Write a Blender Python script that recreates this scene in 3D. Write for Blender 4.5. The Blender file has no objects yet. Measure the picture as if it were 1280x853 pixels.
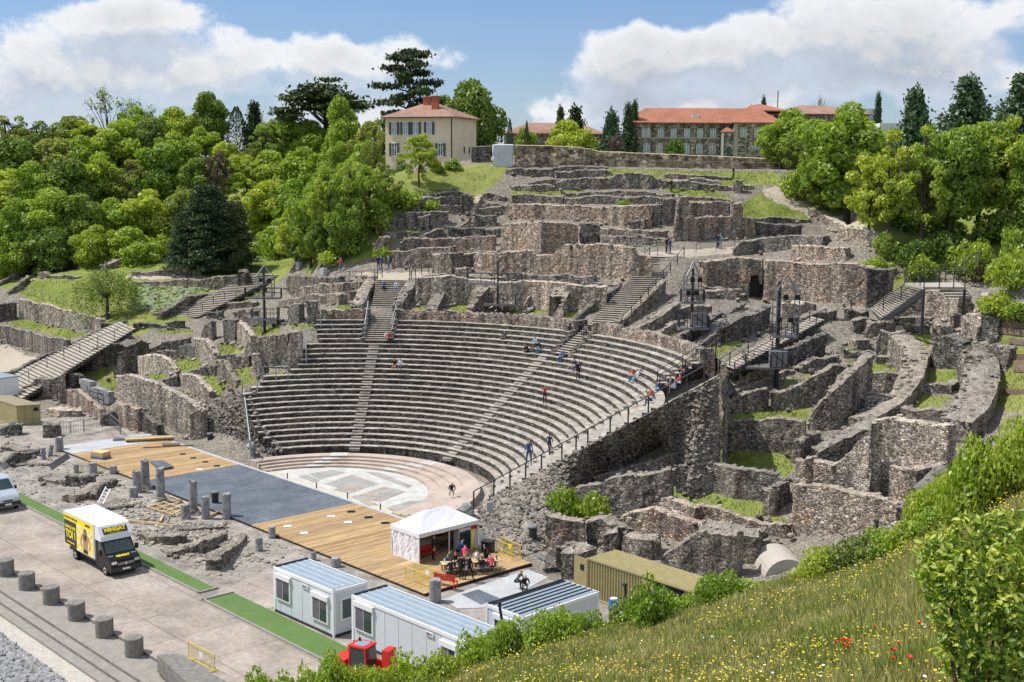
import bpy,bmesh,math,random
import numpy as np
from mathutils import Vector,Matrix
random.seed(7); RNG=np.random.default_rng(7)
S=bpy.context.scene
C=S.collection
R_=math.radians
# ---------------------------------------------------------------- camera
CAM=np.array([81.946,-56.213,26.142]); YAW,PITCH,ROLL,F=2.3907,-0.135111,0.00737,1560.2
cd=bpy.data.cameras.new('camera'); cam=bpy.data.objects.new('camera',cd); C.objects.link(cam); S.camera=cam
cd.sensor_width=36; cd.lens=F/1280*36; cd.clip_start=0.5; cd.clip_end=12000
_f=Vector((math.cos(PITCH)*math.cos(YAW),math.cos(PITCH)*math.sin(YAW),math.sin(PITCH)))
_r=Vector((math.sin(YAW),-math.cos(YAW),0)); _u=_r.cross(_f)
r2=_r*math.cos(ROLL)+_u*math.sin(ROLL); u2=-_r*math.sin(ROLL)+_u*math.cos(ROLL)
cam.matrix_world=Matrix(((r2.x,u2.x,-_f.x,CAM[0]),(r2.y,u2.y,-_f.y,CAM[1]),(r2.z,u2.z,-_f.z,CAM[2]),(0,0,0,1)))
# ---------------------------------------------------------------- light
SUN_AZ = math.atan2(-0.62,-0.78)      # towards the sun,from the stage
SUN_EL=R_(59)
w=bpy.data.worlds.new('World'); S.world=w; w.use_nodes=True
def build_world():
 nt=w.node_tree; nt.nodes.clear(); N=nt.nodes.new; L=nt.links.new
 out=N('ShaderNodeOutputWorld'); bg=N('ShaderNodeBackground'); bg.inputs[1].default_value=0.10
 sky=N('ShaderNodeTexSky'); sky.sky_type='NISHITA'; sky.sun_disc=False
 sky.sun_elevation=SUN_EL; sky.sun_rotation=math.pi/2-SUN_AZ
 sky.altitude=300; sky.air_density=1.0; sky.dust_density=0.5; sky.ozone_density=3.0
 tc=N('ShaderNodeTexCoord'); sx=N('ShaderNodeSeparateXYZ'); L(tc.outputs['Generated'],sx.inputs[0])
 def M(op,a,b=None,c=None):
  m=N('ShaderNodeMath'); m.operation=op
  for i,x in enumerate((a,b,c)):
   if x is None: continue
   if isinstance(x,(int,float)): m.inputs[i].default_value=x
   else: L(x,m.inputs[i])
  return m.outputs[0]
 X,Y,Z=sx.outputs
 az=M('ARCTAN2',Y,X); hr=M('SQRT',M('ADD',M('MULTIPLY',X,X),M('MULTIPLY',Y,Y)))
 el=M('ARCTAN2',Z,hr)
 def cloudfield(dz):
  # cloud density: fractal noise in (azimuth,elevation) + the places where the cumulus banks stand
  e2=M('ADD',el,dz)
  cv=N('ShaderNodeCombineXYZ'); L(M('MULTIPLY',M('COSINE',az),1.0),cv.inputs[0]); L(M('SINE',az),cv.inputs[1]); L(M('MULTIPLY',e2,1.35),cv.inputs[2])
  n=N('ShaderNodeTexNoise'); n.inputs['Scale'].default_value=8.5; n.inputs['Detail'].default_value=10; n.inputs['Roughness'].default_value=0.54; n.inputs['Lacunarity'].default_value=2.15
  L(cv.outputs[0],n.inputs['Vector'])
  n2=N('ShaderNodeTexNoise'); n2.inputs['Scale'].default_value=26; n2.inputs['Detail'].default_value=8; n2.inputs['Roughness'].default_value=0.55; L(cv.outputs[0],n2.inputs['Vector'])
  tot=M('ADD',M('MULTIPLY',M('SUBTRACT',n.outputs[0],0.5),3.0),M('MULTIPLY',M('SUBTRACT',n2.outputs[0],0.5),0.9))
  for (u,v,su,sv,amp) in BANKS:
   a0=YAW-math.atan2(u-640,F); e0=PITCH+math.atan2(426.5-v,F)
   da=M('DIVIDE',M('SUBTRACT',az,a0),su/F); de=M('DIVIDE',M('SUBTRACT',e2,e0),sv/F)
   g=M('EXPONENT',M('MULTIPLY',M('ADD',M('MULTIPLY',da,da),M('MULTIPLY',de,de)),-1.0))
   tot=M('ADD',tot,M('MULTIPLY',g,amp))
  # away from these banks the same broken cumulus goes on round the whole sky
  far=N('ShaderNodeMapRange'); far.inputs[1].default_value=0.55; far.inputs[2].default_value=0.9
  L(M('ABSOLUTE',M('SUBTRACT',az,YAW)),far.inputs[0])
  tot=M('ADD',tot,M('MULTIPLY',far.outputs[0],0.22))
  hi=N('ShaderNodeMapRange'); hi.inputs[1].default_value=0.16; hi.inputs[2].default_value=0.5
  L(el,hi.inputs[0]); tot=M('ADD',tot,M('MULTIPLY',hi.outputs[0],0.2))
  return tot
 BANKS=[(1000,62,190,44,.62),(790,88,90,24,.5),(1180,22,150,52,.6),(1255,110,90,26,.45),(850,128,190,16,.32),(170,40,70,26,.36),(60,62,110,40,.3),(380,72,150,30,.5),(240,92,110,30,.35),(565,72,75,30,.55),(1130,95,150,22,.4),
   (80,110,200,24,.4),(640,140,700,30,.36),(560,95,60,22,.25),(660,40,70,90,-.45),(460,10,150,34,-.5),(840,10,100,28,-.5),(60,0,180,22,-.3),(1120,140,60,22,-.2)]
 d0=cloudfield(0.0); d1=cloudfield(0.022)
 cr=N('ShaderNodeMapRange'); cr.interpolation_type='SMOOTHSTEP'; cr.inputs[1].default_value=0.10; cr.inputs[2].default_value=0.44; L(d0,cr.inputs[0])
 shade=N('ShaderNodeMapRange'); shade.inputs[1].default_value=-0.02; shade.inputs[2].default_value=0.34; L(M('SUBTRACT',d0,d1),shade.inputs[0])
 thick=N('ShaderNodeMapRange'); thick.inputs[1].default_value=0.3; thick.inputs[2].default_value=1.1; thick.inputs[3].default_value=1; thick.inputs[4].default_value=0.72; L(d0,thick.inputs[0])
 mixc=N('ShaderNodeMix'); mixc.data_type='RGBA'; L(shade.outputs[0],mixc.inputs[0])
 mixc.inputs[6].default_value=(6.3,7.0,8.2,1); mixc.inputs[7].default_value=(9.6,9.7,9.9,1)
 mt=N('ShaderNodeMix'); mt.data_type='RGBA'; mt.blend_type='MULTIPLY'; mt.inputs[0].default_value=1
 L(mixc.outputs[2],mt.inputs[6]); L(thick.outputs[0],mt.inputs[7])
 tint=N('ShaderNodeMix'); tint.data_type='RGBA'; tint.blend_type='MULTIPLY'; tint.inputs[0].default_value=1; tint.inputs[7].default_value=(.92,.99,1.2,1); L(sky.outputs[0],tint.inputs[6])
 fin=N('ShaderNodeMix'); fin.data_type='RGBA'; L(M('MULTIPLY',cr.outputs[0],0.95),fin.inputs[0]); L(tint.outputs[2],fin.inputs[6]); L(mt.outputs[2],fin.inputs[7])
 L(fin.outputs[2],bg.inputs[0]); L(bg.outputs[0],out.inputs[0])
build_world()
sd=bpy.data.lights.new('sun','SUN'); sd.energy=5.0; sd.angle=R_(0.5); sd.color=(1,0.955,0.89)
so=bpy.data.objects.new('sun',sd); C.objects.link(so)
so.rotation_euler=(math.pi/2-SUN_EL,0,SUN_AZ+math.pi/2)
S.view_settings.view_transform='Standard'; S.view_settings.look='None'; S.view_settings.gamma=1; S.view_settings.exposure=0.0
S.cycles.max_bounces=6; S.cycles.diffuse_bounces=3; S.cycles.transparent_max_bounces=8
# ---------------------------------------------------------------- pixel <-> place helpers (photo pixels,1280 wide)
FW,RT,UP=np.array(_f),np.array(r2),np.array(u2)
def ray(u,v):
 d=FW+RT*(u-640)/F-UP*(v-426.5)/F
 return d/np.linalg.norm(d)
def pix(P):
 q=np.asarray(P,float)-CAM; z=q @ FW
 return 640+F*(q @ RT)/z,426.5-F*(q @ UP)/z
def pZ(u,v,z):
 d=ray(u,v); return CAM+d*(z-CAM[2])/d[2]
def pD(u,v,dist):
 d=ray(u,v); return CAM+d*dist/math.hypot(d[0],d[1])
def zat(X,Y,v):
 # height above point X,Y that shows at row v
 lo,hi=-30.0,120.0
 for _ in range(40):
  m=(lo+hi)/2
  if pix((X,Y,m))[1]>v: lo=m
  else: hi=m
 return (lo+hi)/2
REG=dict(P=(0,0,1),A1=(0,80,3.0476),A2=(420,80,3.0476),A3=(840,80,2.909),B1=(0,320,3.0476),B2=(420,320,3.0476),B3=(840,320,2.909),
  C1=(0,520,4),C2=(0,640,4),C3=(300,540,4),C4=(320,640,4),C5=(560,560,4),C6=(600,640,4),C7=(880,560,2.9125),
  D1=(860,320,6.095),D2=(1060,320,5.805),D3=(860,440,6.095),D4=(1060,440,5.805),D5=(660,540,6.095),D6=(860,560,6.095),
  E1=(420,230,5.805),E2=(620,190,5.333),E3=(820,200,5.333),E4=(160,360,5.333),E5=(0,320,6.4),E6=(0,450,7.975),E7=(480,620,6.094),E8=(640,670,5.333))
def up_(reg,x,y):
 a,b,s=REG[reg]; return a+x/s,b+y/s
# ---------------------------------------------------------------- terrain height: thin-plate spline through surveyed points
SL=0.404/0.659
def cone(Rr): return 0.95+(Rr-13.65)*SL
ctl=[]
for (u,v,z) in [(930,578,5),(930,520,7),(900,630,2.8),(970,700,.8),(1050,690,2.5),(1130,640,5),(1100,462,10),(1160,500,9),(1240,500,9),(1270,470,9.8),(1190,445,11.2),(1090,392,13),(1145,430,11.8),
    (1020,403,13),(945,372,13.4),(1000,375,13.5),(905,462,10.2),(970,430,11.5),(560,385,11.9),(700,398,12.2),(545,347,14.2),(600,332,15.4),(700,347,14.8),(850,322,17.3),(700,310,17.2),(900,302,18.3),
    (1080,292,19),(1000,262,20.8),(1200,300,19.5),(1265,345,18),(700,240,23),(850,240,22.8),(560,300,17.5),(520,335,14.6),(480,345,14),(440,375,12),(560,262,20.5),(860,420,12),
    (60,420,3),(20,480,.8),(10,495,0),(130,370,8),(60,350,9.5),(165,405,6),(210,402,6.4),(345,345,11),(100,330,10.5),(260,340,11),(30,400,4.5),(250,370,8.6),(0,450,0),
    (235,540,0),(280,480,4.6),(215,455,5),(330,410,9),(285,437,6.6),(160,480,3),(400,345,12.3),(380,370,11),(110,470,1.5),(140,500,.3),(640,690,0),(740,660,.6),(800,640,1.6),(720,720,0),(880,720,0.2)]:
 ctl.append(pZ(u,v,z))
for (u,v,d) in [(640,209,172),(800,216,168),(970,222,165),(580,214,185),(500,222,180),(430,260,165),(300,250,228),(100,250,245),(0,250,252),(1100,230,160),(1280,250,140),(1100,265,135),(1280,300,105),(330,322,196),(30,312,226),(400,300,176)]:
 ctl.append(pD(u,v,d))
for (X,Y,z) in [(-60,-40,0),(-40,-25,0),(-20,-30,0),(0,-35,0),(20,-30,0),(40,-20,0),(-40,-6,0),(-20,-6,0),(0,-6,0),(20,-6,0),(35,-5,0),(-75,-12,0),(45,-38,0),(-26,3,0),(50,-8,0),
    (-110,190,26.5),(60,110,22),(20,190,25),(-200,60,22),(-200,-20,6),(90,60,17),(110,10,12),(-150,-60,0),(-260,160,27),(-60,260,27)]:
 ctl.append(np.array((X,Y,z),float))
for a in (55,80,105,130,150):
 for Rr in (15,22,30): ctl.append(np.array((Rr*math.cos(R_(a)),Rr*math.sin(R_(a)),cone(Rr)-.6)))
for a in (60,90,120,145): ctl.append(np.array((32.5*math.cos(R_(a)),32.5*math.sin(R_(a)),11.6)))
ctl=np.array(ctl)
def _tps(xy,z,lam=0.6):
 n=len(xy); d2=((xy[:,None]-xy[None]) ** 2).sum(2); K=np.where(d2>0,d2*np.log(d2+1e-12)*.5,0)
 A=np.zeros((n+3,n+3)); A[:n, :n]=K+lam*np.eye(n); A[:n,n]=1; A[:n,n+1:]=xy; A[n, :n]=1; A[n+1:, :n]=xy.T
 return np.linalg.solve(A,np.concatenate([z,[0,0,0]]))
_sc=50.0
_wt=_tps(ctl[:, :2]/_sc,ctl[:,2],0.004)
def T_raw(X,Y):
 X=np.atleast_1d(np.asarray(X,float)); Y=np.atleast_1d(np.asarray(Y,float)); out=np.empty(X.shape)
 fx,fy=X.ravel(),Y.ravel(); o=np.empty(len(fx)); cx=ctl[:, :2]/_sc
 for i in range(0,len(fx),20000):
  x=fx[i:i+20000]/_sc; y=fy[i:i+20000]/_sc
  d2=(x[:,None]-cx[None, :,0]) ** 2+(y[:,None]-cx[None, :,1]) ** 2
  o[i:i+20000]=(np.where(d2>0,d2*np.log(d2+1e-12)*.5,0) @ _wt[:-3])+_wt[-3]+_wt[-2]*x+_wt[-1]*y
 return o.reshape(X.shape)
def T_full(X,Y):
 z=T_raw(X,Y)
 # stage,street and their surroundings are level ground
 flat=np.clip((Y-1.0)/3.0,0,1); flat=np.where((X>-62) & (X<60),flat,1)
 fl2=np.clip((-X-52)/12,0,1); fl3=np.clip((X-48)/10,0,1); flat=np.maximum(np.maximum(flat,np.clip(fl2,0,1)),fl3)
 flat=np.where(Y<-9,np.maximum(np.clip((-X-75)/25,0,1),0),flat)
 z=z*flat
 Rr=np.hypot(X,Y); a=np.degrees(np.arctan2(Y,X))
 z=np.where((Rr<31.2) & (a>28) & (a<186) & (Rr>13),np.minimum(z,cone(Rr)-.7),z)
 z=np.where((Rr<13.2),np.minimum(z,-.02),z)
 return np.where((Y<-25.5) & (X<50),-.75,np.maximum(z,-0.02))
GX0,GY0,GS=-300.0,-60.0,1.0
_gx=np.arange(GX0,130,GS); _gy=np.arange(GY0,330,GS)
_GZ=T_full(*np.meshgrid(_gx,_gy,indexing='xy'))
def T(X,Y):
 X=np.atleast_1d(np.asarray(X,float)); Y=np.atleast_1d(np.asarray(Y,float))
 fx=np.clip((X-GX0)/GS,0,len(_gx)-1.001); fy=np.clip((Y-GY0)/GS,0,len(_gy)-1.001)
 i=fx.astype(int); j=fy.astype(int); a=fx-i; b=fy-j
 return _GZ[j,i]*(1-a)*(1-b)+_GZ[j,i+1]*a*(1-b)+_GZ[j+1,i]*(1-a)*b+_GZ[j+1,i+1]*a*b
_ts=np.concatenate([np.arange(50,160,.15),np.arange(160,420,.5)])
def pT(u,v):
 """the point of the ground that shows at photo pixel u,v"""
 d=ray(u,v); d=d/math.hypot(d[0],d[1])
 X=CAM[0]+d[0]*_ts; Y=CAM[1]+d[1]*_ts; Z=CAM[2]+d[2]*_ts
 below=np.nonzero(Z<=T(X,Y))[0]
 i=below[0] if len(below) else len(_ts)-1
 if not len(below):
  i=int(np.argmin(Z-T(X,Y)))
 return np.array((X[i],Y[i],float(T(X[i],Y[i])[0])))
# ---------------------------------------------------------------- objects
def tag(o,label=None,cat=None,group=None,kind=None):
 if label: o['label']=label
 if cat: o['category']=cat
 if group: o['group']=group
 if kind: o['kind']=kind
 return o
def empty(name,loc,rz=0,label=None,cat=None,group=None):
 o=bpy.data.objects.new(name,None); C.objects.link(o); o.location=tuple(float(x) for x in loc); o.rotation_euler=(0,0,rz); o.empty_display_size=.3
 return tag(o,label,cat,group)
def obj(name,me,parent=None,loc=(0,0,0),rz=0):
 o=bpy.data.objects.new(name,me); C.objects.link(o); o.parent=parent; o.location=tuple(float(x) for x in loc); o.rotation_euler=(0,0,rz)
 return o
def mesh(name,V,Fc,mats=(),mi=None,smooth=False):
 me=bpy.data.meshes.new(name)
 V=np.asarray(V,dtype=np.float32)
 if isinstance(Fc,np.ndarray) and Fc.ndim==2:
  n,k=Fc.shape; me.vertices.add(len(V)); me.vertices.foreach_set('co',V.ravel()); me.loops.add(n*k); me.polygons.add(n)
  me.loops.foreach_set('vertex_index',Fc.ravel().astype(np.int32)); me.polygons.foreach_set('loop_start',np.arange(0,n*k,k,dtype=np.int32)); me.polygons.foreach_set('loop_total',np.full(n,k,dtype=np.int32))
 else:
  me.from_pydata([tuple(map(float,v)) for v in V],[],[tuple(int(i) for i in f) for f in Fc])
 for m in (mats if isinstance(mats,(list,tuple)) else [mats]): me.materials.append(m)
 if mi is not None: me.polygons.foreach_set('material_index',np.asarray(mi,dtype=np.int32))
 me.update(calc_edges=True); me.validate()
 if smooth: me.polygons.foreach_set('use_smooth',[True]*len(me.polygons))
 return me
class MB:
 """collects shapes, then becomes one mesh"""
 def __init__(s): s.V=[]; s.F=[]; s.M=[]
 def add(s,V,Fc,m=0):
  o=len(s.V); s.V+=[tuple(map(float,v)) for v in V]; s.F+=[tuple(o+i for i in f) for f in Fc]; s.M+=[m]*len(Fc)
 def box(s,c,d,rz=0,m=0,tilt=None):
  x,y,z=d[0]/2,d[1]/2,d[2]/2; V=[Vector((sx*x,sy*y,sz*z)) for sz in (-1,1) for sx,sy in ((-1,-1),(1,-1),(1,1),(-1,1))]
  Rm=Matrix.Rotation(rz,3,'Z')
  if tilt: Rm=Rm @ Matrix.Rotation(tilt[0],3,'X') @ Matrix.Rotation(tilt[1],3,'Y')
  s.add([Rm @ v+Vector(c) for v in V],[(3,2,1,0),(4,5,6,7),(0,1,5,4),(1,2,6,5),(2,3,7,6),(3,0,4,7)],m)
 def tube(s,a,b,r,n=6,r1=None,m=0,cap=True):
  a=Vector(a); b=Vector(b); d=(b-a)
  if d.length<1e-6: return
  d.normalize(); x=d.orthogonal().normalized(); y=d.cross(x); r1=r if r1 is None else r1
  V=[a+(x*math.cos(t)+y*math.sin(t))*r for t in [2*math.pi*i/n for i in range(n)]]+[b+(x*math.cos(t)+y*math.sin(t))*r1 for t in [2*math.pi*i/n for i in range(n)]]
  Fc=[(i,(i+1) % n,n+(i+1) % n,n+i) for i in range(n)]
  if cap: Fc+=[tuple(range(n))[::-1],tuple(range(n,2*n))]
  s.add(V,Fc,m)
 def prism(s,poly,z0,z1,m=0):
  n=len(poly); V=[(p[0],p[1],z0 if not hasattr(z0,'__len__') else z0[i]) for i,p in enumerate(poly)]+[(p[0],p[1],z1 if not hasattr(z1,'__len__') else z1[i]) for i,p in enumerate(poly)]
  s.add(V,[tuple(range(n))[::-1],tuple(range(n,2*n))]+[(i,(i+1) % n,n+(i+1) % n,n+i) for i in range(n)],m)
 def extr(s,prof,axis,a,b,m=0):
  """profile (2-D, counter-clockwise) pushed along an axis: 'x' -> prof is (y,z); 'y' -> prof is (x,z)"""
  n=len(prof); f=(lambda t,p: (t,p[0],p[1])) if axis=='x' else (lambda t,p: (p[0],t,p[1]))
  V=[f(a,p) for p in prof]+[f(b,p) for p in prof]
  s.add(V,[tuple(range(n))[::-1],tuple(range(n,2*n))]+[(i,(i+1) % n,n+(i+1) % n,n+i) for i in range(n)],m)
 def blob(s,c,r,m=0,jit=.25,rng=random):
  t=(1+5 ** .5)/2; P=[(-1,t,0),(1,t,0),(-1,-t,0),(1,-t,0),(0,-1,t),(0,1,t),(0,-1,-t),(0,1,-t),(t,0,-1),(t,0,1),(-t,0,-1),(-t,0,1)]
  Fc=[(0,11,5),(0,5,1),(0,1,7),(0,7,10),(0,10,11),(1,5,9),(5,11,4),(11,10,2),(10,7,6),(7,1,8),(3,9,4),(3,4,2),(3,2,6),(3,6,8),(3,8,9),(4,9,5),(2,4,11),(6,2,10),(8,6,7),(9,8,1)]
  s.add([(c[0]+p[0]/1.9*r[0]*(1+rng.uniform(-jit,jit)),c[1]+p[1]/1.9*r[1]*(1+rng.uniform(-jit,jit)),c[2]+p[2]/1.9*r[2]*(1+rng.uniform(-jit,jit))) for p in P],Fc,m)
 def build(s,name,mats,parent=None,loc=(0,0,0),rz=0,smooth=False):
  me=mesh(name,s.V,s.F,mats,s.M,smooth)
  if True:
   bm=bmesh.new(); bm.from_mesh(me); bmesh.ops.recalc_face_normals(bm,faces=bm.faces); bm.to_mesh(me); bm.free()
  return obj(name,me,parent,loc,rz)
def copy_thing(root,loc=None,rz=None,sc=None,label=None,group=None):
 r=root.copy(); C.objects.link(r)
 if loc is not None: r.location=tuple(float(x) for x in loc)
 if rz is not None: r.rotation_euler=(0,0,rz)
 if sc is not None: r.scale=sc if hasattr(sc,'__len__') else (sc,)*3
 for ch in list(root.children):
  c=ch.copy(); C.objects.link(c); c.parent=r
  for g in list(ch.children):
   d=g.copy(); C.objects.link(d); d.parent=c
 if label: r['label']=label
 if group: r['group']=group
 return r
# ---------------------------------------------------------------- materials
def newmat(name):
 m=bpy.data.materials.new(name); m.use_nodes=True; nt=m.node_tree; b=nt.nodes['Principled BSDF']
 return m,nt,b
class NT:
 def __init__(s,nt): s.nt=nt; s.N=nt.nodes.new; s.L=nt.links.new
 def pos(s,scale=(1,1,1),local=False):
  if local:
   g=s.N('ShaderNodeTexCoord').outputs['Object']
  else:
   g=s.N('ShaderNodeNewGeometry').outputs['Position']
  m=s.N('ShaderNodeMapping'); m.inputs['Scale'].default_value=scale; s.L(g,m.inputs[0]); return m.outputs[0]
 def noise(s,vec,scale,detail=4,rough=.55,dist=0):
  n=s.N('ShaderNodeTexNoise'); n.inputs['Scale'].default_value=scale; n.inputs['Detail'].default_value=detail; n.inputs['Roughness'].default_value=rough; n.inputs['Distortion'].default_value=dist; s.L(vec,n.inputs['Vector']); return n.outputs[0]
 def vor(s,vec,scale,feat='F1',rnd=1):
  n=s.N('ShaderNodeTexVoronoi'); n.feature=feat; n.inputs['Scale'].default_value=scale; n.inputs['Randomness'].default_value=rnd; s.L(vec,n.inputs['Vector']); return n
 def ramp(s,fac,stops):
  r=s.N('ShaderNodeValToRGB'); e=r.color_ramp.elements
  while len(e)<len(stops): e.new(.5)
  for i,(p,c) in enumerate(stops): e[i].position=p; e[i].color=(c[0],c[1],c[2],1) if hasattr(c,'__len__') else (c,c,c,1)
  s.L(fac,r.inputs[0]); return r.outputs[0]
 def mix(s,fac,a,b,mode='MIX'):
  m=s.N('ShaderNodeMix'); m.data_type='RGBA'; m.blend_type=mode
  for i,x in ((0,fac),(6,a),(7,b)):
   if isinstance(x,(int,float)): m.inputs[i].default_value=x if i==0 else (x,x,x,1)
   elif hasattr(x,'__len__'): m.inputs[i].default_value=(x[0],x[1],x[2],1)
   else: s.L(x,m.inputs[i])
  return m.outputs[2]
 def math(s,op,a,b=None):
  m=s.N('ShaderNodeMath'); m.operation=op
  for i,x in enumerate((a,b)):
   if x is None: continue
   if isinstance(x,(int,float)): m.inputs[i].default_value=x
   else: s.L(x,m.inputs[i])
  return m.outputs[0]
 def bump(s,h,bsdf,strength=.5,dist=.1):
  b=s.N('ShaderNodeBump'); b.inputs['Strength'].default_value=strength; b.inputs['Distance'].default_value=dist; s.L(h,b.inputs['Height']); s.L(b.outputs[0],bsdf.inputs['Normal'])
def plain(name,col,rough=.7,metal=0,var=.12,scale=6,spec=.3,bump=0):
 m,nt,b=newmat(name); t=NT(nt); p=t.pos(local=True)
 n=t.noise(p,scale,5,.6)
 c=t.mix(1.0,col,t.ramp(n,[(0.25,1-var),(.75,1+var)]),'MULTIPLY')
 oi=t.N('ShaderNodeObjectInfo'); c=t.mix(1.0,c,t.ramp(oi.outputs['Random'],[(0,1-var*.5),(1,1+var*.5)]),'MULTIPLY')
 t.L(c,b.inputs['Base Color']); b.inputs['Roughness'].default_value=rough; b.inputs['Metallic'].default_value=metal; b.inputs['Specular IOR Level'].default_value=spec
 if bump: t.bump(n,b,bump,.02)
 return m
def rubble(name,stones=5.6,tint=(1,1,1),brick=.0,dark=.6,bright=1.0):
 m,nt,b=newmat(name); t=NT(nt); p=t.pos((1,1,1.55)); p1=t.pos()
 wob=t.noise(p1,1.3,3)
 v1=t.vor(p,stones); v2=t.vor(p,stones*2.1); ve=t.vor(p,stones,'DISTANCE_TO_EDGE')
 sep=t.N('ShaderNodeSeparateColor'); t.L(v1.outputs['Color'],sep.inputs[0]); sp2=t.N('ShaderNodeSeparateColor'); t.L(v2.outputs['Color'],sp2.inputs[0])
 base=t.ramp(sep.outputs[0],[(0,(.15,.143,.135)),(.25,(.26,.245,.225)),(.5,(.37,.345,.31)),(.78,(.50,.465,.42)),(1,(.80,.76,.70))])
 fine=t.ramp(sp2.outputs[0],[(0,.42),(.5,.95),(1,1.75)])
 c=t.mix(.8,base,fine,'MULTIPLY')
 big=t.noise(p1,.22,4)
 c=t.mix(t.ramp(big,[(.42,0),(.62,.55)]),c,t.mix(1.0,c,(1.05,.97,.90),'MULTIPLY'))
 if brick:
  br=t.noise(p1,.5,4,.6); c=t.mix(t.math('MULTIPLY',t.ramp(br,[(.5,0),(.62,1)]),brick),c,t.mix(1.0,c,(1.22,1.0,.90),'MULTIPLY'))
 mort=t.ramp(ve.outputs['Distance'],[(0,dark),(.09,1)])
 c=t.mix(1.0,c,mort,'MULTIPLY')
 # vertical streaks of black lichen that run down from the tops
 ps=t.pos((1.1,1.1,.1)); st=t.noise(ps,1.0,5,.62)
 c=t.mix(t.ramp(st,[(.42,0),(.6,.85)]),c,t.mix(1.0,c,(.42,.42,.43),'MULTIPLY'))
 pat=t.noise(p1,.75,5,.65); c=t.mix(t.ramp(pat,[(.52,0),(.66,.6)]),c,t.mix(1.0,c,(.5,.49,.48),'MULTIPLY'))
 pal=t.noise(p1,.45,4,.6); c=t.mix(t.ramp(pal,[(.6,0),(.72,.45)]),c,(.42,.385,.33))
 # lichen and moss on upward faces
 g=t.N('ShaderNodeNewGeometry'); sx=t.N('ShaderNodeSeparateXYZ'); t.L(g.outputs['True Normal'],sx.inputs[0])
 topn=t.noise(p1,2.2,5,.7)
 topc=t.ramp(topn,[(.3,(.20,.19,.17)),(.44,(.36,.34,.30)),(.58,(.50,.47,.42)),(.72,(.70,.66,.60))])
 c=t.mix(t.ramp(sx.outputs[2],[(.45,0),(.75,.8)]),c,topc)
 oi=t.N('ShaderNodeObjectInfo'); c=t.mix(1.0,c,t.ramp(oi.outputs['Random'],[(0,(.86,.87,.88)),(.5,(1,.98,.95)),(1,(1.14,1.10,1.04))]),'MULTIPLY')
 c=t.mix(1.0,c,(tint[0]*bright,tint[1]*bright,tint[2]*bright),'MULTIPLY')
 t.L(c,b.inputs['Base Color']); b.inputs['Roughness'].default_value=.95; b.inputs['Specular IOR Level'].default_value=.12
 h=t.math('ADD',t.ramp(ve.outputs['Distance'],[(0,0),(.25,1)]),t.math('MULTIPLY',sep.outputs[1],.6)); t.bump(h,b,.8,.07)
 return m
M={}
M['rubble']=rubble('rubble_masonry',tint=(.96,.93,.91),bright=.92)
M['rubble_pink']=rubble('rubble_masonry_with_brick',brick=.7,bright=1.12,tint=(1.02,.95,.90))
M['rubble_dark']=rubble('dark_core_and_shaded_rubble',stones=4.6,bright=.62,dark=.45)  # dark core rubble; also carries the shade of walls turned from the sun
M['rubble_pale']=rubble('pale_rubble_masonry',bright=1.3,tint=(1.04,1,.95))
M['seat_riser']=rubble('seat_riser_masonry',stones=5.5,bright=.42,dark=.5)  # dark rubble risers, with some of their shade put into the colour
def concrete(name,col,var=.25,sc=1.5,joints=None):
 m,nt,b=newmat(name); t=NT(nt); p=t.pos()
 n=t.noise(p,sc,6,.65); n2=t.noise(p,sc*9,4,.7)
 c=t.mix(1.0,col,t.ramp(n,[(.3,1-var),(.7,1+var*.6)]),'MULTIPLY'); c=t.mix(1.0,c,t.ramp(n2,[(.3,1-var*.7),(.7,1+var*.5)]),'MULTIPLY')
 if joints:
  br=t.N('ShaderNodeTexBrick'); br.offset=0; br.inputs['Scale'].default_value=1; br.inputs['Brick Width'].default_value=joints; br.inputs['Row Height'].default_value=joints; br.inputs['Mortar Size'].default_value=.045; br.inputs['Mortar Smooth'].default_value=.5
  br.inputs['Color1'].default_value=(1,1,1,1); br.inputs['Color2'].default_value=(.93,.93,.93,1); br.inputs['Mortar'].default_value=(.62,.6,.58,1); t.L(p,br.inputs[0]); c=t.mix(1.0,c,br.outputs[0],'MULTIPLY')
 t.L(c,b.inputs['Base Color']); b.inputs['Roughness'].default_value=.9; b.inputs['Specular IOR Level'].default_value=.2; t.bump(n2,b,.4,.02)
 return m
M['tread']=concrete('seat_tread_concrete',(.43,.395,.35),.5,1.1)
M['step']=concrete('worn_step_stone',(.44,.40,.34),.35,1.6)
M['low_step']=concrete('pinkish_step_stone',(.48,.40,.34),.22,.8)
M['marble_grey']=concrete('grey_marble',(.36,.355,.335),.3,.9)
M['marble_white']=concrete('white_marble',(.54,.53,.50),.25,.9)
M['marble_pink']=concrete('pink_marble',(.38,.32,.29),.3,.8)
M['street']=concrete('pinkish_paving',(.385,.335,.29),.34,.3,joints=4.0)
M['gravel']=concrete('pale_gravel',(.50,.465,.41),.3,6)
M['plaza']=concrete('dusty_ground',(.34,.31,.275),.5,.55)
M['kerb']=concrete('kerb_stone',(.30,.28,.25),.2,2)
M['column']=concrete('grey_granite',(.33,.33,.33),.6,2.4)
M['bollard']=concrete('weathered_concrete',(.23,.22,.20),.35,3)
M['boulder']=rubble('tumbled_stone',stones=1.6,bright=.8)
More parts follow.
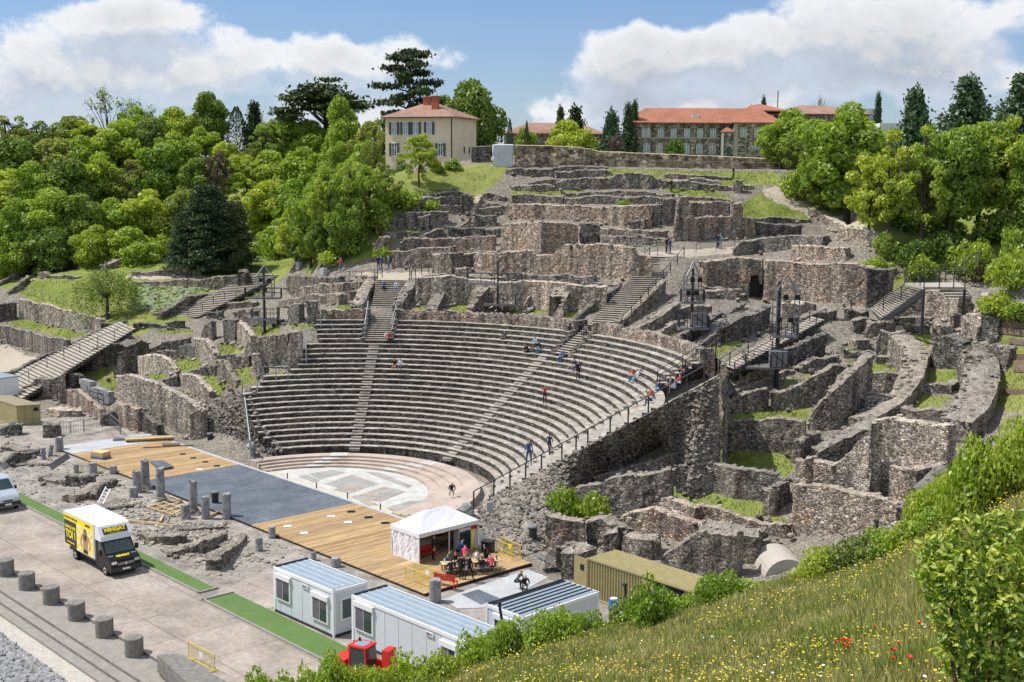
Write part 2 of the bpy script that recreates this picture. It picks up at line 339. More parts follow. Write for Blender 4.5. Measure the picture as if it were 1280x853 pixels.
def ground_mat():
 m,nt,b=newmat('ground_grass_and_dirt'); t=NT(nt); p=t.pos()
 at=t.N('ShaderNodeAttribute'); at.attribute_name='cover'; sp=t.N('ShaderNodeSeparateColor'); t.L(at.outputs['Color'],sp.inputs[0])
 n=t.noise(p,.5,5,.6); n2=t.noise(p,5,5,.7); n3=t.noise(p,.12,3)
 grass=t.ramp(t.math('ADD',t.math('MULTIPLY',n,.6),t.math('MULTIPLY',n2,.4)),[(.3,(.085,.115,.025)),(.5,(.185,.235,.05)),(.7,(.31,.33,.10))])
 grass=t.mix(t.ramp(n3,[(.45,0),(.7,.5)]),grass,(.33,.30,.13))
 vo=t.vor(p,7.5); sv=t.N('ShaderNodeSeparateColor'); t.L(vo.outputs['Color'],sv.inputs[0])
 dirt=t.mix(.55,t.ramp(n,[(.3,(.15,.13,.105)),(.7,(.29,.26,.21))]),t.ramp(sv.outputs[0],[(0,(.06,.055,.05)),(.6,(.22,.2,.17)),(1,(.48,.44,.38))]))
 path=t.ramp(n2,[(.3,(.34,.29,.23)),(.7,(.52,.46,.38))])
 edge=t.math('ADD',sp.outputs[0],t.math('MULTIPLY',t.math('SUBTRACT',n2,.5),.7))
 c=t.mix(t.ramp(edge,[(.42,0),(.58,1)]),dirt,grass); c=t.mix(t.ramp(t.math('ADD',sp.outputs[1],t.math('MULTIPLY',t.math('SUBTRACT',n2,.5),.5)),[(.42,0),(.58,1)]),c,path)
 t.L(c,b.inputs['Base Color']); b.inputs['Roughness'].default_value=.95; b.inputs['Specular IOR Level'].default_value=.1
 t.bump(n2,b,.8,.12); return m
M['ground']=ground_mat()
def leafmat(name,cols,trans=.45,attr=False):
 m,nt,b=newmat(name); t=NT(nt); nt.nodes.remove(b); out=nt.nodes['Material Output']
 g=t.N('ShaderNodeNewGeometry'); oi=t.N('ShaderNodeObjectInfo'); p=t.pos(local=True)
 n=t.noise(p,.5,3); f=t.math('ADD',t.math('MULTIPLY',g.outputs['Random Per Island'],.55),t.math('MULTIPLY',n,.45))
 c=t.ramp(f,[(.2,cols[0]),(.5,cols[1]),(.8,cols[2])])
 c=t.mix(1.0,c,t.ramp(oi.outputs['Random'],[(0,(.78,.86,.8)),(.5,(1,1,1)),(1,(1.22,1.1,.95))]),'MULTIPLY')
 d=t.N('ShaderNodeBsdfDiffuse'); tr=t.N('ShaderNodeBsdfTranslucent'); gl=t.N('ShaderNodeBsdfGlossy'); gl.inputs['Roughness'].default_value=.45; gl.inputs['Color'].default_value=(.9,.95,1,1)
 t.L(c,d.inputs[0]); tc=t.mix(1.0,c,(1.25,1.35,.5),'MULTIPLY'); t.L(tc,tr.inputs[0])
 m1=t.N('ShaderNodeMixShader'); m1.inputs[0].default_value=trans; t.L(d.outputs[0],m1.inputs[1]); t.L(tr.outputs[0],m1.inputs[2])
 m2=t.N('ShaderNodeMixShader'); m2.inputs[0].default_value=.03; t.L(m1.outputs[0],m2.inputs[1]); t.L(gl.outputs[0],m2.inputs[2]); t.L(m2.outputs[0],out.inputs[0])
 return m
M['leaf']=leafmat('fresh_leaves',[(.13,.20,.025),(.285,.39,.05),(.44,.54,.11)])
M['leaf_yellow']=leafmat('yellow_green_leaves',[(.17,.25,.025),(.36,.45,.06),(.52,.58,.13)])
M['leaf_dark']=leafmat('dark_leaves',[(.08,.14,.025),(.175,.26,.04),(.28,.37,.07)],.25)
M['leaf_olive']=leafmat('young_olive_leaves',[(.12,.16,.04),(.23,.29,.07),(.34,.39,.12)])
M['needle']=leafmat('dark_needles',[(.025,.05,.024),(.065,.10,.045),(.12,.155,.07)],.1)
M['needle_blue']=leafmat('bluish_needles',[(.04,.085,.045),(.09,.15,.08),(.16,.22,.12)],.15)
M['leaf_purple']=leafmat('purple_brown_leaves',[(.09,.05,.045),(.18,.12,.10),(.27,.20,.16)],.2)
M['magnolia']=leafmat('glossy_leaves',[(.12,.20,.02),(.36,.43,.05),(.78,.76,.20)],.3)
M['bark']=plain('bark',(.075,.06,.05),.95,var=.4,scale=3)
def weed_mat(name='meadow_blades',k=1.0):
 m,nt,b=newmat(name); t=NT(nt); nt.nodes.remove(b); out=nt.nodes['Material Output']; g=t.N('ShaderNodeNewGeometry'); p=t.pos(); n=t.noise(p,.3,5,.62); n2=t.noise(p,1.7,3)
 f=t.math('ADD',t.math('MULTIPLY',g.outputs['Random Per Island'],.5),t.math('MULTIPLY',n2,.5))
 c1=t.ramp(f,[(.2,(.14*k,.19*k,.035)),(.5,(.27*k,.33*k,.07)),(.8,(.46*k,.48*k,.15))]); c2=t.ramp(f,[(.2,(.26*k,.27*k,.07)),(.5,(.46*k,.44*k,.15)),(.8,(.66*k,.58*k,.30))])
 c=t.mix(t.ramp(n,[(.38,0),(.58,.95)]),c1,c2); d=t.N('ShaderNodeBsdfDiffuse'); tr=t.N('ShaderNodeBsdfTranslucent'); t.L(c,d.inputs[0]); t.L(c,tr.inputs[0]); mx=t.N('ShaderNodeMixShader'); mx.inputs[0].default_value=.5; t.L(d.outputs[0],mx.inputs[1]); t.L(tr.outputs[0],mx.inputs[2]); t.L(mx.outputs[0],out.inputs[0])
 # blades are lit like the sward they form,not like single upright cards
 nv=t.N('ShaderNodeVectorMath'); nv.operation='ADD'; nv.inputs[1].default_value=(0,0,1.6); t.L(g.outputs['Normal'],nv.inputs[0]); nn=t.N('ShaderNodeVectorMath'); nn.operation='NORMALIZE'; t.L(nv.outputs[0],nn.inputs[0]); t.L(nn.outputs[0],d.inputs['Normal'])
 return m
M['weed']=weed_mat(); M['lawn_blade']=weed_mat('lawn_blades',.8)
M['yellow_petal']=plain('yellow_petals',(.80,.62,.03),.7); M['poppy_red']=plain('red_petals',(.72,.02,.01),.6); M['white_petal']=plain('white_petals',(.75,.75,.68),.7)
M['steel']=plain('galvanised_steel',(.34,.35,.36),.45,.6); M['dark_steel']=plain('dark_painted_steel',(.05,.05,.055),.5,.3); M['grey_steel']=plain('grey_painted_steel',(.22,.215,.22),.5,.3)
M['white_paint']=plain('white_paint',(.78,.79,.8),.45,var=.05); M['container_wall']=plain('container_grey_white',(.60,.64,.68),.45,var=.05,scale=2)
M['container_roof']=plain('container_roof_sheet',(.30,.37,.43),.45,.2,var=.14,scale=2.5)
M['khaki']=plain('khaki_container_paint',(.36,.31,.15),.6,var=.14,scale=2); M['khaki_roof']=plain('khaki_roof_paint',(.30,.26,.17),.6,var=.2,scale=2)
M['black']=plain('black_paint',(.012,.013,.016),.3,var=.1); M['rubber']=plain('black_rubber',(.02,.02,.02),.85)
M['glass']=plain('dark_window_glass',(.03,.05,.055),.06,var=.2,spec=.8); M['glass_sky']=plain('sky_lit_window_glass',(.30,.38,.46),.1,var=.3,spec=.8)
M['yellow']=plain('yellow_print',(.90,.72,.02),.5,var=.04); M['yellow_rail']=plain('yellow_painted_rail',(.72,.56,.05),.5,var=.1); M['red']=plain('red_paint',(.62,.035,.02),.4,var=.08)
M['white_print']=plain('white_print',(.8,.8,.8),.5,var=.02); M['skin_print']=plain('skin_print',(.52,.27,.15),.5); M['hair_print']=plain('hair_print',(.05,.03,.025),.5); M['grey_print']=plain('dark_grey_print',(.045,.04,.042),.5); M['pale_yellow']=plain('pale_yellow_print',(.88,.82,.45),.5,var=.03)
M['chrome']=plain('chrome',(.7,.7,.7),.2,.9); M['silver_car']=plain('pale_blue_van_paint',(.50,.57,.62),.3,.3,var=.04)
M['tent']=plain('white_tent_fabric',(.80,.80,.82),.8,var=.05,scale=1,bump=.06)
def wood(name,c0,var=.3):
 m,nt,b=newmat(name); t=NT(nt); p=t.pos((3,.35,3)); n=t.noise(p,2,6,.6); oi=t.N('ShaderNodeObjectInfo')
 c=t.mix(1.0,c0,t.ramp(n,[(.3,1-var),(.7,1+var)]),'MULTIPLY'); c=t.mix(1.0,c,t.ramp(oi.outputs['Random'],[(0,(.72,.68,.62)),(.5,(1,1,1)),(1,(1.2,1.18,1.1))]),'MULTIPLY')
 n3=t.noise(t.pos(),.35,4); c=t.mix(t.ramp(n3,[(.55,0),(.75,.3)]),c,(.36,.29,.2))
 t.L(c,b.inputs['Base Color']); b.inputs['Roughness'].default_value=.75; b.inputs['Specular IOR Level'].default_value=.25; return m
M['plank']=wood('pine_stage_board',(.41,.285,.155)); M['timber']=wood('raw_timber',(.58,.44,.24)); M['old_wood']=wood('grey_brown_wood',(.22,.17,.12)); M['matting']=concrete('blue_grey_stage_mat',(.135,.155,.185),.35,.35); M['mat_pale']=concrete('pale_stage_panel',(.45,.47,.48),.2,.5)
M['blue']=plain('blue_plastic',(.02,.16,.55),.4); M['turf']=None
def turf():
 m,nt,b=newmat('artificial_turf'); t=NT(nt); p=t.pos(); n=t.noise(p,14,4,.7); n2=t.noise(p,.7,3)
 c=t.mix(.5,t.ramp(n,[(.3,(.055,.12,.025)),(.7,(.13,.22,.055))]),t.ramp(n2,[(.3,(.08,.15,.04)),(.7,(.13,.21,.06))])); t.L(c,b.inputs['Base Color']); b.inputs['Roughness'].default_value=.95; t.bump(n,b,.6,.05); return m
M['turf']=turf()
def tiles(name,c0,c1):
 m,nt,b=newmat(name); t=NT(nt); p=t.pos(local=True); v=t.vor(t.pos((1,1,1),True),4); n=t.noise(p,.3,5,.6); sv=t.N('ShaderNodeSeparateColor'); t.L(v.outputs['Color'],sv.inputs[0])
 c=t.mix(.5,t.ramp(sv.outputs[0],[(0,c0),(1,c1)]),t.ramp(n,[(.35,c0),(.65,c1)])); t.L(c,b.inputs['Base Color']); b.inputs['Roughness'].default_value=.9; t.bump(sv.outputs[1],b,.5,.06); return m
M['tile_orange']=tiles('orange_roof_tiles',(.26,.10,.06),(.42,.18,.11)); M['tile_brown']=tiles('brown_roof_tiles',(.22,.12,.09),(.40,.24,.18)); M['slate']=tiles('grey_slate',(.09,.09,.10),(.16,.16,.18))
M['cream']=plain('cream_render',(.78,.67,.48),.9,var=.1,scale=.4); M['cream_side']=M['cream']; M['brick']=plain('red_brick',(.42,.13,.07),.9,var=.2,scale=9); M['shutter']=plain('grey_green_shutter',(.07,.10,.10),.7)
M['school']=rubble('school_stone',stones=2.8,bright=.95,tint=(1.0,.96,.92)); M['trim']=plain('pale_stone_trim',(.42,.39,.34),.85,var=.15)
M['garden_wall']=rubble('plastered_garden_wall',stones=1.2,bright=1.0,tint=(1.12,1,.8),dark=.85)
# ---------------------------------------------------------------- ground sheet
def poly_world(reg,pts,n=3):
 out=[]
 for i in range(len(pts)):
  a,b=pts[i],pts[(i+1) % len(pts)]
  for k in range(n):
   x=a[0]+(b[0]-a[0])*k/n; y=a[1]+(b[1]-a[1])*k/n; out.append(pT(*up_(reg,x,y))[:2])
 return np.array(out)
def inpoly(X,Y,P):
 r=np.zeros(X.shape,bool); j=len(P)-1
 for i in range(len(P)):
  xi,yi=P[i]; xj,yj=P[j]
  with np.errstate(divide='ignore',invalid='ignore'):
   r ^= ((yi>Y) != (yj>Y)) & (X<(xj-xi)*(Y-yi)/(yj-yi+1e-12)+xi)
  j=i
 return r
GRASS=[('P',[(868,590),(895,562),(1000,568),(988,597)]),('P',[(890,532),(935,510),(1012,510),(1008,527)]),('P',[(830,620),(850,612),(950,628),(990,660),(940,648)]),
  ('D2',[(450,570),(600,575),(595,660),(560,690),(500,600)]),('D4',[(560,130),(850,130),(790,255),(530,240)]),('D4',[(500,305),(740,320),(650,425),(410,400)]),('D4',[(170,90),(415,90),(400,160),(150,150)]),('D4',[(0,545),(150,510),(160,545),(60,600),(0,600)]),
  ('D2',[(200,720),(430,730),(430,750),(200,745)]),('D2',[(0,640),(70,650),(60,690),(0,700)]),('D4',[(0,50),(70,60),(60,95),(0,95)]),('D4',[(200,300),(310,305),(300,325),(190,320)]),
  ('P',[(1245,415),(1290,412),(1290,520),(1235,510)]),('P',[(1100,375),(1120,345),(1180,350),(1150,352)]),
  ('B2',[(380,230),(490,165),(525,170),(520,225)]),('B2',[(280,225),(310,190),(380,195),(380,225)]),('B2',[(820,255),(900,205),(960,210),(930,260)]),('B2',[(650,220),(680,195),(810,210),(800,225)]),('B2',[(0,215),(0,188),(95,190),(95,210)]),
  ('D1',[(140,760),(430,650),(440,660),(200,790)]),('D3',[(300,180),(400,110),(470,110),(320,200)]),('D3',[(340,210),(480,140),(600,130),(400,230)]),('D3',[(690,240),(1000,160),(850,230),(700,280)]),
  ('E4',[(230,480),(440,465),(510,520),(340,575)]),('E4',[(490,590),(600,590),(710,690),(560,710)]),('E4',[(560,380),(730,375),(770,440),(600,455)]),('E4',[(680,540),(820,540),(870,620),(700,680)]),('E4',[(120,575),(260,575),(250,610),(150,620)]),('E4',[(800,260),(1010,255),(1020,300),(850,325)]),('E4',[(1080,245),(1230,240),(1230,270),(1090,270)]),('E4',[(190,285),(430,285),(430,305),(190,305)]),('E4',[(930,555),(1060,545),(1060,570),(930,570)]),
  ('E5',[(40,545),(200,510),(740,630),(540,665)]),('E5',[(110,300),(380,185),(700,200),(1280,210),(1400,300),(1500,260),(1400,520),(1020,520),(800,500),(350,380)]),('E6',[(640,140),(1180,70),(1170,300),(1100,330),(900,170)]),
  ('P',[(920,262),(950,240),(1018,262),(1015,275),(925,274)]),('P',[(740,212),(970,216),(985,235),(870,232),(760,226)]),('P',[(640,240),(730,238),(735,245),(640,246)]),('P',[(830,238),(880,236),(920,250),(860,252)]),('P',[(350,335),(520,240),(560,225),(620,212),(600,240),(520,285),(430,330)]),('P',[(975,233),(1030,238),(1025,262),(985,250)]),('P',[(165,320),(300,320),(400,330),(330,335),(160,334)]),('P',[(795,428),(850,406),(846,424),(815,433)]),('P',[(886,432),(930,405),(948,409),(897,440)]),('P',[(855,425),(868,417),(874,428)]),('P',[(1030,262),(1290,230),(1290,345),(1215,345),(1120,330),(1085,300)]),('P',[(470,225),(600,205),(640,208),(600,250),(520,290),(450,330),(380,332),(400,260)])]
PATHS=[('P',[(-20,432),(10,434),(58,453),(30,463),(-20,475)]),('P',[(955,238),(975,236),(985,250),(1020,262),(1075,280),(1090,291),(1040,285),(990,262),(958,250)]),('P',[(158,345),(260,345),(260,349),(158,350)]),('P',[(440,350),(450,342),(560,340),(600,343),(540,352)]),('P',[(795,318),(920,308),(925,316),(860,322),(850,322)])]
def axis(segs):
 out=[]
 for a,b,s in segs: out+=list(np.arange(a,b,s))
 return np.array(out)
gx=axis([(-3200,-900,500),(-900,-300,60),(-300,-112,4),(-112,62,.55),(62,130,4),(130,900,70),(900,3500,500)])
gy=axis([(-3000,-400,400),(-400,-60,20),(-60,-33,3),(-33,112,.55),(112,330,4),(330,900,60),(900,3500,500)])
XX,YY=np.meshgrid(gx,gy,indexing='xy'); ZZ=T(XX,YY).reshape(XX.shape)
rr=np.hypot(XX,YY)
amp=np.clip((rr-33)/6,0,1)*np.where((XX<70),1,0)*np.clip(np.abs(ZZ)/.5,0,1)
ZZ=ZZ+amp*(RNG.random(XX.shape)-.5)*.16
ZZ=ZZ-np.clip((np.hypot(XX-82,YY+56)<60)*1.0,0,1)*0.0
cov=np.zeros(XX.shape+(4,),np.float32); cov[...,3]=1
natural=((XX<-66) & (YY>16)) | (YY>88) | (rr>150); cov[...,0][natural]=1
nearm=(XX>-115) & (XX<65) & (YY>-35) & (YY<240)
for reg,pts in GRASS:
 P=poly_world(reg,pts); mk=inpoly(XX,YY,P); cov[...,0][mk]=1
# terraces left of the stair and the hillside beyond the upper ruins
for reg,pts in PATHS:
 P=poly_world(reg,pts); mk=inpoly(XX,YY,P); cov[...,1][mk]=1
ny,nx_=XX.shape; idx=np.arange(ny*nx_).reshape(ny,nx_)
FQ=np.stack([idx[:-1, :-1].ravel(),idx[:-1,1:].ravel(),idx[1:,1:].ravel(),idx[1:, :-1].ravel()],1)
gme=mesh('ground',np.stack([XX.ravel(),YY.ravel(),ZZ.ravel()],1),FQ,M['ground'],smooth=True)
ca=gme.color_attributes.new('cover','FLOAT_COLOR','POINT'); ca.data.foreach_set('color',cov.reshape(-1,4).ravel())
ground=obj('ground',gme); tag(ground,kind='structure')
# ---------------------------------------------------------------- level sheets: street,dusty court,gravel strip
def sheet(name,pts,z,mat,kind='structure',th=None):
 mb=MB()
 if th: mb.prism([(p[0],p[1]) for p in pts],z-th,z)
 else: mb.add([(p[0],p[1],z) for p in pts],[tuple(range(len(pts)))])
 o=mb.build(name,mat); o['kind']=kind; return o
def pz(reg,pts,z=0): return [pZ(*up_(reg,x,y),z) for x,y in pts]
sheet('court',[(-46,-19.3),(22,-19.3),(46,-19),(46,-2),(24,-1),(-46,1.5)],.006,M['plaza'])
sheet('street',[(-75,-26.3),(48,-26.3),(48,-19.4),(-75,-19.4)],.012,M['street'])
sheet('street_apron',[(15.2,-19.4),(19.3,-19.4),(19.3,-15.6),(14.2,-13.4),(13.2,-14.6)],.014,M['street'])
# steps down beside the bollards and the gravel below
for nm,y0,y1,z in (('bollard_plinth',-28.1,-26.32,-.14),('pavement_step',-28.75,-28.12,-.30),('pavement_step',-29.4,-28.77,-.46)):
 mb=MB(); mb.box((-12,(y0+y1)/2,z-.3),(126,y1-y0,.6)); o=mb.build(nm,M['kerb']); tag(o,kind='structure')
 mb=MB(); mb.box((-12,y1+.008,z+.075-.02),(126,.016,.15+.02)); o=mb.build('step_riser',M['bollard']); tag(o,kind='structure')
sheet('gravel_strip',[(-75,-60),(60,-60),(60,-29.3),(-75,-29.3)],-.60,M['gravel'])
# artificial turf strips with their kerbs
for nm,a,b in (('turf_strip',(-40,-19.35),(14.0,-18.2)),('turf_strip',(15.6,-19.75),(30,-17.8))):
 mb=MB(); mb.box(((a[0]+b[0])/2,(a[1]+b[1])/2+.05,.03),(b[0]-a[0],b[1]-a[1],.06)); o=mb.build(nm,M['turf']); tag(o,kind='structure')
for a,b in (((-40,-19.35),(14.0,-19.35)),((14.1,-19.35),(14.1,-18.1)),((15.5,-19.8),(30,-19.8)),((15.45,-19.8),(15.45,-17.8))):
 mb=MB(); dx,dy=b[0]-a[0],b[1]-a[1]; mb.box(((a[0]+b[0])/2,(a[1]+b[1])/2,.06),(abs(dx)+.16,abs(dy)+.16,.12)); o=mb.build('kerb',M['kerb']); tag(o,kind='structure')
# ---------------------------------------------------------------- seating of the theatre
seating=empty('theatre_seating',(0,0,0),0,'great semicircle of pale stone seat rows rising behind the stage','seating')
def pol(Rr,a,z): return (Rr*math.cos(a),Rr*math.sin(a),z)
UEND=[346,341,331,324,319,316,314,312,308,306,304,315,327,331,365,372,376,378,380,383,399,398,397,396,396]
RT0=.20
def end_angle(k):
 Rk,zk=13.65+.659*k,1.16+.404*k
 best=None
 for a in np.arange(125,188,.25):
  u,v=pix(pol(Rk,R_(a),zk))
  if u<=UEND[k] : return a
 return 188
def row_mesh(k,a0,a1):
 Rk,zk=13.65+.659*k,1.16+.404*k
 zb=zk-.404-.05 if k else .1
 n=max(2,int((a1-a0)/1.0)); V=[]; Fc=[]; mi=[]
 rg=np.random.default_rng(100+k)
 prof=lambda j: [(Rk,zb),(Rk,zk-.06),(Rk-.03,zk-.055),(Rk-.03,zk),(Rk+.35,zk+.0),(Rk+.70,zk),(Rk+.70,zb)]
 for j in range(n+1):
  a=R_(a0+(a1-a0)*j/n); w_=rg.normal(0,.022); h_=rg.normal(0,.016)
  for i,(r,z) in enumerate(prof(j)): V.append(pol(r+(w_ if i<4 else 0),a,z+(h_ if i in (2,3,4) else 0)))
 q=7
 for j in range(n):
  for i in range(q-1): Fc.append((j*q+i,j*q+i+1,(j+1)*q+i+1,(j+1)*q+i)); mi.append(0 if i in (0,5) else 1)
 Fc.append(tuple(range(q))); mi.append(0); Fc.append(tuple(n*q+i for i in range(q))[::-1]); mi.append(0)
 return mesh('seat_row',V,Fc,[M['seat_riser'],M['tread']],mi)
A1,A2,A3=134.92,94.03,50.23
ENDS=[end_angle(k) for k in range(25)]
for k in range(25):
 a1=ENDS[k]; a0=31.0
 if k<20: spans=[(a0,a1)]
 else: spans=[(a0+19 if k>19 else a0,88.2),(92.6,131.6),(137.4,a1)]
 for s in spans:
  if s[1]-s[0]>1: obj('seat_row',row_mesh(k,*s),seating)
# small half-steps up the three radial stairs
def arc_box(mb,r0,r1,z0,z1,a,width,m=0):
 da=width/2/((r0+r1)/2)
 P=[pol(r0,a-da,0)[:2],pol(r1,a-da,0)[:2],pol(r1,a+da,0)[:2],pol(r0,a+da,0)[:2]]; mb.prism(P,z0,z1,m)
for a,ks in ((A1,20),(A2,20),(A3,20)):
 for k in range(ks):
  mb=MB(); Rk=13.65+.659*k; zk=1.16+.404*k
  arc_box(mb,Rk-.33,Rk+.01,zk-.45,zk-.2,R_(a),1.0); o=mb.build('stair_step',M['tread'],seating)
# ramp at the right-hand end of the rows,and the podium parapet above the top row
def strip(name,fa,fb,n,mats,parent=None,rough=0,m2=6,seed=1,flat_edges=True,smooth=False,kind=None):
 """surface between two space curves fa(t), fb(t)"""
 rg=np.random.default_rng(seed); V=[]
 for i in range(n+1):
  A=np.array(fa(i/n)); B=np.array(fb(i/n))
  for j in range(m2+1):
   s=j/m2; P=A*(1-s)+B*s; e=math.sin(math.pi*min(1,max(0,s))) if flat_edges else 1
   P=P+(rg.random(3)-.5)*rough*(.35+.65*e); V.append(P)
 q=m2+1; Fc=np.array([(i*q+j,i*q+j+1,(i+1)*q+j+1,(i+1)*q+j) for i in range(n) for j in range(m2)])
 o=obj(name,mesh(name,V,Fc,mats,smooth=smooth),parent);
 if kind: o['kind']=kind
 return o
strip('end_ramp',lambda t: pol(13.2+18.2*t,R_(31.5),cone(13.2+18.2*t)-.05),lambda t: pol(12.9+18.2*t,R_(29.0),cone(12.9+18.2*t)-.05),60,M['rubble'],seating,rough=.12,m2=3)
def parapet(a0,a1,name='podium_parapet'):
 V=[]; Fc=[]; rg=np.random.default_rng(int(a0)); n=int((a1-a0)*2)
 for j in range(n+1):
  a=R_(a0+(a1-a0)*j/n); zt=11.85+rg.uniform(-.16,.16)
  for r,z in ((30.05+rg.uniform(-.05,.05),10.7),(30.05+rg.uniform(-.08,.08),11.35),(30.1,zt),(30.7,zt+rg.uniform(-.1,.1)),(31.3,11.7),(31.35,9)): V.append(pol(r,a,z))
 q=6
 for j in range(n):
  for i in range(q-1): Fc.append((j*q+i,j*q+i+1,(j+1)*q+i+1,(j+1)*q+i))
 Fc+=[tuple(range(q)),tuple(n*q+i for i in range(q))[::-1]]
 obj(name,mesh(name,V,Fc,M['rubble_pink']),seating)
parapet(50,88); parapet(92.8,131.5); parapet(137.5,ENDS[24])
# side cheeks where the big stairs cut through the top rows
for a,sgn in ((92.7,1),(88.1,-1),(131.5,-1),(137.5,1),(52.2,1)):
 mb=MB()
 for k in range(20,25):
  Rk=13.65+.659*k; zk=1.16+.404*k; da=.22/Rk
  aa=R_(a); P=[pol(Rk-.06,aa-da,0)[:2],pol(Rk+.62,aa-da,0)[:2],pol(Rk+.62,aa+da,0)[:2],pol(Rk-.06,aa+da,0)[:2]]; mb.prism(P,8.5,zk+.12)
 P=[pol(30.0,R_(a)-.01,0)[:2],pol(31.4,R_(a)-.01,0)[:2],pol(31.4,R_(a)+.01,0)[:2],pol(30.0,R_(a)+.01,0)[:2]]; mb.prism(P,9,11.9)
 mb.build('stair_cheek',M['rubble_dark'],seating)
# ---------------------------------------------------------------- orchestra
orch=empty('orchestra',(-.8,0,0),0,'marble paved half-round orchestra floor with low pink steps','orchestra')
def ring_pts(R0,cx,z,a0=0,a1=180,n=60,y0=.6):
 out=[]
 for i in range(n+1):
  a=R_(a0+(a1-a0)*i/n); out.append((cx+.8+R0*math.cos(a),max(y0,R0*math.sin(a)),z))
 return out
rings=[(9.0,-1.3,.0),(9.75,-1.05,.17),(10.5,-.8,.33),(11.25,-.55,.49),(12.55,-.3,.49)]
for i in range(4):
 r0,c0,_=rings[i]; r1,c1,_=rings[i+1]; z=.17*(i+1)-.0
 if i==3: z=.68
 r1b=r1+(.06 if i<3 else 0)
 A=ring_pts(r0,c0,0); B=ring_pts(r1b,c1,0); n=len(A)-1
 V=[(p[0],p[1],.01) for p in A]+[(p[0],p[1],z) for p in A]+[(p[0],p[1],z) for p in B]+[(p[0],p[1],.01) for p in B]; m_=n+1
 Fc=[(j,j+1,m_+j+1,m_+j) for j in range(n)]+[(m_+j,m_+j+1,2*m_+j+1,2*m_+j) for j in range(n)]+[(2*m_+j,2*m_+j+1,3*m_+j+1,3*m_+j) for j in range(n)]+[(0,m_,2*m_,3*m_),(n,m_+n,2*m_+n,3*m_+n)]
 obj('low_step',mesh('low_step',V,Fc,[M['low_step']]),orch)
# white slabs let into the low steps
for a,c in ((104,0),(148,1)):
 for i in range(4):
  r0,c0,_=rings[i]; r1,c1,_=rings[i+1]; z=(.17*(i+1) if i<3 else .68)
  mb=MB(); cx=(c0+c1)/2+.8; ac=R_(a-3*i)
  P=[(cx+rq*math.cos(ac+s*1.0/rq),rq*math.sin(ac+s*1.0/rq)) for rq,s in ((r0+.02,-.75),(r1-.02,-.75),(r1-.02,.75),(r0+.02,.75))]
  mb.prism(P,z-.02,z+.012); mb.build('white_slab',M['marble_white'],orch)
A=ring_pts(8.98,-1.3,.004,n=50)
mb=MB(); mb.add([(p[0],p[1],.005) for p in A],[tuple(range(len(A)))]); mb.build('marble_floor',M['marble_white'],orch)
FZ=[0.009]
def floorpoly(reg,pts,mat,z,name='marble_panel'):
 FZ[0]+=.003; z=FZ[0]
 P=pz(reg,pts,0); mb=MB(); mb.add([(p[0]+.8,p[1],z) for p in P],[tuple(range(len(P)))]); return mb.build(name,mat,orch)
for pts,mt in (([(340,210),(460,190),(530,205),(400,240)],'marble_grey'),([(420,262),(560,215),(700,262),(560,300)],'marble_grey'),([(470,290),(540,265),(620,285),(540,310)],'marble_pink'),([(560,330),(720,275),(830,300),(700,350)],'marble_pink'),([(640,318),(740,285),(820,300),(720,330)],'marble_grey'),([(620,200),(700,205),(860,270),(840,280)],'marble_grey'),
    ([(560,325),(590,320),(690,365),(640,370)],'marble_grey'),([(290,225),(330,215),(400,245),(370,252)],'marble_grey'),([(740,385),(840,360),(930,385),(820,420)],'marble_grey'),([(880,375),(1010,360),(1060,380),(960,395)],'marble_pink')):
 floorpoly('C3',pts,M[mt],.014)
P=pz('C3',[(730,380),(850,345),(1050,345),(1100,370),(960,420),(830,430)],0)
sheet('orchestra_apron',P,.007,M['marble_grey'])
sheet('orchestra_border',[(-12.6,.35),(12.8,.35),(12.8,.72),(-12.6,.72)],.050,M['marble_white'])
# corridor floor round the steps
V=[pol(12.2,R_(a),.10) for a in range(8,92)]+[pol(13.8,R_(a),.10) for a in range(8,92)]; n=84
obj('corridor_floor',mesh('corridor_floor',V,[(i,i+1,n+i+1,n+i) for i in range(n-1)],M['tread']),seating)
# yellow cord on short posts along the orchestra front
tcord=empty('cordon',(-11,.5,0),0,'thin yellow cord on short dark posts along the orchestra edge','cordon')
mb=MB(); xs=[-11+4.35*i for i in range(6)]
for i in range(5): mb.tube((xs[i]+11,0,.33),(xs[i+1]+11,0,.33),.02,4)
mb.build('cord',M['yellow_rail'],tcord)
for x in xs:
 mb=MB(); mb.tube((x+11,0,0),(x+11,0,.62),.05,6); mb.build('post',M['dark_steel'],tcord)
# ---------------------------------------------------------------- stage
ZS=.22
stage=empty('stage',(0,-4.6,0),0,'long timber boarded stage with a blue grey mat across its middle','stage')
YF,YB=-.05,-9.3; SX0,SX1=-31,24.5
XM0=float(pZ(301.6,583.3,0)[0]); XM1=float(pZ(441,632.5,0)[0])
plank={}
def planks(x0,x1,y0,y1,nm='plank'):
 wdt=.215; n=int((x1-x0)/wdt); key=round(y1-y0,2)
 if key not in plank:
  mb=MB(); mb.box((0,0,0),(wdt-.012,y1-y0,.05)); plank[key]=mesh('plank',mb.V,mb.F,M['plank'])
 for i in range(n):
  obj(nm,plank[key],stage,(x0+wdt*(i+.5),(y0+y1)/2+4.6,ZS-.03+random.uniform(-.003,.003)))
planks(-27.2,XM0,YB,YF); planks(XM1,24.0,YB,YF)
mb=MB(); mb.box(((XM0+XM1)/2,(YF+YB)/2+4.6,ZS-.02),(XM1-XM0-.01,YF-YB,.06)); mb.build('stage_mat',M['matting'],stage)
mb=MB(); mb.box(((-31+-27.2)/2,(YF+YB)/2+4.6,ZS-.02),(3.7,YF-YB,.06)); mb.build('pale_panel',M['mat_pale'],stage)
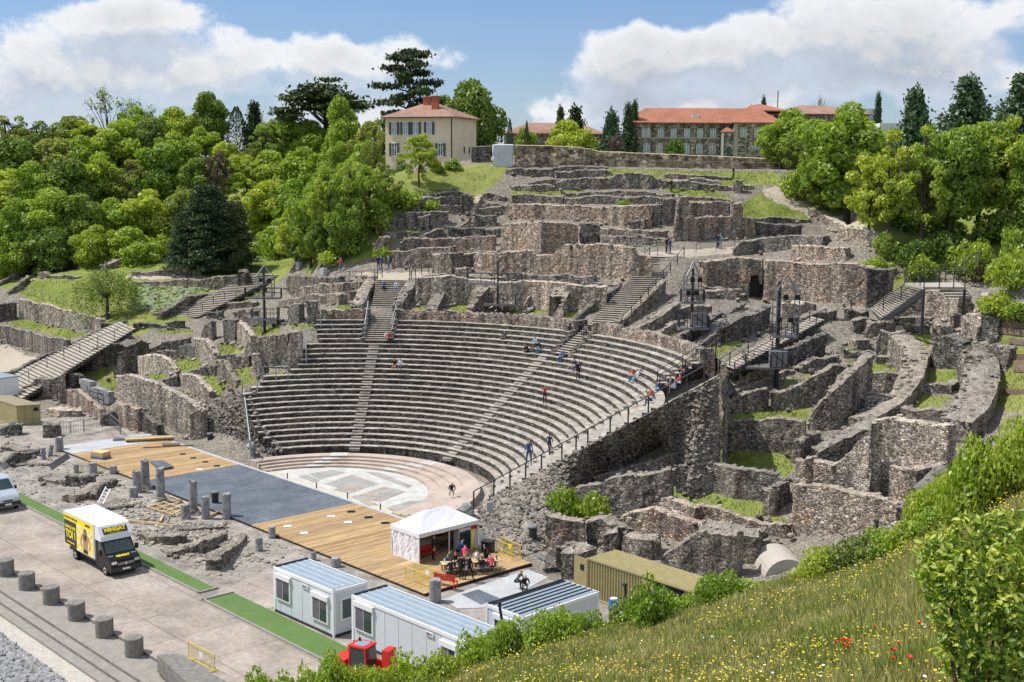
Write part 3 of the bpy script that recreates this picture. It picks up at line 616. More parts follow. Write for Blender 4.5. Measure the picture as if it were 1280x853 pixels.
mb=MB(); mb.box(((SX0+24)/2,(YF+YB)/2+4.6,(ZS-.06)/2),(24-SX0-.1,YF-YB-.1,ZS-.06)); mb.build('substructure',M['black'],stage)
mb=MB(); mb.box((-7,YF+4.6+.25,.1),(40,.34,.16)); mb.build('edge_board',M['mat_pale'],stage)
# narrower run of boards towards the tent on the right
mb=MB()
SXR=[pZ(*up_('E7',x,y),0) for x,y in ((440,790),(1000,600),(1097,560),(1060,520),(860,440),(560,640))]
sheet('pale_slab',pz('E7',[(440,790),(680,700),(1097,560),(1250,620),(1000,760),(760,853),(560,860)],.03),.035,M['mat_pale'])
sheet('dark_slab',pz('E7',[(590,750),(720,712),(880,780),(740,830)],.04),.041,M['matting'])
def lawn_blades():
 P_=[]; rg=np.random.default_rng(77)
 for reg,pts in GRASS:
  W_=poly_world(reg,pts); x0,y0=W_.min(0)-.3; x1,y1=W_.max(0)+.3
  if x0<-118 or y1>120: continue
  n=int(min(9000,(x1-x0)*(y1-y0)*26)); q=np.stack([rg.uniform(x0,x1,n),rg.uniform(y0,y1,n)],1); k=inpoly(q[:,0]+rg.normal(0,.22,n),q[:,1]+rg.normal(0,.22,n),W_); P_.append(q[k])
 P_=np.concatenate(P_); n=len(P_); z=T(P_[:,0],P_[:,1]); h=rg.uniform(.08,.3,n); a=rg.uniform(0,6.28,n); wd=rg.uniform(.03,.07,n); V=np.zeros((n,3,3)); dx,dy=np.cos(a)*wd,np.sin(a)*wd
 V[:,0]=np.stack([P_[:,0]+dx,P_[:,1]+dy,z-.05],1); V[:,1]=np.stack([P_[:,0]-dx,P_[:,1]-dy,z-.05],1); V[:,2]=np.stack([P_[:,0]+rg.normal(0,.08,n),P_[:,1]+rg.normal(0,.08,n),z+h],1)
 o=obj('lawn_grass',mesh('lawn_grass',V.reshape(-1,3),np.arange(3*n).reshape(n,3),M['lawn_blade'])); tag(o,'rough grass growing on the lawns among the ruins','grass',kind='stuff')
lawn_blades()
def scatter_stones(name,label,poly,n,s0,s1,mat,zf,seed):
 rr_=random.Random(seed); P=np.array(poly); x0,y0=P.min(0); x1,y1=P.max(0); mb=MB(); k=0; c=0
 while k<n and c<n*9:
  c+=1; x,y=rr_.uniform(x0,x1),rr_.uniform(y0,y1)
  if not inpoly(np.array([x]),np.array([y]),P)[0]: continue
  s=rr_.uniform(s0,s1)*rr_.random() ** .5; mb.blob((x,y,zf(x,y)+s*.15),(s,s*.8,s*.5),rng=rr_,jit=.35); k+=1
 o=mb.build(name,mat); tag(o,label,'stones',kind='stuff')
scatter_stones('scattered_stones','small stones strewn over the dusty court behind the stage',[(-46,-18.9),(13,-17.6),(13,-9.8),(-46,-9.8)],1500,.05,.24,M['boulder'],lambda x,y: 0.0,5)
scatter_stones('scattered_stones','stones lying between the foundations behind the columns',[(-8,-16.5),(9,-17.2),(12,-13),(2,-11),(-10,-12)],700,.10,.34,M['boulder'],lambda x,y: 0.0,6)
Pb=poly_world('P',[(158,386),(178,358),(262,362),(245,380),(205,398)]); rg_=np.random.default_rng(8); q_=np.stack([rg_.uniform(Pb[:,0].min(),Pb[:,0].max(),5200),rg_.uniform(Pb[:,1].min(),Pb[:,1].max(),5200)],1); q_=q_[inpoly(q_[:,0],q_[:,1],Pb)]
mb=MB(); rr_=random.Random(2)
for x,y in q_[:900]: z=float(T(x,y)[0]); s=rr_.uniform(.2,.42); mb.add([(x-s,y-s*.5,z+.1),(x+s*.2,y-s*.6,z+.32),(x+s,y+s*.4,z+.22),(x,y+s*.7,z+.12)],[(0,1,2,3)])
o=mb.build('bank_plants',plain('pale_silvery_leaves',(.70,.76,.58),.8,var=.3)); tag(o,'pale silvery planting in rows on the grass bank','planting',kind='stuff')
# ---------------------------------------------------------------- ruined walls
def smooth_noise(n,step,rg):
 k=max(2,int(n/step)+2); c=rg.random(k)-.5; return np.interp(np.linspace(0,k-1,n),np.arange(k),c)
WALLN=[0]
def Wl(label,reg,pts,mat='rubble',th=.9,side=None,rough=.07,top=.14,hang=False,cell=.42,dist=None,cat='wall',name='ruined_wall',zs=None,stones=True):
 WALLN[0]+=1; seed=WALLN[0]; rg=np.random.default_rng(seed*13+5)
 B=[]; H=[]
 for (x,yt,yb) in pts:
  u,vt=up_(reg,x,yt); _,vb=up_(reg,x,yb)
  if dist: P=pD(u,vb,dist)
  else: P=pT(u,vb)
  zt=zat(P[0],P[1],vt)
  if hang: H.append((zt,zat(P[0],P[1],up_(reg,x,hang)[1])))
  else: H.append((zt,P[2]))
  B.append(P[:2])
 B=np.array(B); H=np.array(H)
 seg=np.hypot(*(B[1:]-B[:-1]).T); s=np.concatenate([[0],np.cumsum(seg)]); Lt=s[-1]
 if Lt<.4: return None
 n=max(3,int(Lt/cell)+1); n=min(n,160); t=np.linspace(0,Lt,n)
 bx=np.interp(t,s,B[:,0]); by=np.interp(t,s,B[:,1]); zt=np.interp(t,s,H[:,0]); zb=np.interp(t,s,H[:,1])
 dx=np.gradient(bx); dy=np.gradient(by); l=np.hypot(dx,dy)+1e-9; nx,ny=-dy/l,dx/l
 # thickness is laid off away from the viewer's side of the wall
 mx,my=B.mean(0); away=np.array([mx-CAM[0],my-CAM[1]])
 sg=1.0 if (nx.mean()*away[0]+ny.mean()*away[1])>0 else -1.0
 if side is not None: sg=sg*side
 nx,ny=nx*sg,ny*sg
 hmax=float((zt-zb).max()); m=int(np.clip(hmax/cell,2,16));
 zt=zt+smooth_noise(n,5,rg)*top*2.6+(rg.random(n)-.5)*top
 zt=np.maximum(zt,zb+.12)
 V=np.zeros((n,m+5,3)); foot=0 if hang else .7
 wav=smooth_noise(n,5,rg)*.16*min(1,th)
 for j in range(m+1):
  f=j/m; z=(zb-foot)*(1-f)+zt*f
  r1=(rg.random(n)-.5)*rough; V[:,j,0]=bx+nx*(r1+wav*.6); V[:,j,1]=by+ny*(r1+wav*.6); V[:,j,2]=z+(rg.random(n)-.5)*rough*.5*(f<1)
 for q,(f,dz) in enumerate(((.35,.10),(.7,.06))):
  r1=(rg.random(n)-.5)*rough; V[:,m+1+q,0]=bx+nx*(th*f+r1+wav*.6); V[:,m+1+q,1]=by+ny*(th*f+r1+wav*.6); V[:,m+1+q,2]=zt+dz+(rg.random(n)-.5)*top*.9
 V[:,m+3,0]=bx+nx*(th+wav); V[:,m+3,1]=by+ny*(th+wav); V[:,m+3,2]=zt-rg.random(n)*top
 V[:,m+4,0]=bx+nx*(th+.1+wav); V[:,m+4,1]=by+ny*(th+.1+wav); V[:,m+4,2]=zb-foot-(.6 if not hang else 0)
 # break up the run of the wall a little so that its stations do not line up
 off=(rg.random((n,m+5))-.5)*cell*.35; off[0]=rg.random(m+5)*.3; off[-1]=-rg.random(m+5)*.3
 V[:, :,0]+=off*(dx/l)[:,None]; V[:, :,1]+=off*(dy/l)[:,None]
 q=m+5; idx=np.arange(n*q).reshape(n,q)
 Fq=np.stack([idx[:-1, :-1].ravel(),idx[:-1,1:].ravel(),idx[1:,1:].ravel(),idx[1:, :-1].ravel()],1)
 Fc=[tuple(f) for f in Fq]+[(idx[i,q-1],idx[i,0],idx[i+1,0],idx[i+1,q-1]) for i in range(n-1)]
 # end faces,fanned over an inner point so they are rough too
 VV=[tuple(v) for v in V.reshape(-1,3)]
 for e,rev in ((0,False),(n-1,True)):
  cpt=V[e].mean(0)+np.array([dx[e],dy[e],0])/l[e]*(.1 if rev else -.1); VV.append(tuple(cpt)); ci=len(VV)-1
  for j in range(q):
   a,b_=idx[e,j],idx[e,(j+1) % q]; Fc.append((a,b_,ci) if rev else (b_,a,ci))
 mb=MB(); mb.V=VV; mb.F=Fc; mb.M=[0]*len(Fc)
 if stones and not hang:
  rr_=random.Random(seed)
  for i in [i for i in range(n) for _ in range(1+int(th*1.7))]:
   if rr_.random()<.6:
    f=rr_.random(); sz=rr_.uniform(.10,.22); mb.blob((bx[i]+nx[i]*th*f,by[i]+ny[i]*th*f,zt[i]+.02),(sz*1.2,sz*1.2,sz*.75),rng=rr_)
   if rr_.random()<.22/(1+int(th*1.7)):
    sz=rr_.uniform(.12,.32); dd=rr_.uniform(.1,.8); mb.blob((bx[i]-nx[i]*dd,by[i]-ny[i]*dd,zb[i]+sz*.3),(sz,sz,sz*.8),rng=rr_)
 P0=(float(bx[n // 2]),float(by[n // 2]),float(zb[n // 2])); mb.V=[(v[0]-P0[0],v[1]-P0[1],v[2]-P0[2]) for v in mb.V]
 me=mesh(name,mb.V,mb.F,M[mat]); bm=bmesh.new(); bm.from_mesh(me); bmesh.ops.recalc_face_normals(bm,faces=bm.faces); bm.to_mesh(me); bm.free()
 o=obj(name,me,None,P0); tag(o,label,cat); return o
WALLS=[
# --- top of the hill (E2: origin 620,190)
('long broken wall nearest the garden wall, crossing the top of the ruins','E2',[(60,118,150),(200,118,165),(380,110,170),(560,98,160),(740,105,155)],'rubble',1.6),
('short broken wall below the uppermost ruin, under its right end','E2',[(400,140,215),(560,124,180),(700,122,172),(770,132,165)],'rubble',1.2),
('even low wall above the strip of grass on the upper terrace','E2',[(90,225,268),(250,227,270),(400,225,272)],'rubble',1.4),
('humped wall rising to a rounded peak on the upper terrace','E2',[(390,215,270),(450,190,268),(640,178,262),(770,175,258),(800,148,256),(880,138,256),(950,142,255),(1050,165,252),(1060,185,250),(1150,195,248)],'rubble',1.2),
('tumbled rubble wall beside the black standing figure on the upper right','E3',[(40,95,130),(200,95,140),(300,110,140),(510,120,140)],'rubble',1.0),
('rubble wall ending in a small square pier above the green slope','E3',[(0,130,190),(130,140,195),(240,150,210),(400,165,205),(510,180,215),(520,140,230),(580,145,235)],'rubble',1.2),
('low curved stone stub right of the square pier on the slope','E3',[(580,175,200),(660,180,205)],'rubble_pale',.8),
('narrow terrace wall under the grass strip, left of the layered walls','E2',[(100,290,350),(280,295,350),(450,300,350)],'rubble',1.0),
('upper of the two layered long walls with a slab-like top','E2',[(450,282,310),(620,265,300),(820,265,300),(1000,268,305),(1180,290,330)],'rubble',1.4),
('lower of the two layered long walls with weeds on its top','E2',[(450,312,350),(700,300,352),(1040,305,356),(1190,318,350)],'rubble',1.6),
('long plain retaining wall above the box-shaped ruin','E2',[(70,355,450),(250,356,452),(420,360,455),(620,372,458),(900,365,512),(1030,368,515)],'rubble_pink',1.2),
('square pier closing the long plain retaining wall on the right','E2',[(1030,355,498),(1100,360,495)],'rubble',1.6),
('dark recessed wall right of the square pier','E2',[(1100,322,490),(1200,326,470)],'rubble',.9),
('tall front wall of the box-shaped ruin with white repair marks','E2',[(30,482,662),(100,478,665),(300,472,690),(550,482,628)],'rubble_pink',1.0),
('dark right-hand part of the box-shaped ruin','E2',[(552,484,628),(620,482,622),(690,480,612)],'rubble_dark',2.5),
('long low reddish wall right of the box-shaped ruin','E2',[(685,515,615),(930,522,615),(1030,530,612),(1150,537,605)],'rubble_pink',.9),
('crumbled block standing on the long low reddish wall','E2',[(880,478,520),(940,462,520),(1000,465,520)],'rubble',1.2),
('towering crumbled pier left of the two-storey niche','E3',[(110,470,545),(120,360,545),(150,240,545),(215,250,545)],'rubble_pink',1.8),
('upper storey of the two-storey niche above the terrace walk','E3',[(215,290,385),(350,288,385),(500,290,385)],'rubble_pink',.9),
('lower storey of the two-storey niche above the terrace walk','E3',[(195,385,540),(350,385,530),(505,388,530)],'rubble_pink',.7),
('slim ruined wall crest on top of the two-storey niche','E3',[(150,238,270),(340,250,275),(510,275,292)],'rubble',1.0),
('right pier of the two-storey niche with bonded corner stones','E3',[(505,290,530),(575,285,530)],'rubble_pink',1.4),
('plain wall between the niche and the dark recess','E3',[(575,395,530),(665,395,510)],'rubble_pink',1.2),
('thin capped wall below the green slope','E3',[(580,388,420),(800,392,425),(1040,395,420)],'rubble',.9),
('dark shadowed wall with a leaning timber, right of the niche','E3',[(665,425,510),(810,440,512),(980,445,500)],'rubble_dark',1.0),
('rough rubble bank wall above the arched wall','E3',[(510,600,640),(560,545,640),(700,520,620),(890,500,600),(1110,505,600)],'rubble',1.8),
('banded ruin stepping down at the right above the arched wall','E3',[(890,570,670),(1000,575,680),(1280,590,690)],'rubble_pink',1.0),
('broken stone blocks piled along the foot of the footpath','E3',[(1010,330,370),(1080,350,400),(1150,390,450),(1210,420,480),(1280,440,500)],'rubble_pale',1.4),
('pale broken wall running right below the tree-shaded bank','A3',[(600,590,640),(700,610,650),(780,640,690)],'rubble_pale',1.2),
('low ruin in the shade of the big round tree','A3',[(640,540,570),(900,555,590),(1000,560,600)],'rubble_pale',1.2),
# --- stepped ruins upper left (E1: origin 420,230)
('black-topped small wall at the very top of the stepped ruins','E1',[(730,38,62),(860,36,58)],'rubble_dark',1.0),
('uppermost ragged wall of the stepped ruins','E1',[(620,110,150),(700,66,112),(900,60,104),(960,70,110)],'rubble',1.2),
('second ragged wall of the stepped ruins','E1',[(540,190,215),(650,98,190),(880,90,165),(1000,82,150)],'rubble',1.2),
('small inner wall stub under the second ragged wall','E1',[(720,165,212),(900,160,215)],'rubble',.8),
('long wall with a level coping in the middle of the stepped ruins','E1',[(430,228,250),(520,215,335),(700,206,305),(820,212,300)],'rubble',1.0),
('leaning diagonal wall climbing through the stepped ruins','E1',[(1000,215,250),(1030,130,200),(1065,80,140)],'rubble_pale',1.5),
('dark vertical wall face left of the leaning diagonal wall','E1',[(900,90,240),(960,92,240),(1000,100,235)],'rubble_dark',1.0),
('wall block right of the leaning diagonal wall','E1',[(1060,80,130),(1160,75,130),(1240,95,150)],'rubble',1.2),
('lower wall block right of the leaning diagonal wall','E1',[(1050,150,225),(1180,148,225),(1277,160,240)],'rubble',1.2),
('square battered block at the left edge of the stepped ruins','E1',[(372,275,345),(420,250,345),(500,252,345)],'rubble',2.2),
('free-standing stub between the square block and the long wall','E1',[(590,245,340),(680,240,340)],'rubble',1.0),
('broken corner wall low on the left edge of the stepped ruins','E1',[(320,362,400),(450,350,400),(620,355,400)],'rubble',2.0),
('slumped wall with a slanting top in the stepped ruins','E1',[(640,372,402),(760,325,402),(800,330,385)],'rubble',1.4),
('dark niche wall beside the slumped wall','E1',[(800,315,382),(980,320,382),(1200,330,392)],'rubble_dark',1.0),
('upright wall piece in front of the leaning diagonal wall','E1',[(1000,232,312),(1160,235,312)],'rubble',1.0),
('tumbling wall end over the dark niche','E1',[(905,300,318),(980,250,312)],'rubble',1.4),
('wide reddish terrace wall above the square tower stump','E1',[(450,480,520),(490,402,520),(750,400,505),(860,396,500),(1150,388,492)],'rubble_pink',1.1),
('broad wall behind the walker in red','E1',[(400,502,610),(450,492,612),(690,470,612),(860,466,600)],'rubble',1.0),
('ragged vertical wall end left of the terrace steps','E1',[(270,440,570),(330,385,570),(395,380,570)],'rubble',1.6),
('square tower stump with a pale plastered face','E1',[(690,510,655),(760,506,675),(845,512,680)],'rubble',2.2),
('small cube of masonry at the foot of the tower stump','E1',[(850,618,700),(950,618,700)],'rubble',1.6),
('curved wall top running from the stair head to the tower stump','E1',[(560,700,750),(640,668,745),(820,664,730)],'rubble',1.3),
('low wall left of the stair head, upper one','E1',[(0,672,700),(150,668,700),(260,676,705)],'rubble',1.2),
('low wall left of the stair head, middle one','E1',[(0,745,775),(150,712,765),(260,680,740)],'rubble',1.2),
('low wall left of the stair head, nearest the lawn','E1',[(0,795,850),(100,780,850),(190,768,840)],'rubble',1.2),
# --- tall terrace wall and niches
('tall ragged terrace wall above the niches and buttresses','E2',[(-250,700,770),(-120,690,790),(0,672,822),(120,665,822),(240,655,825),(270,700,828),(390,700,835),(400,655,835),(450,630,838),(700,620,845),(900,640,850),(930,690,850),(1040,705,850)],'rubble_pink',1.3),
('long low ledge at the foot of the tall terrace wall','B2',[(500,92,108),(700,90,105),(880,98,110),(1080,110,125)],'rubble',1.2),
('pale wall of the hollow niches behind the top seat row','B2',[(300,82,192),(420,78,192),(520,95,180),(620,100,205),(760,100,205),(880,110,215),(1030,122,215)],'rubble_pale',.9),
('narrow leaning buttress right of the left stair','B2',[(440,105,165),(412,150,200),(385,205,228)],'rubble',1.7),
('bulky buttress behind the middle lighting mast','B2',[(600,108,190),(555,150,215),(515,205,230)],'rubble',2.6),
('slanting buttress in the middle of the niches','B2',[(770,112,180),(740,155,210),(700,205,225)],'rubble',2.0),
('broad slanting buttress nearest the middle stair','B2',[(905,112,200),(870,170,235),(820,225,252)],'rubble',2.2),
('rough parapet on the left side of the left stair','B2',[(150,95,140),(120,150,190),(98,190,212)],'rubble',1.5),
('rough parapet on the right side of the left stair','B2',[(310,90,130),(280,140,190),(248,195,222)],'rubble',1.4),
('dark stepped parapet between the grass and the middle stair','B2',[(1090,105,135),(1010,160,200),(930,225,260),(880,275,320)],'rubble_dark',.6),
('pale flat-topped parapet right of the middle stair','B2',[(1260,95,150),(1170,175,225),(1075,262,288)],'rubble',.8),
# --- arched wall and wedges (D1: origin 860,320)
('long ragged wall left of the small dark archway','D1',[(110,50,240),(200,32,250),(330,20,280),(462,22,330)],'rubble_pink',1.6),
('long ragged wall right of the small dark archway','D1',[(562,30,345),(700,45,350),(900,60,355),(1100,62,365),(1280,72,382),(1400,80,385)],'rubble_pink',1.6),
('added near-black wall standing for the shade inside the small archway','D1',[(430,120,306),(595,120,310)],'arch_shade',.5),
('end of the ragged wall beside the upper wooden stair','D2',[(120,85,385),(250,95,370),(335,100,345)],'rubble_dark',1.6),
('low bench-like wall left of the archway','D1',[(130,238,275),(300,245,325),(425,265,330)],'rubble_dark',1.6),
('first wedge-shaped radial wall right of the middle stair','D1',[(0,615,660),(100,540,610),(250,450,560),(430,372,460)],'rubble_dark',1.3),
('broad rubble-topped radial wall left of the right stair','D1',[(80,680,720),(200,600,690),(400,490,640),(500,440,590),(630,400,560)],'rubble_dark',2.4),
('wedge wall directly right of the middle stair','P',[(786,416,424),(818,399,414),(852,378,398)],'rubble',1.3),
('low wedge wall below the grey cabin mast','P',[(812,421,428),(835,410,421),(858,401,413)],'rubble',1.0),
('crumbled wall line at the foot of the arched wall','P',[(868,366,376),(900,362,372),(930,368,377)],'rubble_pale',1.4),
('short radial wall stub at the far left of the wedges','B3',[(0,200,235),(60,185,230),(150,180,215)],'rubble',1.4),
('ragged wall pieces below the archway','D1',[(430,390,470),(560,395,450),(640,400,440)],'rubble',1.4),
('tumbled block between the masts above the right stair','D1',[(830,380,500),(900,365,480),(980,375,450)],'rubble_pale',1.6),
('sloping dark-sided wall along the right of the right stair','D1',[(720,735,860),(870,665,830),(1060,600,770)],'rubble_dark',.9),
('bright end pier of the sloping stair wall','D1',[(1048,600,775),(1085,600,775)],'rubble_pale',1.2),
('lower radial wall beneath the sloping stair wall','D1',[(850,850,900),(1000,785,860),(1150,768,830)],'rubble',.9),
# --- chambers at the right (D2: origin 1060,320)
('shaded wall under the foot of the upper wooden stair','D2',[(0,400,480),(90,398,480),(165,400,470)],'rubble_dark',1.2),
('shallow wall bay left of the chambers, upper one','D2',[(35,480,560),(100,455,560),(230,455,520)],'rubble',1.0),
('shallow wall bay left of the chambers, lower one','D2',[(130,560,605),(175,490,605),(340,485,560)],'rubble',1.0),
('small stepped block under the shallow wall bays','D2',[(0,600,650),(40,605,690),(170,610,690)],'rubble',1.2),
('big flat-topped block at the head of the inner chambers','D2',[(190,620,722),(225,550,724),(400,560,730),(425,600,735)],'rubble',1.0),
('smooth capped wall under the upper wooden stair','D2',[(330,460,505),(480,455,500),(600,462,508)],'rubble',1.0),
('dark low wall above the topmost triangular lawn','D2',[(400,495,572),(500,495,572),(600,500,575)],'rubble_dark',.8),
('brown wall filling the triangle under the wooden stair','D2',[(340,395,450),(450,330,445),(548,270,442)],'rubble_dark',.6),
('tall pale curved wall right of the wooden stair','D2',[(555,252,442),(680,262,455),(790,290,500)],'rubble_pale',1.6),
('dark broken end of the tall pale curved wall','D2',[(790,290,440),(860,300,440),(920,350,430)],'rubble',1.4),
('pale wall face stepping down beside the walkway','D2',[(780,455,515),(880,420,570),(960,430,650)],'rubble_pale',1.6),
('dark jagged wall end facing the garden steps','D2',[(960,440,665),(1060,460,660),(1095,485,650)],'rubble_dark',1.6),
('isolated pale wall piece under the purple shrub','D2',[(950,290,420),(1020,280,420),(1085,290,410)],'rubble_pale',1.2),
('grey wall piece furthest right under the shrubs','D2',[(1100,350,435),(1190,358,430)],'rubble',1.2),
('curving retaining wall below the sunken walkway','D2',[(600,500,600),(720,535,620),(800,590,650),(848,640,700)],'rubble_pale',.8),
('huge dark rough block between the two lawns','D2',[(582,700,812),(640,602,815),(740,600,825),(842,655,828)],'rubble_dark',2.0),
('small dark block right of the huge rough block','D2',[(852,640,720),(955,632,725)],'rubble_dark',1.2),
('outer ring wall with a very broad crumbling top','P',[(1238,436,446),(1248,455,474),(1249,470,496),(1243,494,520),(1232,512,542),(1212,527,556)],'rubble',3.0),
('stepped end of the outer ring wall under the garden steps','D2',[(960,662,820),(1060,660,835),(1165,670,850)],'rubble',2.2),
('front edge wall of the lowest chamber lawn','D4',[(330,400,450),(420,408,480),(550,420,500),(700,425,515),(930,470,545)],'rubble',1.4),
('middle ring wall with a wide sloping rubble top','P',[(1134,417,445),(1148,425,452),(1158,437,462),(1158,452,478),(1154,466,492),(1146,482,504),(1134,496,514),(1120,507,522),(1100,520,534),(1084,530,545)],'rubble',2.2),
('inner ring wall curving down beside the two long lawns','D3',[(905,515,605),(980,390,610),(1080,300,605),(1200,200,560),(1280,115,500),(1400,30,400)],'rubble',1.6),
('dark-faced cross wall between the two small chamber lawns','D4',[(140,152,300),(270,152,310),(400,158,300)],'rubble',1.0),
('thin kerb-like cross wall under the big flat-topped block','D4',[(185,42,92),(300,50,95),(430,58,102)],'rubble',.8),
('cross wall between the two right-hand chamber lawns','D4',[(515,242,305),(640,248,310),(775,252,315)],'rubble',1.0),
('cross wall in the lower left chamber','D4',[(80,315,440),(200,312,440),(330,322,420)],'rubble',1.2),
('wide plain wall with three square holes facing the meadow','D4',[(150,580,860),(180,505,870),(300,498,870),(500,520,870),(690,545,870),(722,552,870)],'rubble_pale',1.4),
('stone bench ledge at the foot of the wall with three holes','C7',[(320,48,180),(450,60,190),(640,60,215),(760,82,225),(880,66,170)],'rubble_pink',1.2),
('tall wall with a white limewash line above the shrubs','C7',[(316,135,320),(450,150,320),(600,185,300),(705,218,280)],'rubble_pink',1.0),
('dark ragged wall corner above the wild shrubs','C7',[(700,215,285),(780,160,270),(885,75,200)],'rubble_dark',1.2),
('wall of weathered rubble between the two long lawns','D3',[(120,592,742),(280,562,748),(430,520,750),(610,515,770),(700,520,778),(900,540,792)],'rubble',1.1),
('descending wall above the upper long lawn','D3',[(270,415,475),(350,372,478),(480,310,465),(620,262,452)],'rubble',1.0),
('uneven wall right of the descending wall, behind the mast foot','D3',[(625,300,455),(740,290,448),(850,240,435),(1000,160,425),(1100,112,400),(1250,105,330)],'rubble',1.1),
('thin sloping kerb nearest the right stair, upper of three','D3',[(320,195,215),(430,140,165),(530,115,130)],'rubble_pale',.5),
('thin sloping kerb by the right stair, middle of three','D3',[(350,245,285),(470,190,235),(600,130,170)],'rubble_pale',.6),
('thin sloping kerb by the right stair, lowest of three','D3',[(350,300,330),(600,205,240),(820,130,165)],'rubble_pale',.6),
('square pier wall standing across the right end of the lower lawns','D3',[(785,695,855),(865,700,860)],'rubble',1.2),
('wall running back from the square pier to the inner ring','D3',[(865,700,850),(940,650,760),(1025,608,680)],'rubble_dark',1.2),
('wall between the middle and the lowest long lawn','D6',[(0,132,330),(160,125,340),(350,160,392),(600,202,422),(745,242,432)],'rubble',1.1),
('stout pier with a dark side next to the lowest lawn','D6',[(555,320,530),(640,305,535),(680,330,520)],'rubble',1.2),
('dark-sided wall running back from the stout pier','D6',[(650,320,530),(720,280,460),(790,252,400)],'rubble_dark',1.0),
('battered wall end where the lawns meet the limewashed wall','D6',[(780,215,620),(850,100,640),(940,105,620)],'rubble_pink',1.2),
('long sloping retaining wall below the lowest lawn','D6',[(0,430,560),(200,475,600),(450,552,640),(760,605,700)],'rubble_pink',1.0),
('massive block with a dark vertical right face above the shrubs','D6',[(85,600,870),(300,650,880),(540,690,890)],'rubble',3.0),
('broad rubble wall head where the inner and middle rings meet','P',[(1022,566,590),(1062,548,582),(1100,528,570)],'rubble',2.4),
('rising left shoulder of the wall with three square holes','P',[(1000,614,645),(1028,594,645),(1058,564,645),(1086,530,645)],'rubble_pale',1.2),
('thin kerb between the two smallest lawns, left of the inner chambers','P',[(1052,438,447),(1078,440,448)],'rubble',.9),
('thin wall below the smallest lawns','P',[(1046,456,470),(1074,458,470)],'rubble',.9),
('short cross wall between the rings, upper one','P',[(1088,470,486),(1120,472,486)],'rubble',1.0),
('short cross wall between the rings, lower one','P',[(1078,498,520),(1108,498,514)],'rubble',1.0),
('curved wall stub above the sunken walkway','P',[(1186,392,412),(1206,398,420),(1222,410,436)],'rubble',1.2),
('rough stub at the foot of the garden steps','P',[(1216,430,450),(1238,428,450)],'rubble',1.4),
('stub of wall halfway up the right stair','P',[(1000,398,414),(1024,390,404),(1046,388,400)],'rubble',1.2),
('small square ruin above the foot of the right stair','P',[(934,398,412),(958,394,410)],'rubble_dark',1.4),
('level wall line in the upper left of the terraces','P',[(600,262,272),(640,258,270),(668,258,270)],'rubble',.9),
('level wall line left of the box-shaped ruin','P',[(560,300,312),(600,296,310),(618,296,310)],'rubble_dark',.9),
('thin wall line in front of the reddish wall','P',[(752,296,308),(800,297,308),(836,299,309)],'rubble',.8),
('short wall line among the upper grass strips','P',[(660,229,237),(690,226,236),(722,227,236)],'rubble',.8),
('short dark wall above the stair head','P',[(500,318,331),(540,314,329)],'rubble_dark',1.0),
('thin wall line above the niches','P',[(630,342,353),(690,344,355),(742,347,357)],'rubble',.8),
('stub of wall behind the tower stump','P',[(566,322,340),(600,318,336),(622,316,334)],'rubble',1.0),
('thin broken wall at the right of the humped wall','P',[(836,226,234),(870,224,233),(900,228,236)],'rubble_pale',.8),
# --- below the rail (D5: origin 660,540)
('broad wall with weeds below the sloping walkway','D5',[(340,415,600),(480,392,620),(600,372,640),(850,322,650),(1100,285,620)],'rubble',1.2),
('smooth sloping coping that rises to the right under the rail','D5',[(490,350,395),(740,285,350),(900,250,320),(1180,155,250),(1280,135,230)],'rubble_pale',1.0),
('thin pale coping high under the top of the rail','B3',[(0,700,760),(70,640,700),(120,600,700)],'rubble',1.2),
('dark notch wall beneath the middle of the rail','D5',[(330,190,390),(420,150,370),(485,110,350)],'rubble_dark',.8),
('rough wall face right of the dark notch','D5',[(490,105,345),(600,125,320),(725,150,290)],'rubble',1.2),
('small wall behind the left end of the lowest lawn','D5',[(1110,262,480),(1200,270,470),(1300,275,450)],'rubble',1.0),
('low retaining wall sloping right in front of the lowest lawn','D5',[(850,470,600),(1050,500,640),(1280,565,720)],'rubble_pink',1.2),
('upper wall of rough masonry under the top of the rail','D5',[(570,40,130),(720,5,150),(1000,-60,120),(1200,-100,20)],'rubble',1.2),
('pinkish wall under the two round bushes','C6',[(320,22,180),(420,28,185),(530,60,190)],'rubble_pink',1.2),
('hump of masonry right of the two round bushes','C6',[(520,66,160),(600,34,160),(700,100,190)],'rubble',1.8),
('squat block of masonry behind the khaki container door','C6',[(395,205,335),(480,215,345),(590,190,300)],'rubble',2.4),
('cleft block of masonry left of the khaki container roof','C6',[(600,105,205),(685,112,215)],'rubble',2.0),
('rounded block of masonry above the khaki container roof','C6',[(700,120,215),(780,118,235),(880,150,245)],'rubble',2.0),
('shadowed wall right of the khaki container roof','C6',[(900,220,290),(1000,175,310),(1100,85,320),(1280,130,340)],'rubble',1.6),
('pale slope wall in the hollow behind the khaki container','C6',[(700,20,100),(850,-10,120),(1000,30,150),(1100,70,170)],'rubble_pink',1.2),
# --- left wing (B1: origin 0,320)
('tall streaked side wall left of the stage entrance','B1',[(442,462,590),(480,456,605),(560,472,625),(640,502,655),(720,548,690),(768,592,700)],'rubble_pale',1.0),
('dark pier at the end of the streaked side wall','B1',[(722,600,698),(768,598,700)],'rubble_dark',.9),
('dark rubble core heaped above the streaked side wall','B1',[(430,420,470),(480,350,470),(540,322,430),(575,335,400)],'rubble_dark',3.0),
('left-leaning radial wall behind the streaked side wall','E4',[(340,580,650),(400,572,700),(470,610,750),(550,705,790)],'rubble_pale',1.1),
('radial wall dividing the two lawns nearest the seats','E4',[(590,485,600),(640,500,620),(680,570,650),(722,655,680)],'rubble',1.1),
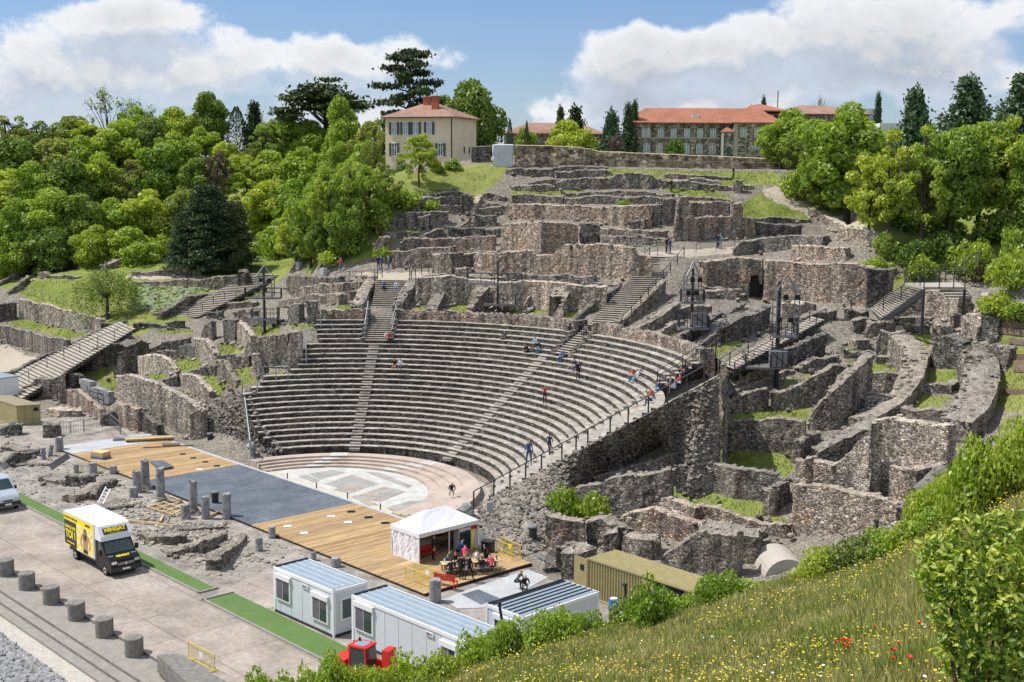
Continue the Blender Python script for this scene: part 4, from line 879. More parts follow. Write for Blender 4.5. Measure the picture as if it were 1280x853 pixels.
('pale radial wall above the wide left lawn','E4',[(430,345,460),(500,345,500),(545,380,520),(590,452,530)],'rubble_pale',1.3),
('pale radial wall beside the dark doorway','E4',[(716,222,360),(770,250,400),(822,318,425)],'rubble_pale',1.2),
('pointed stub of wall at the corner of the lawn nearest the seats','E4',[(818,440,565),(860,450,590),(900,590,622)],'rubble',.9),
('stub of wall at the left edge of the wing lawns','E4',[(68,455,600),(180,450,575),(270,488,575),(325,560,592)],'rubble_pale',1.2),
('dark cross wall between two left wing lawns','E4',[(410,565,592),(500,535,592),(585,512,590)],'rubble_dark',1.0),
('dark cross wall behind the lawn nearest the seats','E4',[(628,462,542),(720,452,542),(812,452,535)],'rubble_dark',1.0),
('low dark cross wall with a step in its top','E4',[(180,432,472),(330,420,472),(345,392,470),(442,390,465)],'rubble_dark',.9),
('long dark terrace wall over the stepped cross wall','E4',[(120,425,440),(240,362,430),(410,336,410)],'rubble_dark',1.2),
('small dark arch-like wall left of the radial walls','E4',[(220,612,655),(280,592,662),(340,590,665)],'rubble_dark',1.0),
('tall dark wall with a doorway gap, left part','E4',[(488,300,345),(520,240,350),(558,225,360)],'rubble_dark',1.0),
('tall dark wall with a doorway gap, right part','E4',[(636,222,372),(718,216,374)],'rubble_dark',1.0),
('big dark block beside the upper seats','E4',[(778,420,455),(800,355,470),(950,320,545),(1080,308,552)],'rubble_dark',2.4),
('pale end wall touching the left ends of the seat rows','E4',[(1060,420,572),(1090,292,575),(1140,285,545),(1175,320,510)],'rubble_pale',1.2),
('low wall behind the mast lawn on the left','E4',[(770,202,252),(900,205,255),(1000,212,255)],'rubble_dark',1.0),
('rounded arch stump right of the left mast','E4',[(1060,135,242),(1100,100,244),(1142,105,242)],'rubble',1.2),
('square pillar right of the arch stump','E4',[(1190,90,242),(1270,92,242)],'rubble',1.2),
('small curved wall by the foot of the upper flight','E4',[(40,245,300),(100,235,275),(250,252,275)],'rubble_dark',.9),
('dark low wall below the upper flight landing','E4',[(255,235,278),(380,216,278)],'rubble_dark',1.0),
('low wall below the upper flight, right of its landing','E4',[(520,172,208),(630,160,208)],'rubble_dark',1.0),
('ruined sill left of the left mast','E4',[(700,165,212),(770,155,212),(845,162,212)],'rubble_dark',1.0),
('ledge of masonry along the right of the upper flight','E4',[(520,150,175),(640,110,140),(860,100,125)],'rubble',1.6),
('upper ruined cross wall right of the upper flight','B1',[(1090,82,130),(1180,78,130),(1290,82,128)],'rubble_dark',1.2),
('second ruined cross wall right of the upper flight','B1',[(1110,135,170),(1200,115,160),(1310,108,150)],'rubble',1.2),
('third ruined cross wall right of the upper flight','B1',[(1060,172,200),(1160,152,190),(1290,150,190)],'rubble',1.2),
('small ruin stump by the trees left of the left stair','P',[(395,348,358),(425,346,358),(450,352,362)],'rubble',1.4),
('dark side wall carrying the lower flight of the long stair','B1',[(250,440,450),(370,352,438),(490,312,372)],'rubble_dark',.6),
('parapet along the upper edge of the long lower flight','B1',[(0,462,485),(140,402,425),(190,375,395),(260,348,372),(370,292,318),(480,250,280)],'rubble_dark',.7),
('parapet along the second flight beside the planted bank','B1',[(615,218,245),(720,158,205),(770,145,170),(870,138,160)],'rubble_dark',1.0),
('block of dark wall at the head of the second flight','B1',[(860,80,145),(940,60,145),(950,50,100)],'rubble_dark',1.4),
('high retaining wall below the fenced lawn','E5',[(150,348,502),(350,388,545),(600,450,592),(812,512,622)],'rubble_pale',.9),
('lower retaining wall beside the red square','E5',[(-60,545,680),(0,552,695),(200,592,745),(400,652,795),(545,682,785)],'rubble',.9),
('dark short wall left of the high retaining wall','E5',[(-60,385,540),(0,382,535),(135,376,520)],'rubble_dark',.9),
('dark wall joining the high retaining wall to the stair','E5',[(805,545,645),(900,535,610),(1020,522,565)],'rubble_dark',.9),
('broken steps and walls at the upper left edge','E5',[(-60,250,260),(0,205,245),(130,142,195),(230,128,155),(380,142,190)],'rubble_dark',1.4),
('slanting ruined parapet at the left edge','E5',[(60,305,330),(160,222,285),(250,162,205)],'rubble_dark',1.2),
('long low ledge in front of the pale boundary wall','E5',[(-60,112,138),(200,112,138),(380,112,140)],'rubble_dark',1.2),
('pale boundary wall under the trees at the far left','E5',[(-120,15,95),(0,20,95),(280,15,95),(460,20,95),(650,60,100)],'rubble_pale',.8),
('low wall behind the two figures on the left lawn','E5',[(385,152,190),(560,160,192),(640,165,192)],'rubble',1.0),
('low retaining wall under the pine trees, upper one','B1',[(500,62,80),(620,58,80),(770,58,80)],'rubble',1.2),
('low retaining wall under the pine trees, lower one','B1',[(500,96,116),(620,96,122),(760,92,128),(860,80,135)],'rubble',1.2),
('sloping slabs of rock beside the pine trees','B1',[(400,35,60),(450,15,45),(520,10,35)],'rubble',1.4),
('heavy dark terrace block above the khaki store','E6',[(400,140,190),(500,128,180),(632,118,160)],'rubble_dark',1.4),
('dark terrace wall behind the khaki store','E6',[(140,330,370),(330,245,380),(350,200,385),(580,190,405)],'rubble_dark',1.2),
('upright pier with a doorway slot left of the white blocks','E6',[(580,152,442),(645,150,442)],'rubble_pale',1.0),
('dark wall between the pier and the white blocks','E6',[(648,155,290),(720,140,295),(805,165,300)],'rubble_dark',1.2),
('reddish crumbling wall in front of the white blocks','E6',[(650,310,440),(760,310,490),(880,400,540),(1010,510,590)],'rubble_pink',.8),
('fallen rubble wall at the left of the stage entrance','E6',[(1000,600,660),(1060,530,660),(1120,500,660),(1180,560,650)],'rubble_dark',1.4),
('pinkish ragged wall beside the stage entrance','B1',[(440,560,640),(480,570,660),(530,590,672)],'rubble_pink',.9),
('dark jagged stub at the corner of the stage entrance','B1',[(495,575,650),(540,590,670),(600,650,685)],'rubble_dark',1.0),
('low slab foundation beside the khaki store','E6',[(470,480,520),(600,500,570),(800,510,570)],'rubble_pale',2.0),
('long low rubble heap in front of the khaki store, left','E6',[(0,690,760),(130,660,760),(240,665,750)],'rubble_dark',1.6),
('long low rubble heap in front of the khaki store, right','E6',[(410,660,780),(520,640,780),(620,650,750)],'rubble_dark',1.6),
# --- foundations behind the stage (C1: origin 0,520)
('low rough foundation with a dark trench left of the columns','C1',[(185,312,330),(260,315,340),(330,326,352),(400,330,356)],'rubble',1.6),
('dark straight edge of the trench left of the columns','C1',[(330,300,352),(410,308,357),(490,300,332)],'rubble_dark',.6),
('curved foundation wall left of the standing columns','C1',[(370,415,440),(430,392,420),(500,352,380),(590,322,340)],'rubble',1.5),
('dark inner curve of the foundation beside the ladder frame','C1',[(478,395,425),(492,360,395),(530,340,368),(595,325,345)],'rubble_dark',.6),
('foundation with a shadowed recess behind the truck','C1',[(690,600,620),(760,604,640),(850,608,650),(930,610,648)],'rubble',1.5),
('second foundation with a shadowed recess right of the truck','C1',[(840,688,708),(960,655,695),(1020,630,692),(1150,590,640)],'rubble',1.2),
('bell-shaped curved foundation at the right of the court','C1',[(1110,725,780),(1120,690,765),(1160,650,715),(1235,600,625)],'rubble',1.2),
('thin curved kerb stone line left of the white slab','C1',[(60,235,262),(130,250,250),(240,240,252)],'rubble_dark',.5),
('dark curved foundation edge behind the pale van','C1',[(10,240,262),(100,190,235),(205,165,190)],'rubble_dark',.7),
('broken edge stones along the far end of the court','C1',[(0,150,175),(60,160,180),(110,175,195)],'rubble',1.6),
('stony edge running beneath the four standing columns','C1',[(480,470,485),(600,455,470),(720,440,452)],'rubble_dark',.5),
('ragged edge stones between the columns and the truck','C1',[(860,560,580),(980,560,578),(1120,555,575)],'rubble',.8),
]
M['arch_shade']=plain('painted_arch_shade',(.03,.028,.026),.95); M['white_panel']=plain('weathered_white_wash',(.52,.55,.57),.9,var=.2,scale=1)  # near-black colour stands for the shade inside the small archway
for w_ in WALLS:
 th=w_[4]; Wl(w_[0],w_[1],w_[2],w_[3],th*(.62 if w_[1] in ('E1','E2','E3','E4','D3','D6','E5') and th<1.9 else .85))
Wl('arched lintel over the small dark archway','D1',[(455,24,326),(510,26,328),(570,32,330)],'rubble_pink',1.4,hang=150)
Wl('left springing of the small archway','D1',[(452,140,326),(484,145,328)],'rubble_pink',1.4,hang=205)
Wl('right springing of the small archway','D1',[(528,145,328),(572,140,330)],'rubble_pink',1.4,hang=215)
# rubble masses that close the two ends of the seating
def curve(P):
 P=np.array(P,float); s=np.concatenate([[0],np.cumsum(np.linalg.norm(P[1:]-P[:-1],axis=1))]); s /= s[-1]
 return lambda t: np.array([np.interp(t,s,P[:,i]) for i in range(3)])
def mass(label,A,B,n,m2,rough,mat='rubble',name='rubble_slope',seed=3,nst=260):
 fa,fb=curve(A),curve(B); c0=np.array(fb(.5)); o=strip(name,lambda t: fa(t)-c0,lambda t: fb(t)-c0,n,M[mat],None,rough,m2,seed); o.location=tuple(c0)
 rr_=random.Random(seed); mb=MB()
 for _ in range(nst):
  t,s=rr_.random(),rr_.random(); P=(fa(t)*(1-s)+fb(t)*s)-c0; sz=rr_.uniform(.07,.27); mb.blob(P,(sz,sz,sz*.8),rng=rr_,jit=.35)
 q=mb.build('loose_stones',M[mat if mat != 'rubble_dark' else 'rubble'],o); q['kind']='stuff'
 return tag(o,label,'rubble slope')
ramp_edge=[pol(Rr,R_(29.2),cone(Rr)-.02) for Rr in np.linspace(12.9,31.2,12)]
low=[pZ(603,668,0),pZ(622,690,0),pZ(650,698,0),pZ(690,680,.2),pZ(705,650,.8),pZ(722,618,1.6),pZ(745,598,2.6),pZ(790,584,3.4),pZ(840,572,3.6),pol(29.5,R_(26.5),3.0),pol(31.0,R_(27.5),2.8),pol(31.7,R_(29),2.8)]
mass('steep rubble flank between the railing and the white tent',ramp_edge,low,120,40,.30,seed=5,nst=2200)
ol=[pol(Rr,R_(ENDS[min(24,max(0,int((Rr-13.65)/.659)))]-2),cone(Rr)+.15) for Rr in np.linspace(13.4,21,8)]
lowl=[pZ(322,572,0),pZ(310,570,0),pZ(300,565,0),pZ(285,558,0),pZ(272,553,0),pZ(262,550,0),pZ(258,530,1.4),pZ(262,500,3.4)]
mass('dark crumbling core at the left foot of the seat rows',ol,lowl,60,34,.42,mat='rubble_dark',seed=9,nst=900)
# outer face of the ring wall that carries the top rows on the right
Rg=31.5; fr=[pol(Rg,R_(a),11.3) for a in range(29,60,3)]; fb_=[pol(Rg+.3,R_(a),3.0+max(0,(a-29))*.17) for a in range(29,60,3)]
mass('dark outer face of the ring wall behind the top of the railing',fr,fb_,50,20,.25,seed=11,nst=60)
# ---------------------------------------------------------------- vegetation
def leaves_mesh(name,P,Nn,size,mat,rng,asp=1.6,jit=.9):
 """one small rhombic leaf spray per point"""
 n=len(P); nrm=Nn+rng.normal(0,jit,(n,3)); nrm /= np.linalg.norm(nrm,axis=1,keepdims=True)+1e-9
 a=np.cross(nrm,rng.normal(0,1,(n,3))); a /= np.linalg.norm(a,axis=1,keepdims=True)+1e-9; b=np.cross(nrm,a)
 s=(size*rng.uniform(.6,1.3,n))[:,None]; V=np.stack([P-a*s*asp*.5,P+b*s*.45+nrm*s*.12,P+a*s*asp*.5,P-b*s*.45+nrm*s*.12],1).reshape(-1,3)
 return mesh(name,V,np.arange(4*n).reshape(n,4),mat)
def sphere_pts(n,rng):
 v=rng.normal(0,1,(n,3)); return v/np.linalg.norm(v,axis=1,keepdims=True)
def clumps(centers,radii,per,rng,flat=1.0,low=.35):
 P,Nn=[],[]
 for c,r in zip(centers,radii):
  k=int(per*r*r)+6; d=sphere_pts(k,rng); d=d[(d[:,2]>-low) | (rng.random(k)<.35)]; q=rng.uniform(.72,1.05,len(d))[:,None]
  P.append(c+d*q*r*np.array([1,1,flat])); Nn.append(d)
 return np.concatenate(P),np.concatenate(Nn)
def limbs(mb,base,tips,r0,rng,m=0,wig=.25):
 for t in tips:
  a=Vector(base[int(rng.integers(len(base)))]); b=Vector(t); mid=(a+b)/2+Vector(rng.normal(0,1,3))*wig+Vector((0,0,.2)); mb.tube(a,mid,r0,5,r0*.65,m,False); mb.tube(mid,b,r0*.65,5,r0*.25,m,False)
TREE_H,TREE_R=12.0,4.5
def proto_tree(kind,mat,seed,dens=1.0,leaf=.42):
 rng=np.random.default_rng(seed); H,Rr=TREE_H,TREE_R; mb=MB(); r=empty(kind,(0,0,-500))
 if kind in ('broadleaf_tree','young_tree','chestnut_tree'):
  zc=H*.53; trunk=[(0,0,-1.0),(rng.normal(0,.15),rng.normal(0,.15),H*.22),(rng.normal(0,.3),rng.normal(0,.3),H*.45),(rng.normal(0,.4),rng.normal(0,.4),H*.75)]
  for i in range(3): mb.tube(trunk[i],trunk[i+1],(.34,.26,.17)[i],7,(.26,.17,.05)[i],0,False)
  n=46 if kind != 'young_tree' else 26; d=sphere_pts(n,rng); d[:,2]=d[:,2]*.95+.06; rad=rng.uniform(.45,.92,n)[:,None]
  cen=d*rad*np.array([Rr*.86,Rr*.86,H*.43])+np.array([0,0,zc]); cr=rng.uniform(.85,1.75,n)*(.8 if kind=='young_tree' else 1)
  cen=np.concatenate([cen,np.array([[0,0,H*.9],[0,0,H*.7],[1,1,H*.55],[-1,-1,H*.5]])]); cr=np.concatenate([cr,[1.2,2.2,2,2]])
  P,Nn=clumps(cen,cr,215*dens,rng,.85); limbs(mb,trunk[1:],cen[:16],.11,rng)
 elif kind=='open_tree':      # light spring foliage with sky showing through
  trunk=[(0,0,-1.0),(.2,0,H*.3),(-.1,.2,H*.55),(.1,0,H*.9)]
  for i in range(3): mb.tube(trunk[i],trunk[i+1],(.24,.18,.12)[i],6,(.18,.12,.03)[i],0,False)
  d=sphere_pts(60,rng); cen=d*rng.uniform(.4,1,60)[:,None]*np.array([Rr*.95,Rr*.95,H*.42])+np.array([0,0,H*.56]); cr=rng.uniform(.4,.95,60)
  P,Nn=clumps(cen,cr,260*dens,rng,.8); limbs(mb,trunk[1:],cen[:34],.07,rng)
 elif kind=='bare_tree':
  trunk=[(0,0,-1.0),(.1,0,H*.35),(0,.1,H*.5)]
  for i in range(2): mb.tube(trunk[i],trunk[i+1],(.25,.2)[i],6,(.2,.14)[i],0,False)
  tips=[]
  for k in range(26):
   d=sphere_pts(1,rng)[0]; t=np.array([0,0,H*.62])+d*np.array([Rr*.9,Rr*.9,H*.36])*rng.uniform(.7,1); tips.append(t)
  limbs(mb,trunk[1:],tips,.09,rng)
  for t in tips:
   for j in range(7): mb.tube(t*.8+np.array([0,0,H*.1]),t+rng.normal(0,.7,3)+np.array([0,0,.4]),.035,3,.01,0,False)
  P,Nn=clumps(np.array(tips),np.full(len(tips),.8),22,rng)
 elif kind=='pine_tree':      # dark layered conifer reaching to the ground
  mb.tube((0,0,-1),(0,0,H*.95),.3,7,.05,0,False); P,Nn=[],[]; pl=[]
  for i in range(44):
   f=i/44; z=H*(.12+.84*f); rad=Rr*(1.0-f) ** .72*rng.uniform(.65,1.1)+.3; a=rng.uniform(0,2*math.pi)
   for q in range(3):
    aa=a+q*2.1+rng.normal(0,.3); tip=np.array([math.cos(aa)*rad,math.sin(aa)*rad,z-rad*.12]); mb.tube((0,0,z),tip,.07,4,.02,0,False)
    for s in np.linspace(.3,1,5):
     k=int(52*dens); c=tip*s+np.array([0,0,z*(1-s)]); P.append(c+rng.normal(0,1,(k,3))*np.array([.55,.55,.13])*(.6+.5*s)); Nn.append(np.tile([0,0,1.0],(k,1)))
  P=np.concatenate(P); Nn=np.concatenate(Nn)
 elif kind=='cedar_tree':      # flat plates on a bare trunk
  mb.tube((0,0,-1),(.2,0,H*.5),.32,8,.24,0,False); mb.tube((.2,0,H*.5),(-.1,.1,H*.95),.24,7,.06,0,False); mb.tube((.2,0,H*.45),(1.4,.3,H*.75),.16,6,.05,0,False); P,Nn=[],[]
  for i in range(26):
   f=i/26; z=H*(.46+.52*f); rad=Rr*(.42+.58*math.sin(math.pi*(f*.8+.18)))*rng.uniform(.55,1.1); aa=i*2.4+rng.normal(0,.3); tip=np.array([math.cos(aa)*rad,math.sin(aa)*rad,z+.2]); mb.tube((0,0,z-.4),tip,.09,4,.02,0,False)
   for s in np.linspace(.35,1,5):
    k=int(52*dens); c=np.array([tip[0]*s,tip[1]*s,z]); P.append(c+rng.normal(0,1,(k,3))*np.array([.5,.5,.10])); Nn.append(np.tile([0,0,1.0],(k,1)))
  P=np.concatenate(P); Nn=np.concatenate(Nn)
 elif kind=='dome_cedar':
  mb.tube((0,0,-1),(0,0,H*.7),.4,8,.2,0,False); P,Nn=[],[]
  for i in range(60):
   aa=rng.uniform(0,6.28); q=math.sqrt(rng.random()); z=H*(.5+.46*math.sqrt(max(0,1-q*q)))*rng.uniform(.82,1.02); c=np.array([math.cos(aa)*q*Rr,math.sin(aa)*q*Rr,z]); mb.tube((0,0,z*.7),c,.08,4,.02,0,False)
   k=int(110*dens); P.append(c+rng.normal(0,1,(k,3))*np.array([.6,.6,.14])); Nn.append(np.tile([0,0,1.0],(k,1)))
  P=np.concatenate(P); Nn=np.concatenate(Nn)
 elif kind=='fir_tree':       # blue-green conifer with upswept arms
  mb.tube((0,0,-1),(0,0,H*.97),.22,7,.03,0,False); P,Nn=[],[]
  for i in range(50):
   f=i/50; z=H*(.08+.88*f); rad=(Rr*.9*(1-f) ** .8+.35)*rng.uniform(.6,1.15); aa=i*2.399; tip=np.array([math.cos(aa)*rad,math.sin(aa)*rad,z+rad*.22]); mb.tube((0,0,z),tip,.06,4,.02,0,False)
   for s in np.linspace(.3,1,4):
    k=int(30*dens); c=np.array([tip[0]*s,tip[1]*s,z+rad*.22*s]); P.append(c+rng.normal(0,.36,(k,3))); Nn.append(rng.normal(0,1,(k,3))+np.array([0,0,.6]))
  P=np.concatenate(P); Nn=np.concatenate(Nn)
 elif kind=='cypress':
  mb.tube((0,0,-1),(0,0,H*.9),.2,6,.03,0,False); k=int(2600*dens); z=rng.uniform(.02,1,k); a=rng.uniform(0,6.28,k); rad=Rr*np.sin(np.pi*(z*.86+.12)) ** .7*rng.uniform(.8,1.05,k)
  P=np.stack([np.cos(a)*rad,np.sin(a)*rad,z*H],1); Nn=np.stack([np.cos(a),np.sin(a),np.full(k,.2)],1)
 elif kind=='willow':
  mb.tube((0,0,-1),(.1,0,H*.45),.3,7,.2,0,False); P,Nn=[],[]
  for k in range(70):
   aa=rng.uniform(0,6.28); q=math.sqrt(rng.random())*Rr; z0=H*(.97-.28*(q/Rr) ** 2); c=np.array([math.cos(aa)*q,math.sin(aa)*q,z0]); ln=rng.uniform(.35,.75)*H
   if k % 3==0: mb.tube((0,0,H*.42),c,.08,4,.02,0,False)
   n=int(90*dens); f=rng.random(n); P.append(c+np.stack([rng.normal(0,.28,n),rng.normal(0,.28,n),-f*ln],1)); Nn.append(rng.normal(0,1,(n,3)))
  P=np.concatenate(P); Nn=np.concatenate(Nn)
 if mb.V: mb.build('trunk',M['bark'],r,smooth=True)
 obj('crown',leaves_mesh('crown',P,Nn,leaf,mat,rng),r)
 return r
PROTO={}
def proto(kind,matn,var=0):
 key=(kind,matn,var)
 if key not in PROTO:
  leaf=dict(cedar_tree=.32,dome_cedar=.34,fir_tree=.36,open_tree=.26,willow=.22,cypress=.36,pine_tree=.2).get(kind,.31)
  PROTO[key]=[proto_tree(kind,M[matn],50+len(PROTO)*7,1.0,leaf),False]
 return PROTO[key]
def plant_at(X,Y,zb,h,rad,kind,matn,label,cat='tree',group=None,var=0,rz=None):
 pr=proto(kind,matn,var); rz=random.uniform(0,6.28) if rz is None else rz
 if not pr[1]: o=pr[0]; pr[1]=True; o.location=(X,Y,zb); o.rotation_euler=(0,0,rz); o.scale=(rad/TREE_R,rad/TREE_R,h/TREE_H)
 else: o=copy_thing(pr[0],(X,Y,zb),rz,(rad/TREE_R,rad/TREE_R,h/TREE_H))
 if 'group' in o: del o['group']
 return tag(o,label,cat,group)
def tr(u,vt,d,wpx,kind,matn,label,vb=None,group=None,var=0):
 if vb is not None: P=pT(u,vb); d=math.hypot(P[0]-CAM[0],P[1]-CAM[1])
 else: P=pD(u,213,d)
 X,Y=float(P[0]),float(P[1]); zb=float(T(X,Y)[0]); zt=zat(X,Y,vt)
 if kind in ('broadleaf_tree','open_tree'): zb = min(zb,zt - 2.15 * wpx / 2 * d / F)      # these stand on the steep slope,crowns down to the ground
 return plant_at(X,Y,zb-.3,max(2.0,zt-zb+.3),wpx/2*d/F,kind,matn,label,'tree',group,var)
B_,Y_,D_,O_='leaf','leaf_yellow','leaf_dark','leaf_olive'
TR=[
# back of the wood,crowns against the sky
(8,140,232,80,'open_tree',O_,'twiggy half-leafed tree at the far left of the skyline'),(48,148,228,70,'open_tree',O_,'olive young-leafed tree on the skyline second from the left edge'),(88,144,225,60,'broadleaf_tree',O_,'dull olive tree on the skyline left of the leafless one'),(137,108,235,56,'bare_tree',O_,'almost leafless spreading tree standing above the wood'),(178,122,236,50,'bare_tree',O_,'low fine-twigged bare tree right of the big leafless one'),
(172,132,222,54,'broadleaf_tree',B_,'green rounded tree below the leafless crown'),(112,150,222,60,'open_tree',Y_,'pale yellow-green tree below and left of the leafless crown'),(222,134,222,56,'broadleaf_tree',Y_,'flat-topped light green tree left of the tall dark green dome'),(263,113,224,52,'broadleaf_tree',D_,'dense dark green dome rising above the wood'),(297,134,226,26,'cypress','needle','left one of the two black-green pointed conifers on the skyline'),(319,128,226,30,'fir_tree','needle','right one of the two black-green pointed conifers on the skyline'),
(345,148,228,44,'open_tree',O_,'thin olive crown left of the wide dark cedar'),(408,97,228,112,'dome_cedar','needle','wide dark cedar with a domed layered crown'),(462,150,220,60,'broadleaf_tree',O_,'grey-green tree between the wide cedar and the cream house'),
# middle of the wood
(15,172,205,80,'broadleaf_tree',D_,'dark leafy tree at the left edge, upper middle of the wood'),(62,172,205,76,'broadleaf_tree',O_,'olive-brown tinted tree in the upper left of the wood'),(104,168,205,66,'broadleaf_tree',B_,'fresh green tree under the pale yellow-green one'),(148,150,208,70,'broadleaf_tree',Y_,'bright yellow-green tree in the upper middle of the wood'),(188,146,208,54,'broadleaf_tree',O_,'brownish-olive tree beside the bright yellow-green one'),(218,164,203,60,'broadleaf_tree',B_,'mid green tree below the flat-topped one'),(258,158,206,60,'open_tree',Y_,'light feathery tree under the dark green dome'),(288,178,200,52,'broadleaf_tree',Y_,'lime green tree left of the two pointed conifers'),(328,160,206,54,'open_tree',O_,'brown-green thin tree below the right pointed conifer'),
(358,142,210,66,'broadleaf_tree',B_,'tall green tree left of the wide cedar crown'),(392,150,204,62,'broadleaf_tree',Y_,'light green tree under the wide cedar'),(430,121,204,50,'broadleaf_tree',Y_,'slender bright tree rising in front of the wide cedar'),(470,158,192,50,'open_tree',O_,'sparse tree just left of the cream house'),
# lower wood
(0,212,188,80,'broadleaf_tree',Y_,'yellow-green tree cut by the left edge of the wood'),(40,200,188,76,'broadleaf_tree',B_,'full green tree in the lower left of the wood'),(84,196,188,70,'broadleaf_tree',D_,'shadowy green tree in the lower left wood'),(124,190,190,66,'broadleaf_tree',B_,'broad bright tree in the middle of the wood'),(163,196,188,56,'open_tree',O_,'grey twiggy tree in the middle of the wood'),(205,178,190,78,'broadleaf_tree',B_,'large glossy green tree in the middle of the wood'),(246,196,186,54,'broadleaf_tree',D_,'dark tree left of the purple-brown crown'),(272,187,183,34,'open_tree','leaf_purple','purple-brown leafed tree amid the green wood'),(308,198,184,56,'open_tree',Y_,'pale tree right of the purple-brown crown'),
(342,188,186,66,'broadleaf_tree',Y_,'yellowish round tree in the right half of the wood'),(380,182,184,70,'broadleaf_tree',B_,'fresh green tree in the right half of the wood'),(418,176,186,60,'open_tree',Y_,'airy light tree above the grass bank'),(452,176,178,62,'broadleaf_tree',Y_,'big yellow-green tree hiding the left end of the house'),
(18,246,172,84,'broadleaf_tree',B_,'green tree above the left end of the pale boundary wall'),(62,236,172,78,'broadleaf_tree',Y_,'lime tree above the middle of the pale boundary wall'),(100,240,170,62,'broadleaf_tree',D_,'dark tree above the right end of the pale boundary wall'),(138,246,170,66,'broadleaf_tree',B_,'leafy tree just left of the dark pines, upper one'),(185,235,170,76,'broadleaf_tree',Y_,'bright tree directly left of the dark pines'),(225,236,168,50,'broadleaf_tree',O_,'olive tree behind the left side of the dark pines'),
(330,226,168,64,'broadleaf_tree',Y_,'lime tree directly right of the dark pines'),(368,222,166,70,'broadleaf_tree',B_,'green tree at the foot of the wood right of the pines'),(410,208,164,70,'broadleaf_tree',B_,'green tree at the edge of the grass bank'),(447,202,160,66,'open_tree',Y_,'thin-trunked yellow-green tree on the grass bank'),
(118,280,162,58,'broadleaf_tree',B_,'low leafy tree behind the willow'),(166,284,160,60,'broadleaf_tree',Y_,'low bright tree at the wood edge left of the pines'),(348,272,158,62,'broadleaf_tree',Y_,'low lime tree at the wood edge right of the pines'),(396,262,156,62,'broadleaf_tree',B_,'low green tree at the wood edge above the ruins'),(60,282,166,60,'broadleaf_tree',D_,'dark low tree above the pale boundary wall'),(14,288,168,56,'broadleaf_tree',B_,'low tree at the far left above the boundary wall'),
# near the house and the garden wall
(512,56,214,84,'cedar_tree','needle','tall flat-plated cedar towering over the cream house'),(590,97,214,96,'chestnut_tree',D_,'large dark chestnut tree right of the cream house'),(556,118,222,60,'chestnut_tree',D_,'dark tree behind the chimneys of the cream house'),(637,150,204,11,'cypress','needle','thin dark cypress right of the big chestnut'),(658,152,196,8,'cypress','needle','very thin pointed cypress in front of the brown roof'),(655,158,200,40,'broadleaf_tree',B_,'small round tree in front of the brown roof'),
(498,196,176,46,'open_tree',O_,'blossoming olive shrub tree at the left of the house'),(712,150,196,66,'broadleaf_tree',Y_,'wide bright round tree behind the garden wall'),(718,133,215,34,'fir_tree','needle','dark firs behind the wide bright tree'),(700,134,217,22,'fir_tree','needle','pointed fir left of the pair behind the wide bright tree'),(763,138,212,34,'fir_tree','needle_blue','grey-green conifer left of the school'),(768,165,206,30,'open_tree','leaf_purple','pinkish budding tree below the grey-green conifer'),(784,130,240,24,'fir_tree','needle','fir beside the left hip of the school roof'),(792,127,242,18,'fir_tree','needle','fir closest to the left hip of the school roof'),
(843,173,205,29,'broadleaf_tree',D_,'small dark round tree in front of the school windows'),(952,122,268,14,'fir_tree','needle','fir tip behind the school roof near the pole'),(1024,116,268,14,'bare_tree',O_,'bare tree tip behind the school roof'),(1094,117,262,16,'fir_tree','needle','fir tip right of the school roof'),
# right-hand side
(982,136,172,66,'broadleaf_tree',Y_,'upright light green tree before the school corner'),(1000,165,168,44,'open_tree',O_,'grey-green thin tree between two full trees'),(1060,126,158,112,'broadleaf_tree',B_,'huge dense green tree at the top of the path'),(1028,190,160,56,'broadleaf_tree',B_,'low left lobe of foliage beside the huge green tree'),
(1141,110,225,50,'fir_tree','needle_blue','bluish conifer standing alone on the right skyline'),(1206,96,185,62,'fir_tree','needle_blue','tall conifer above the right-hand trees'),(1272,92,178,56,'fir_tree','needle_blue','tall conifer at the right edge of the skyline'),
]
for (u,vt,d,wp,kind,mt,lab) in TR:
 if u<400: d+=42
 elif u<460: d+=22
 tr(u,vt,d,wp*(1.5 if kind=='fir_tree' else 1.14 if kind in ('broadleaf_tree','open_tree','bare_tree') else 1.02),kind,mt,lab,group='trees of the wood' if u<475 else 'trees on the hilltop',var=int(u) % 2 if kind=='broadleaf_tree' and mt in (B_,Y_) else 0)
tr(262,226,150,84,'pine_tree','needle','large black-green pine, biggest of the dark pines',vb=343,group='dark pines'); tr(296,250,150,56,'pine_tree','needle','smaller dark pine on the right of the group',vb=341,group='dark pines'); tr(232,262,150,50,'pine_tree','needle','smaller dark pine on the left of the group',vb=342,group='dark pines',var=1)
tr(135,334,0,78,'willow',O_,'weeping willow on the fenced lawn',vb=400)
for (u,vt,vb,wp,mt,lab) in [(1108,165,306,100,Y_,'yellow-green maple at the left of the trees beside the path'),(1150,160,313,92,Y_,'second maple beside the path, two thin trunks showing'),(1188,158,308,90,B_,'third tree beside the path with a broad green crown'),(1222,150,300,96,B_,'fourth tree beside the path with a forked dark trunk'),(1262,148,292,90,Y_,'rightmost tree beside the path, cut by the picture edge'),(1085,205,300,60,Y_,'low spreading branches left of the maples'),(1300,160,300,90,B_,'tree beyond the right edge over the shrubs')]:
 tr(u,vt,0,wp,'open_tree' if mt==Y_ else 'chestnut_tree',mt,lab,vb=vb,group='trees beside the upper path',var=1)
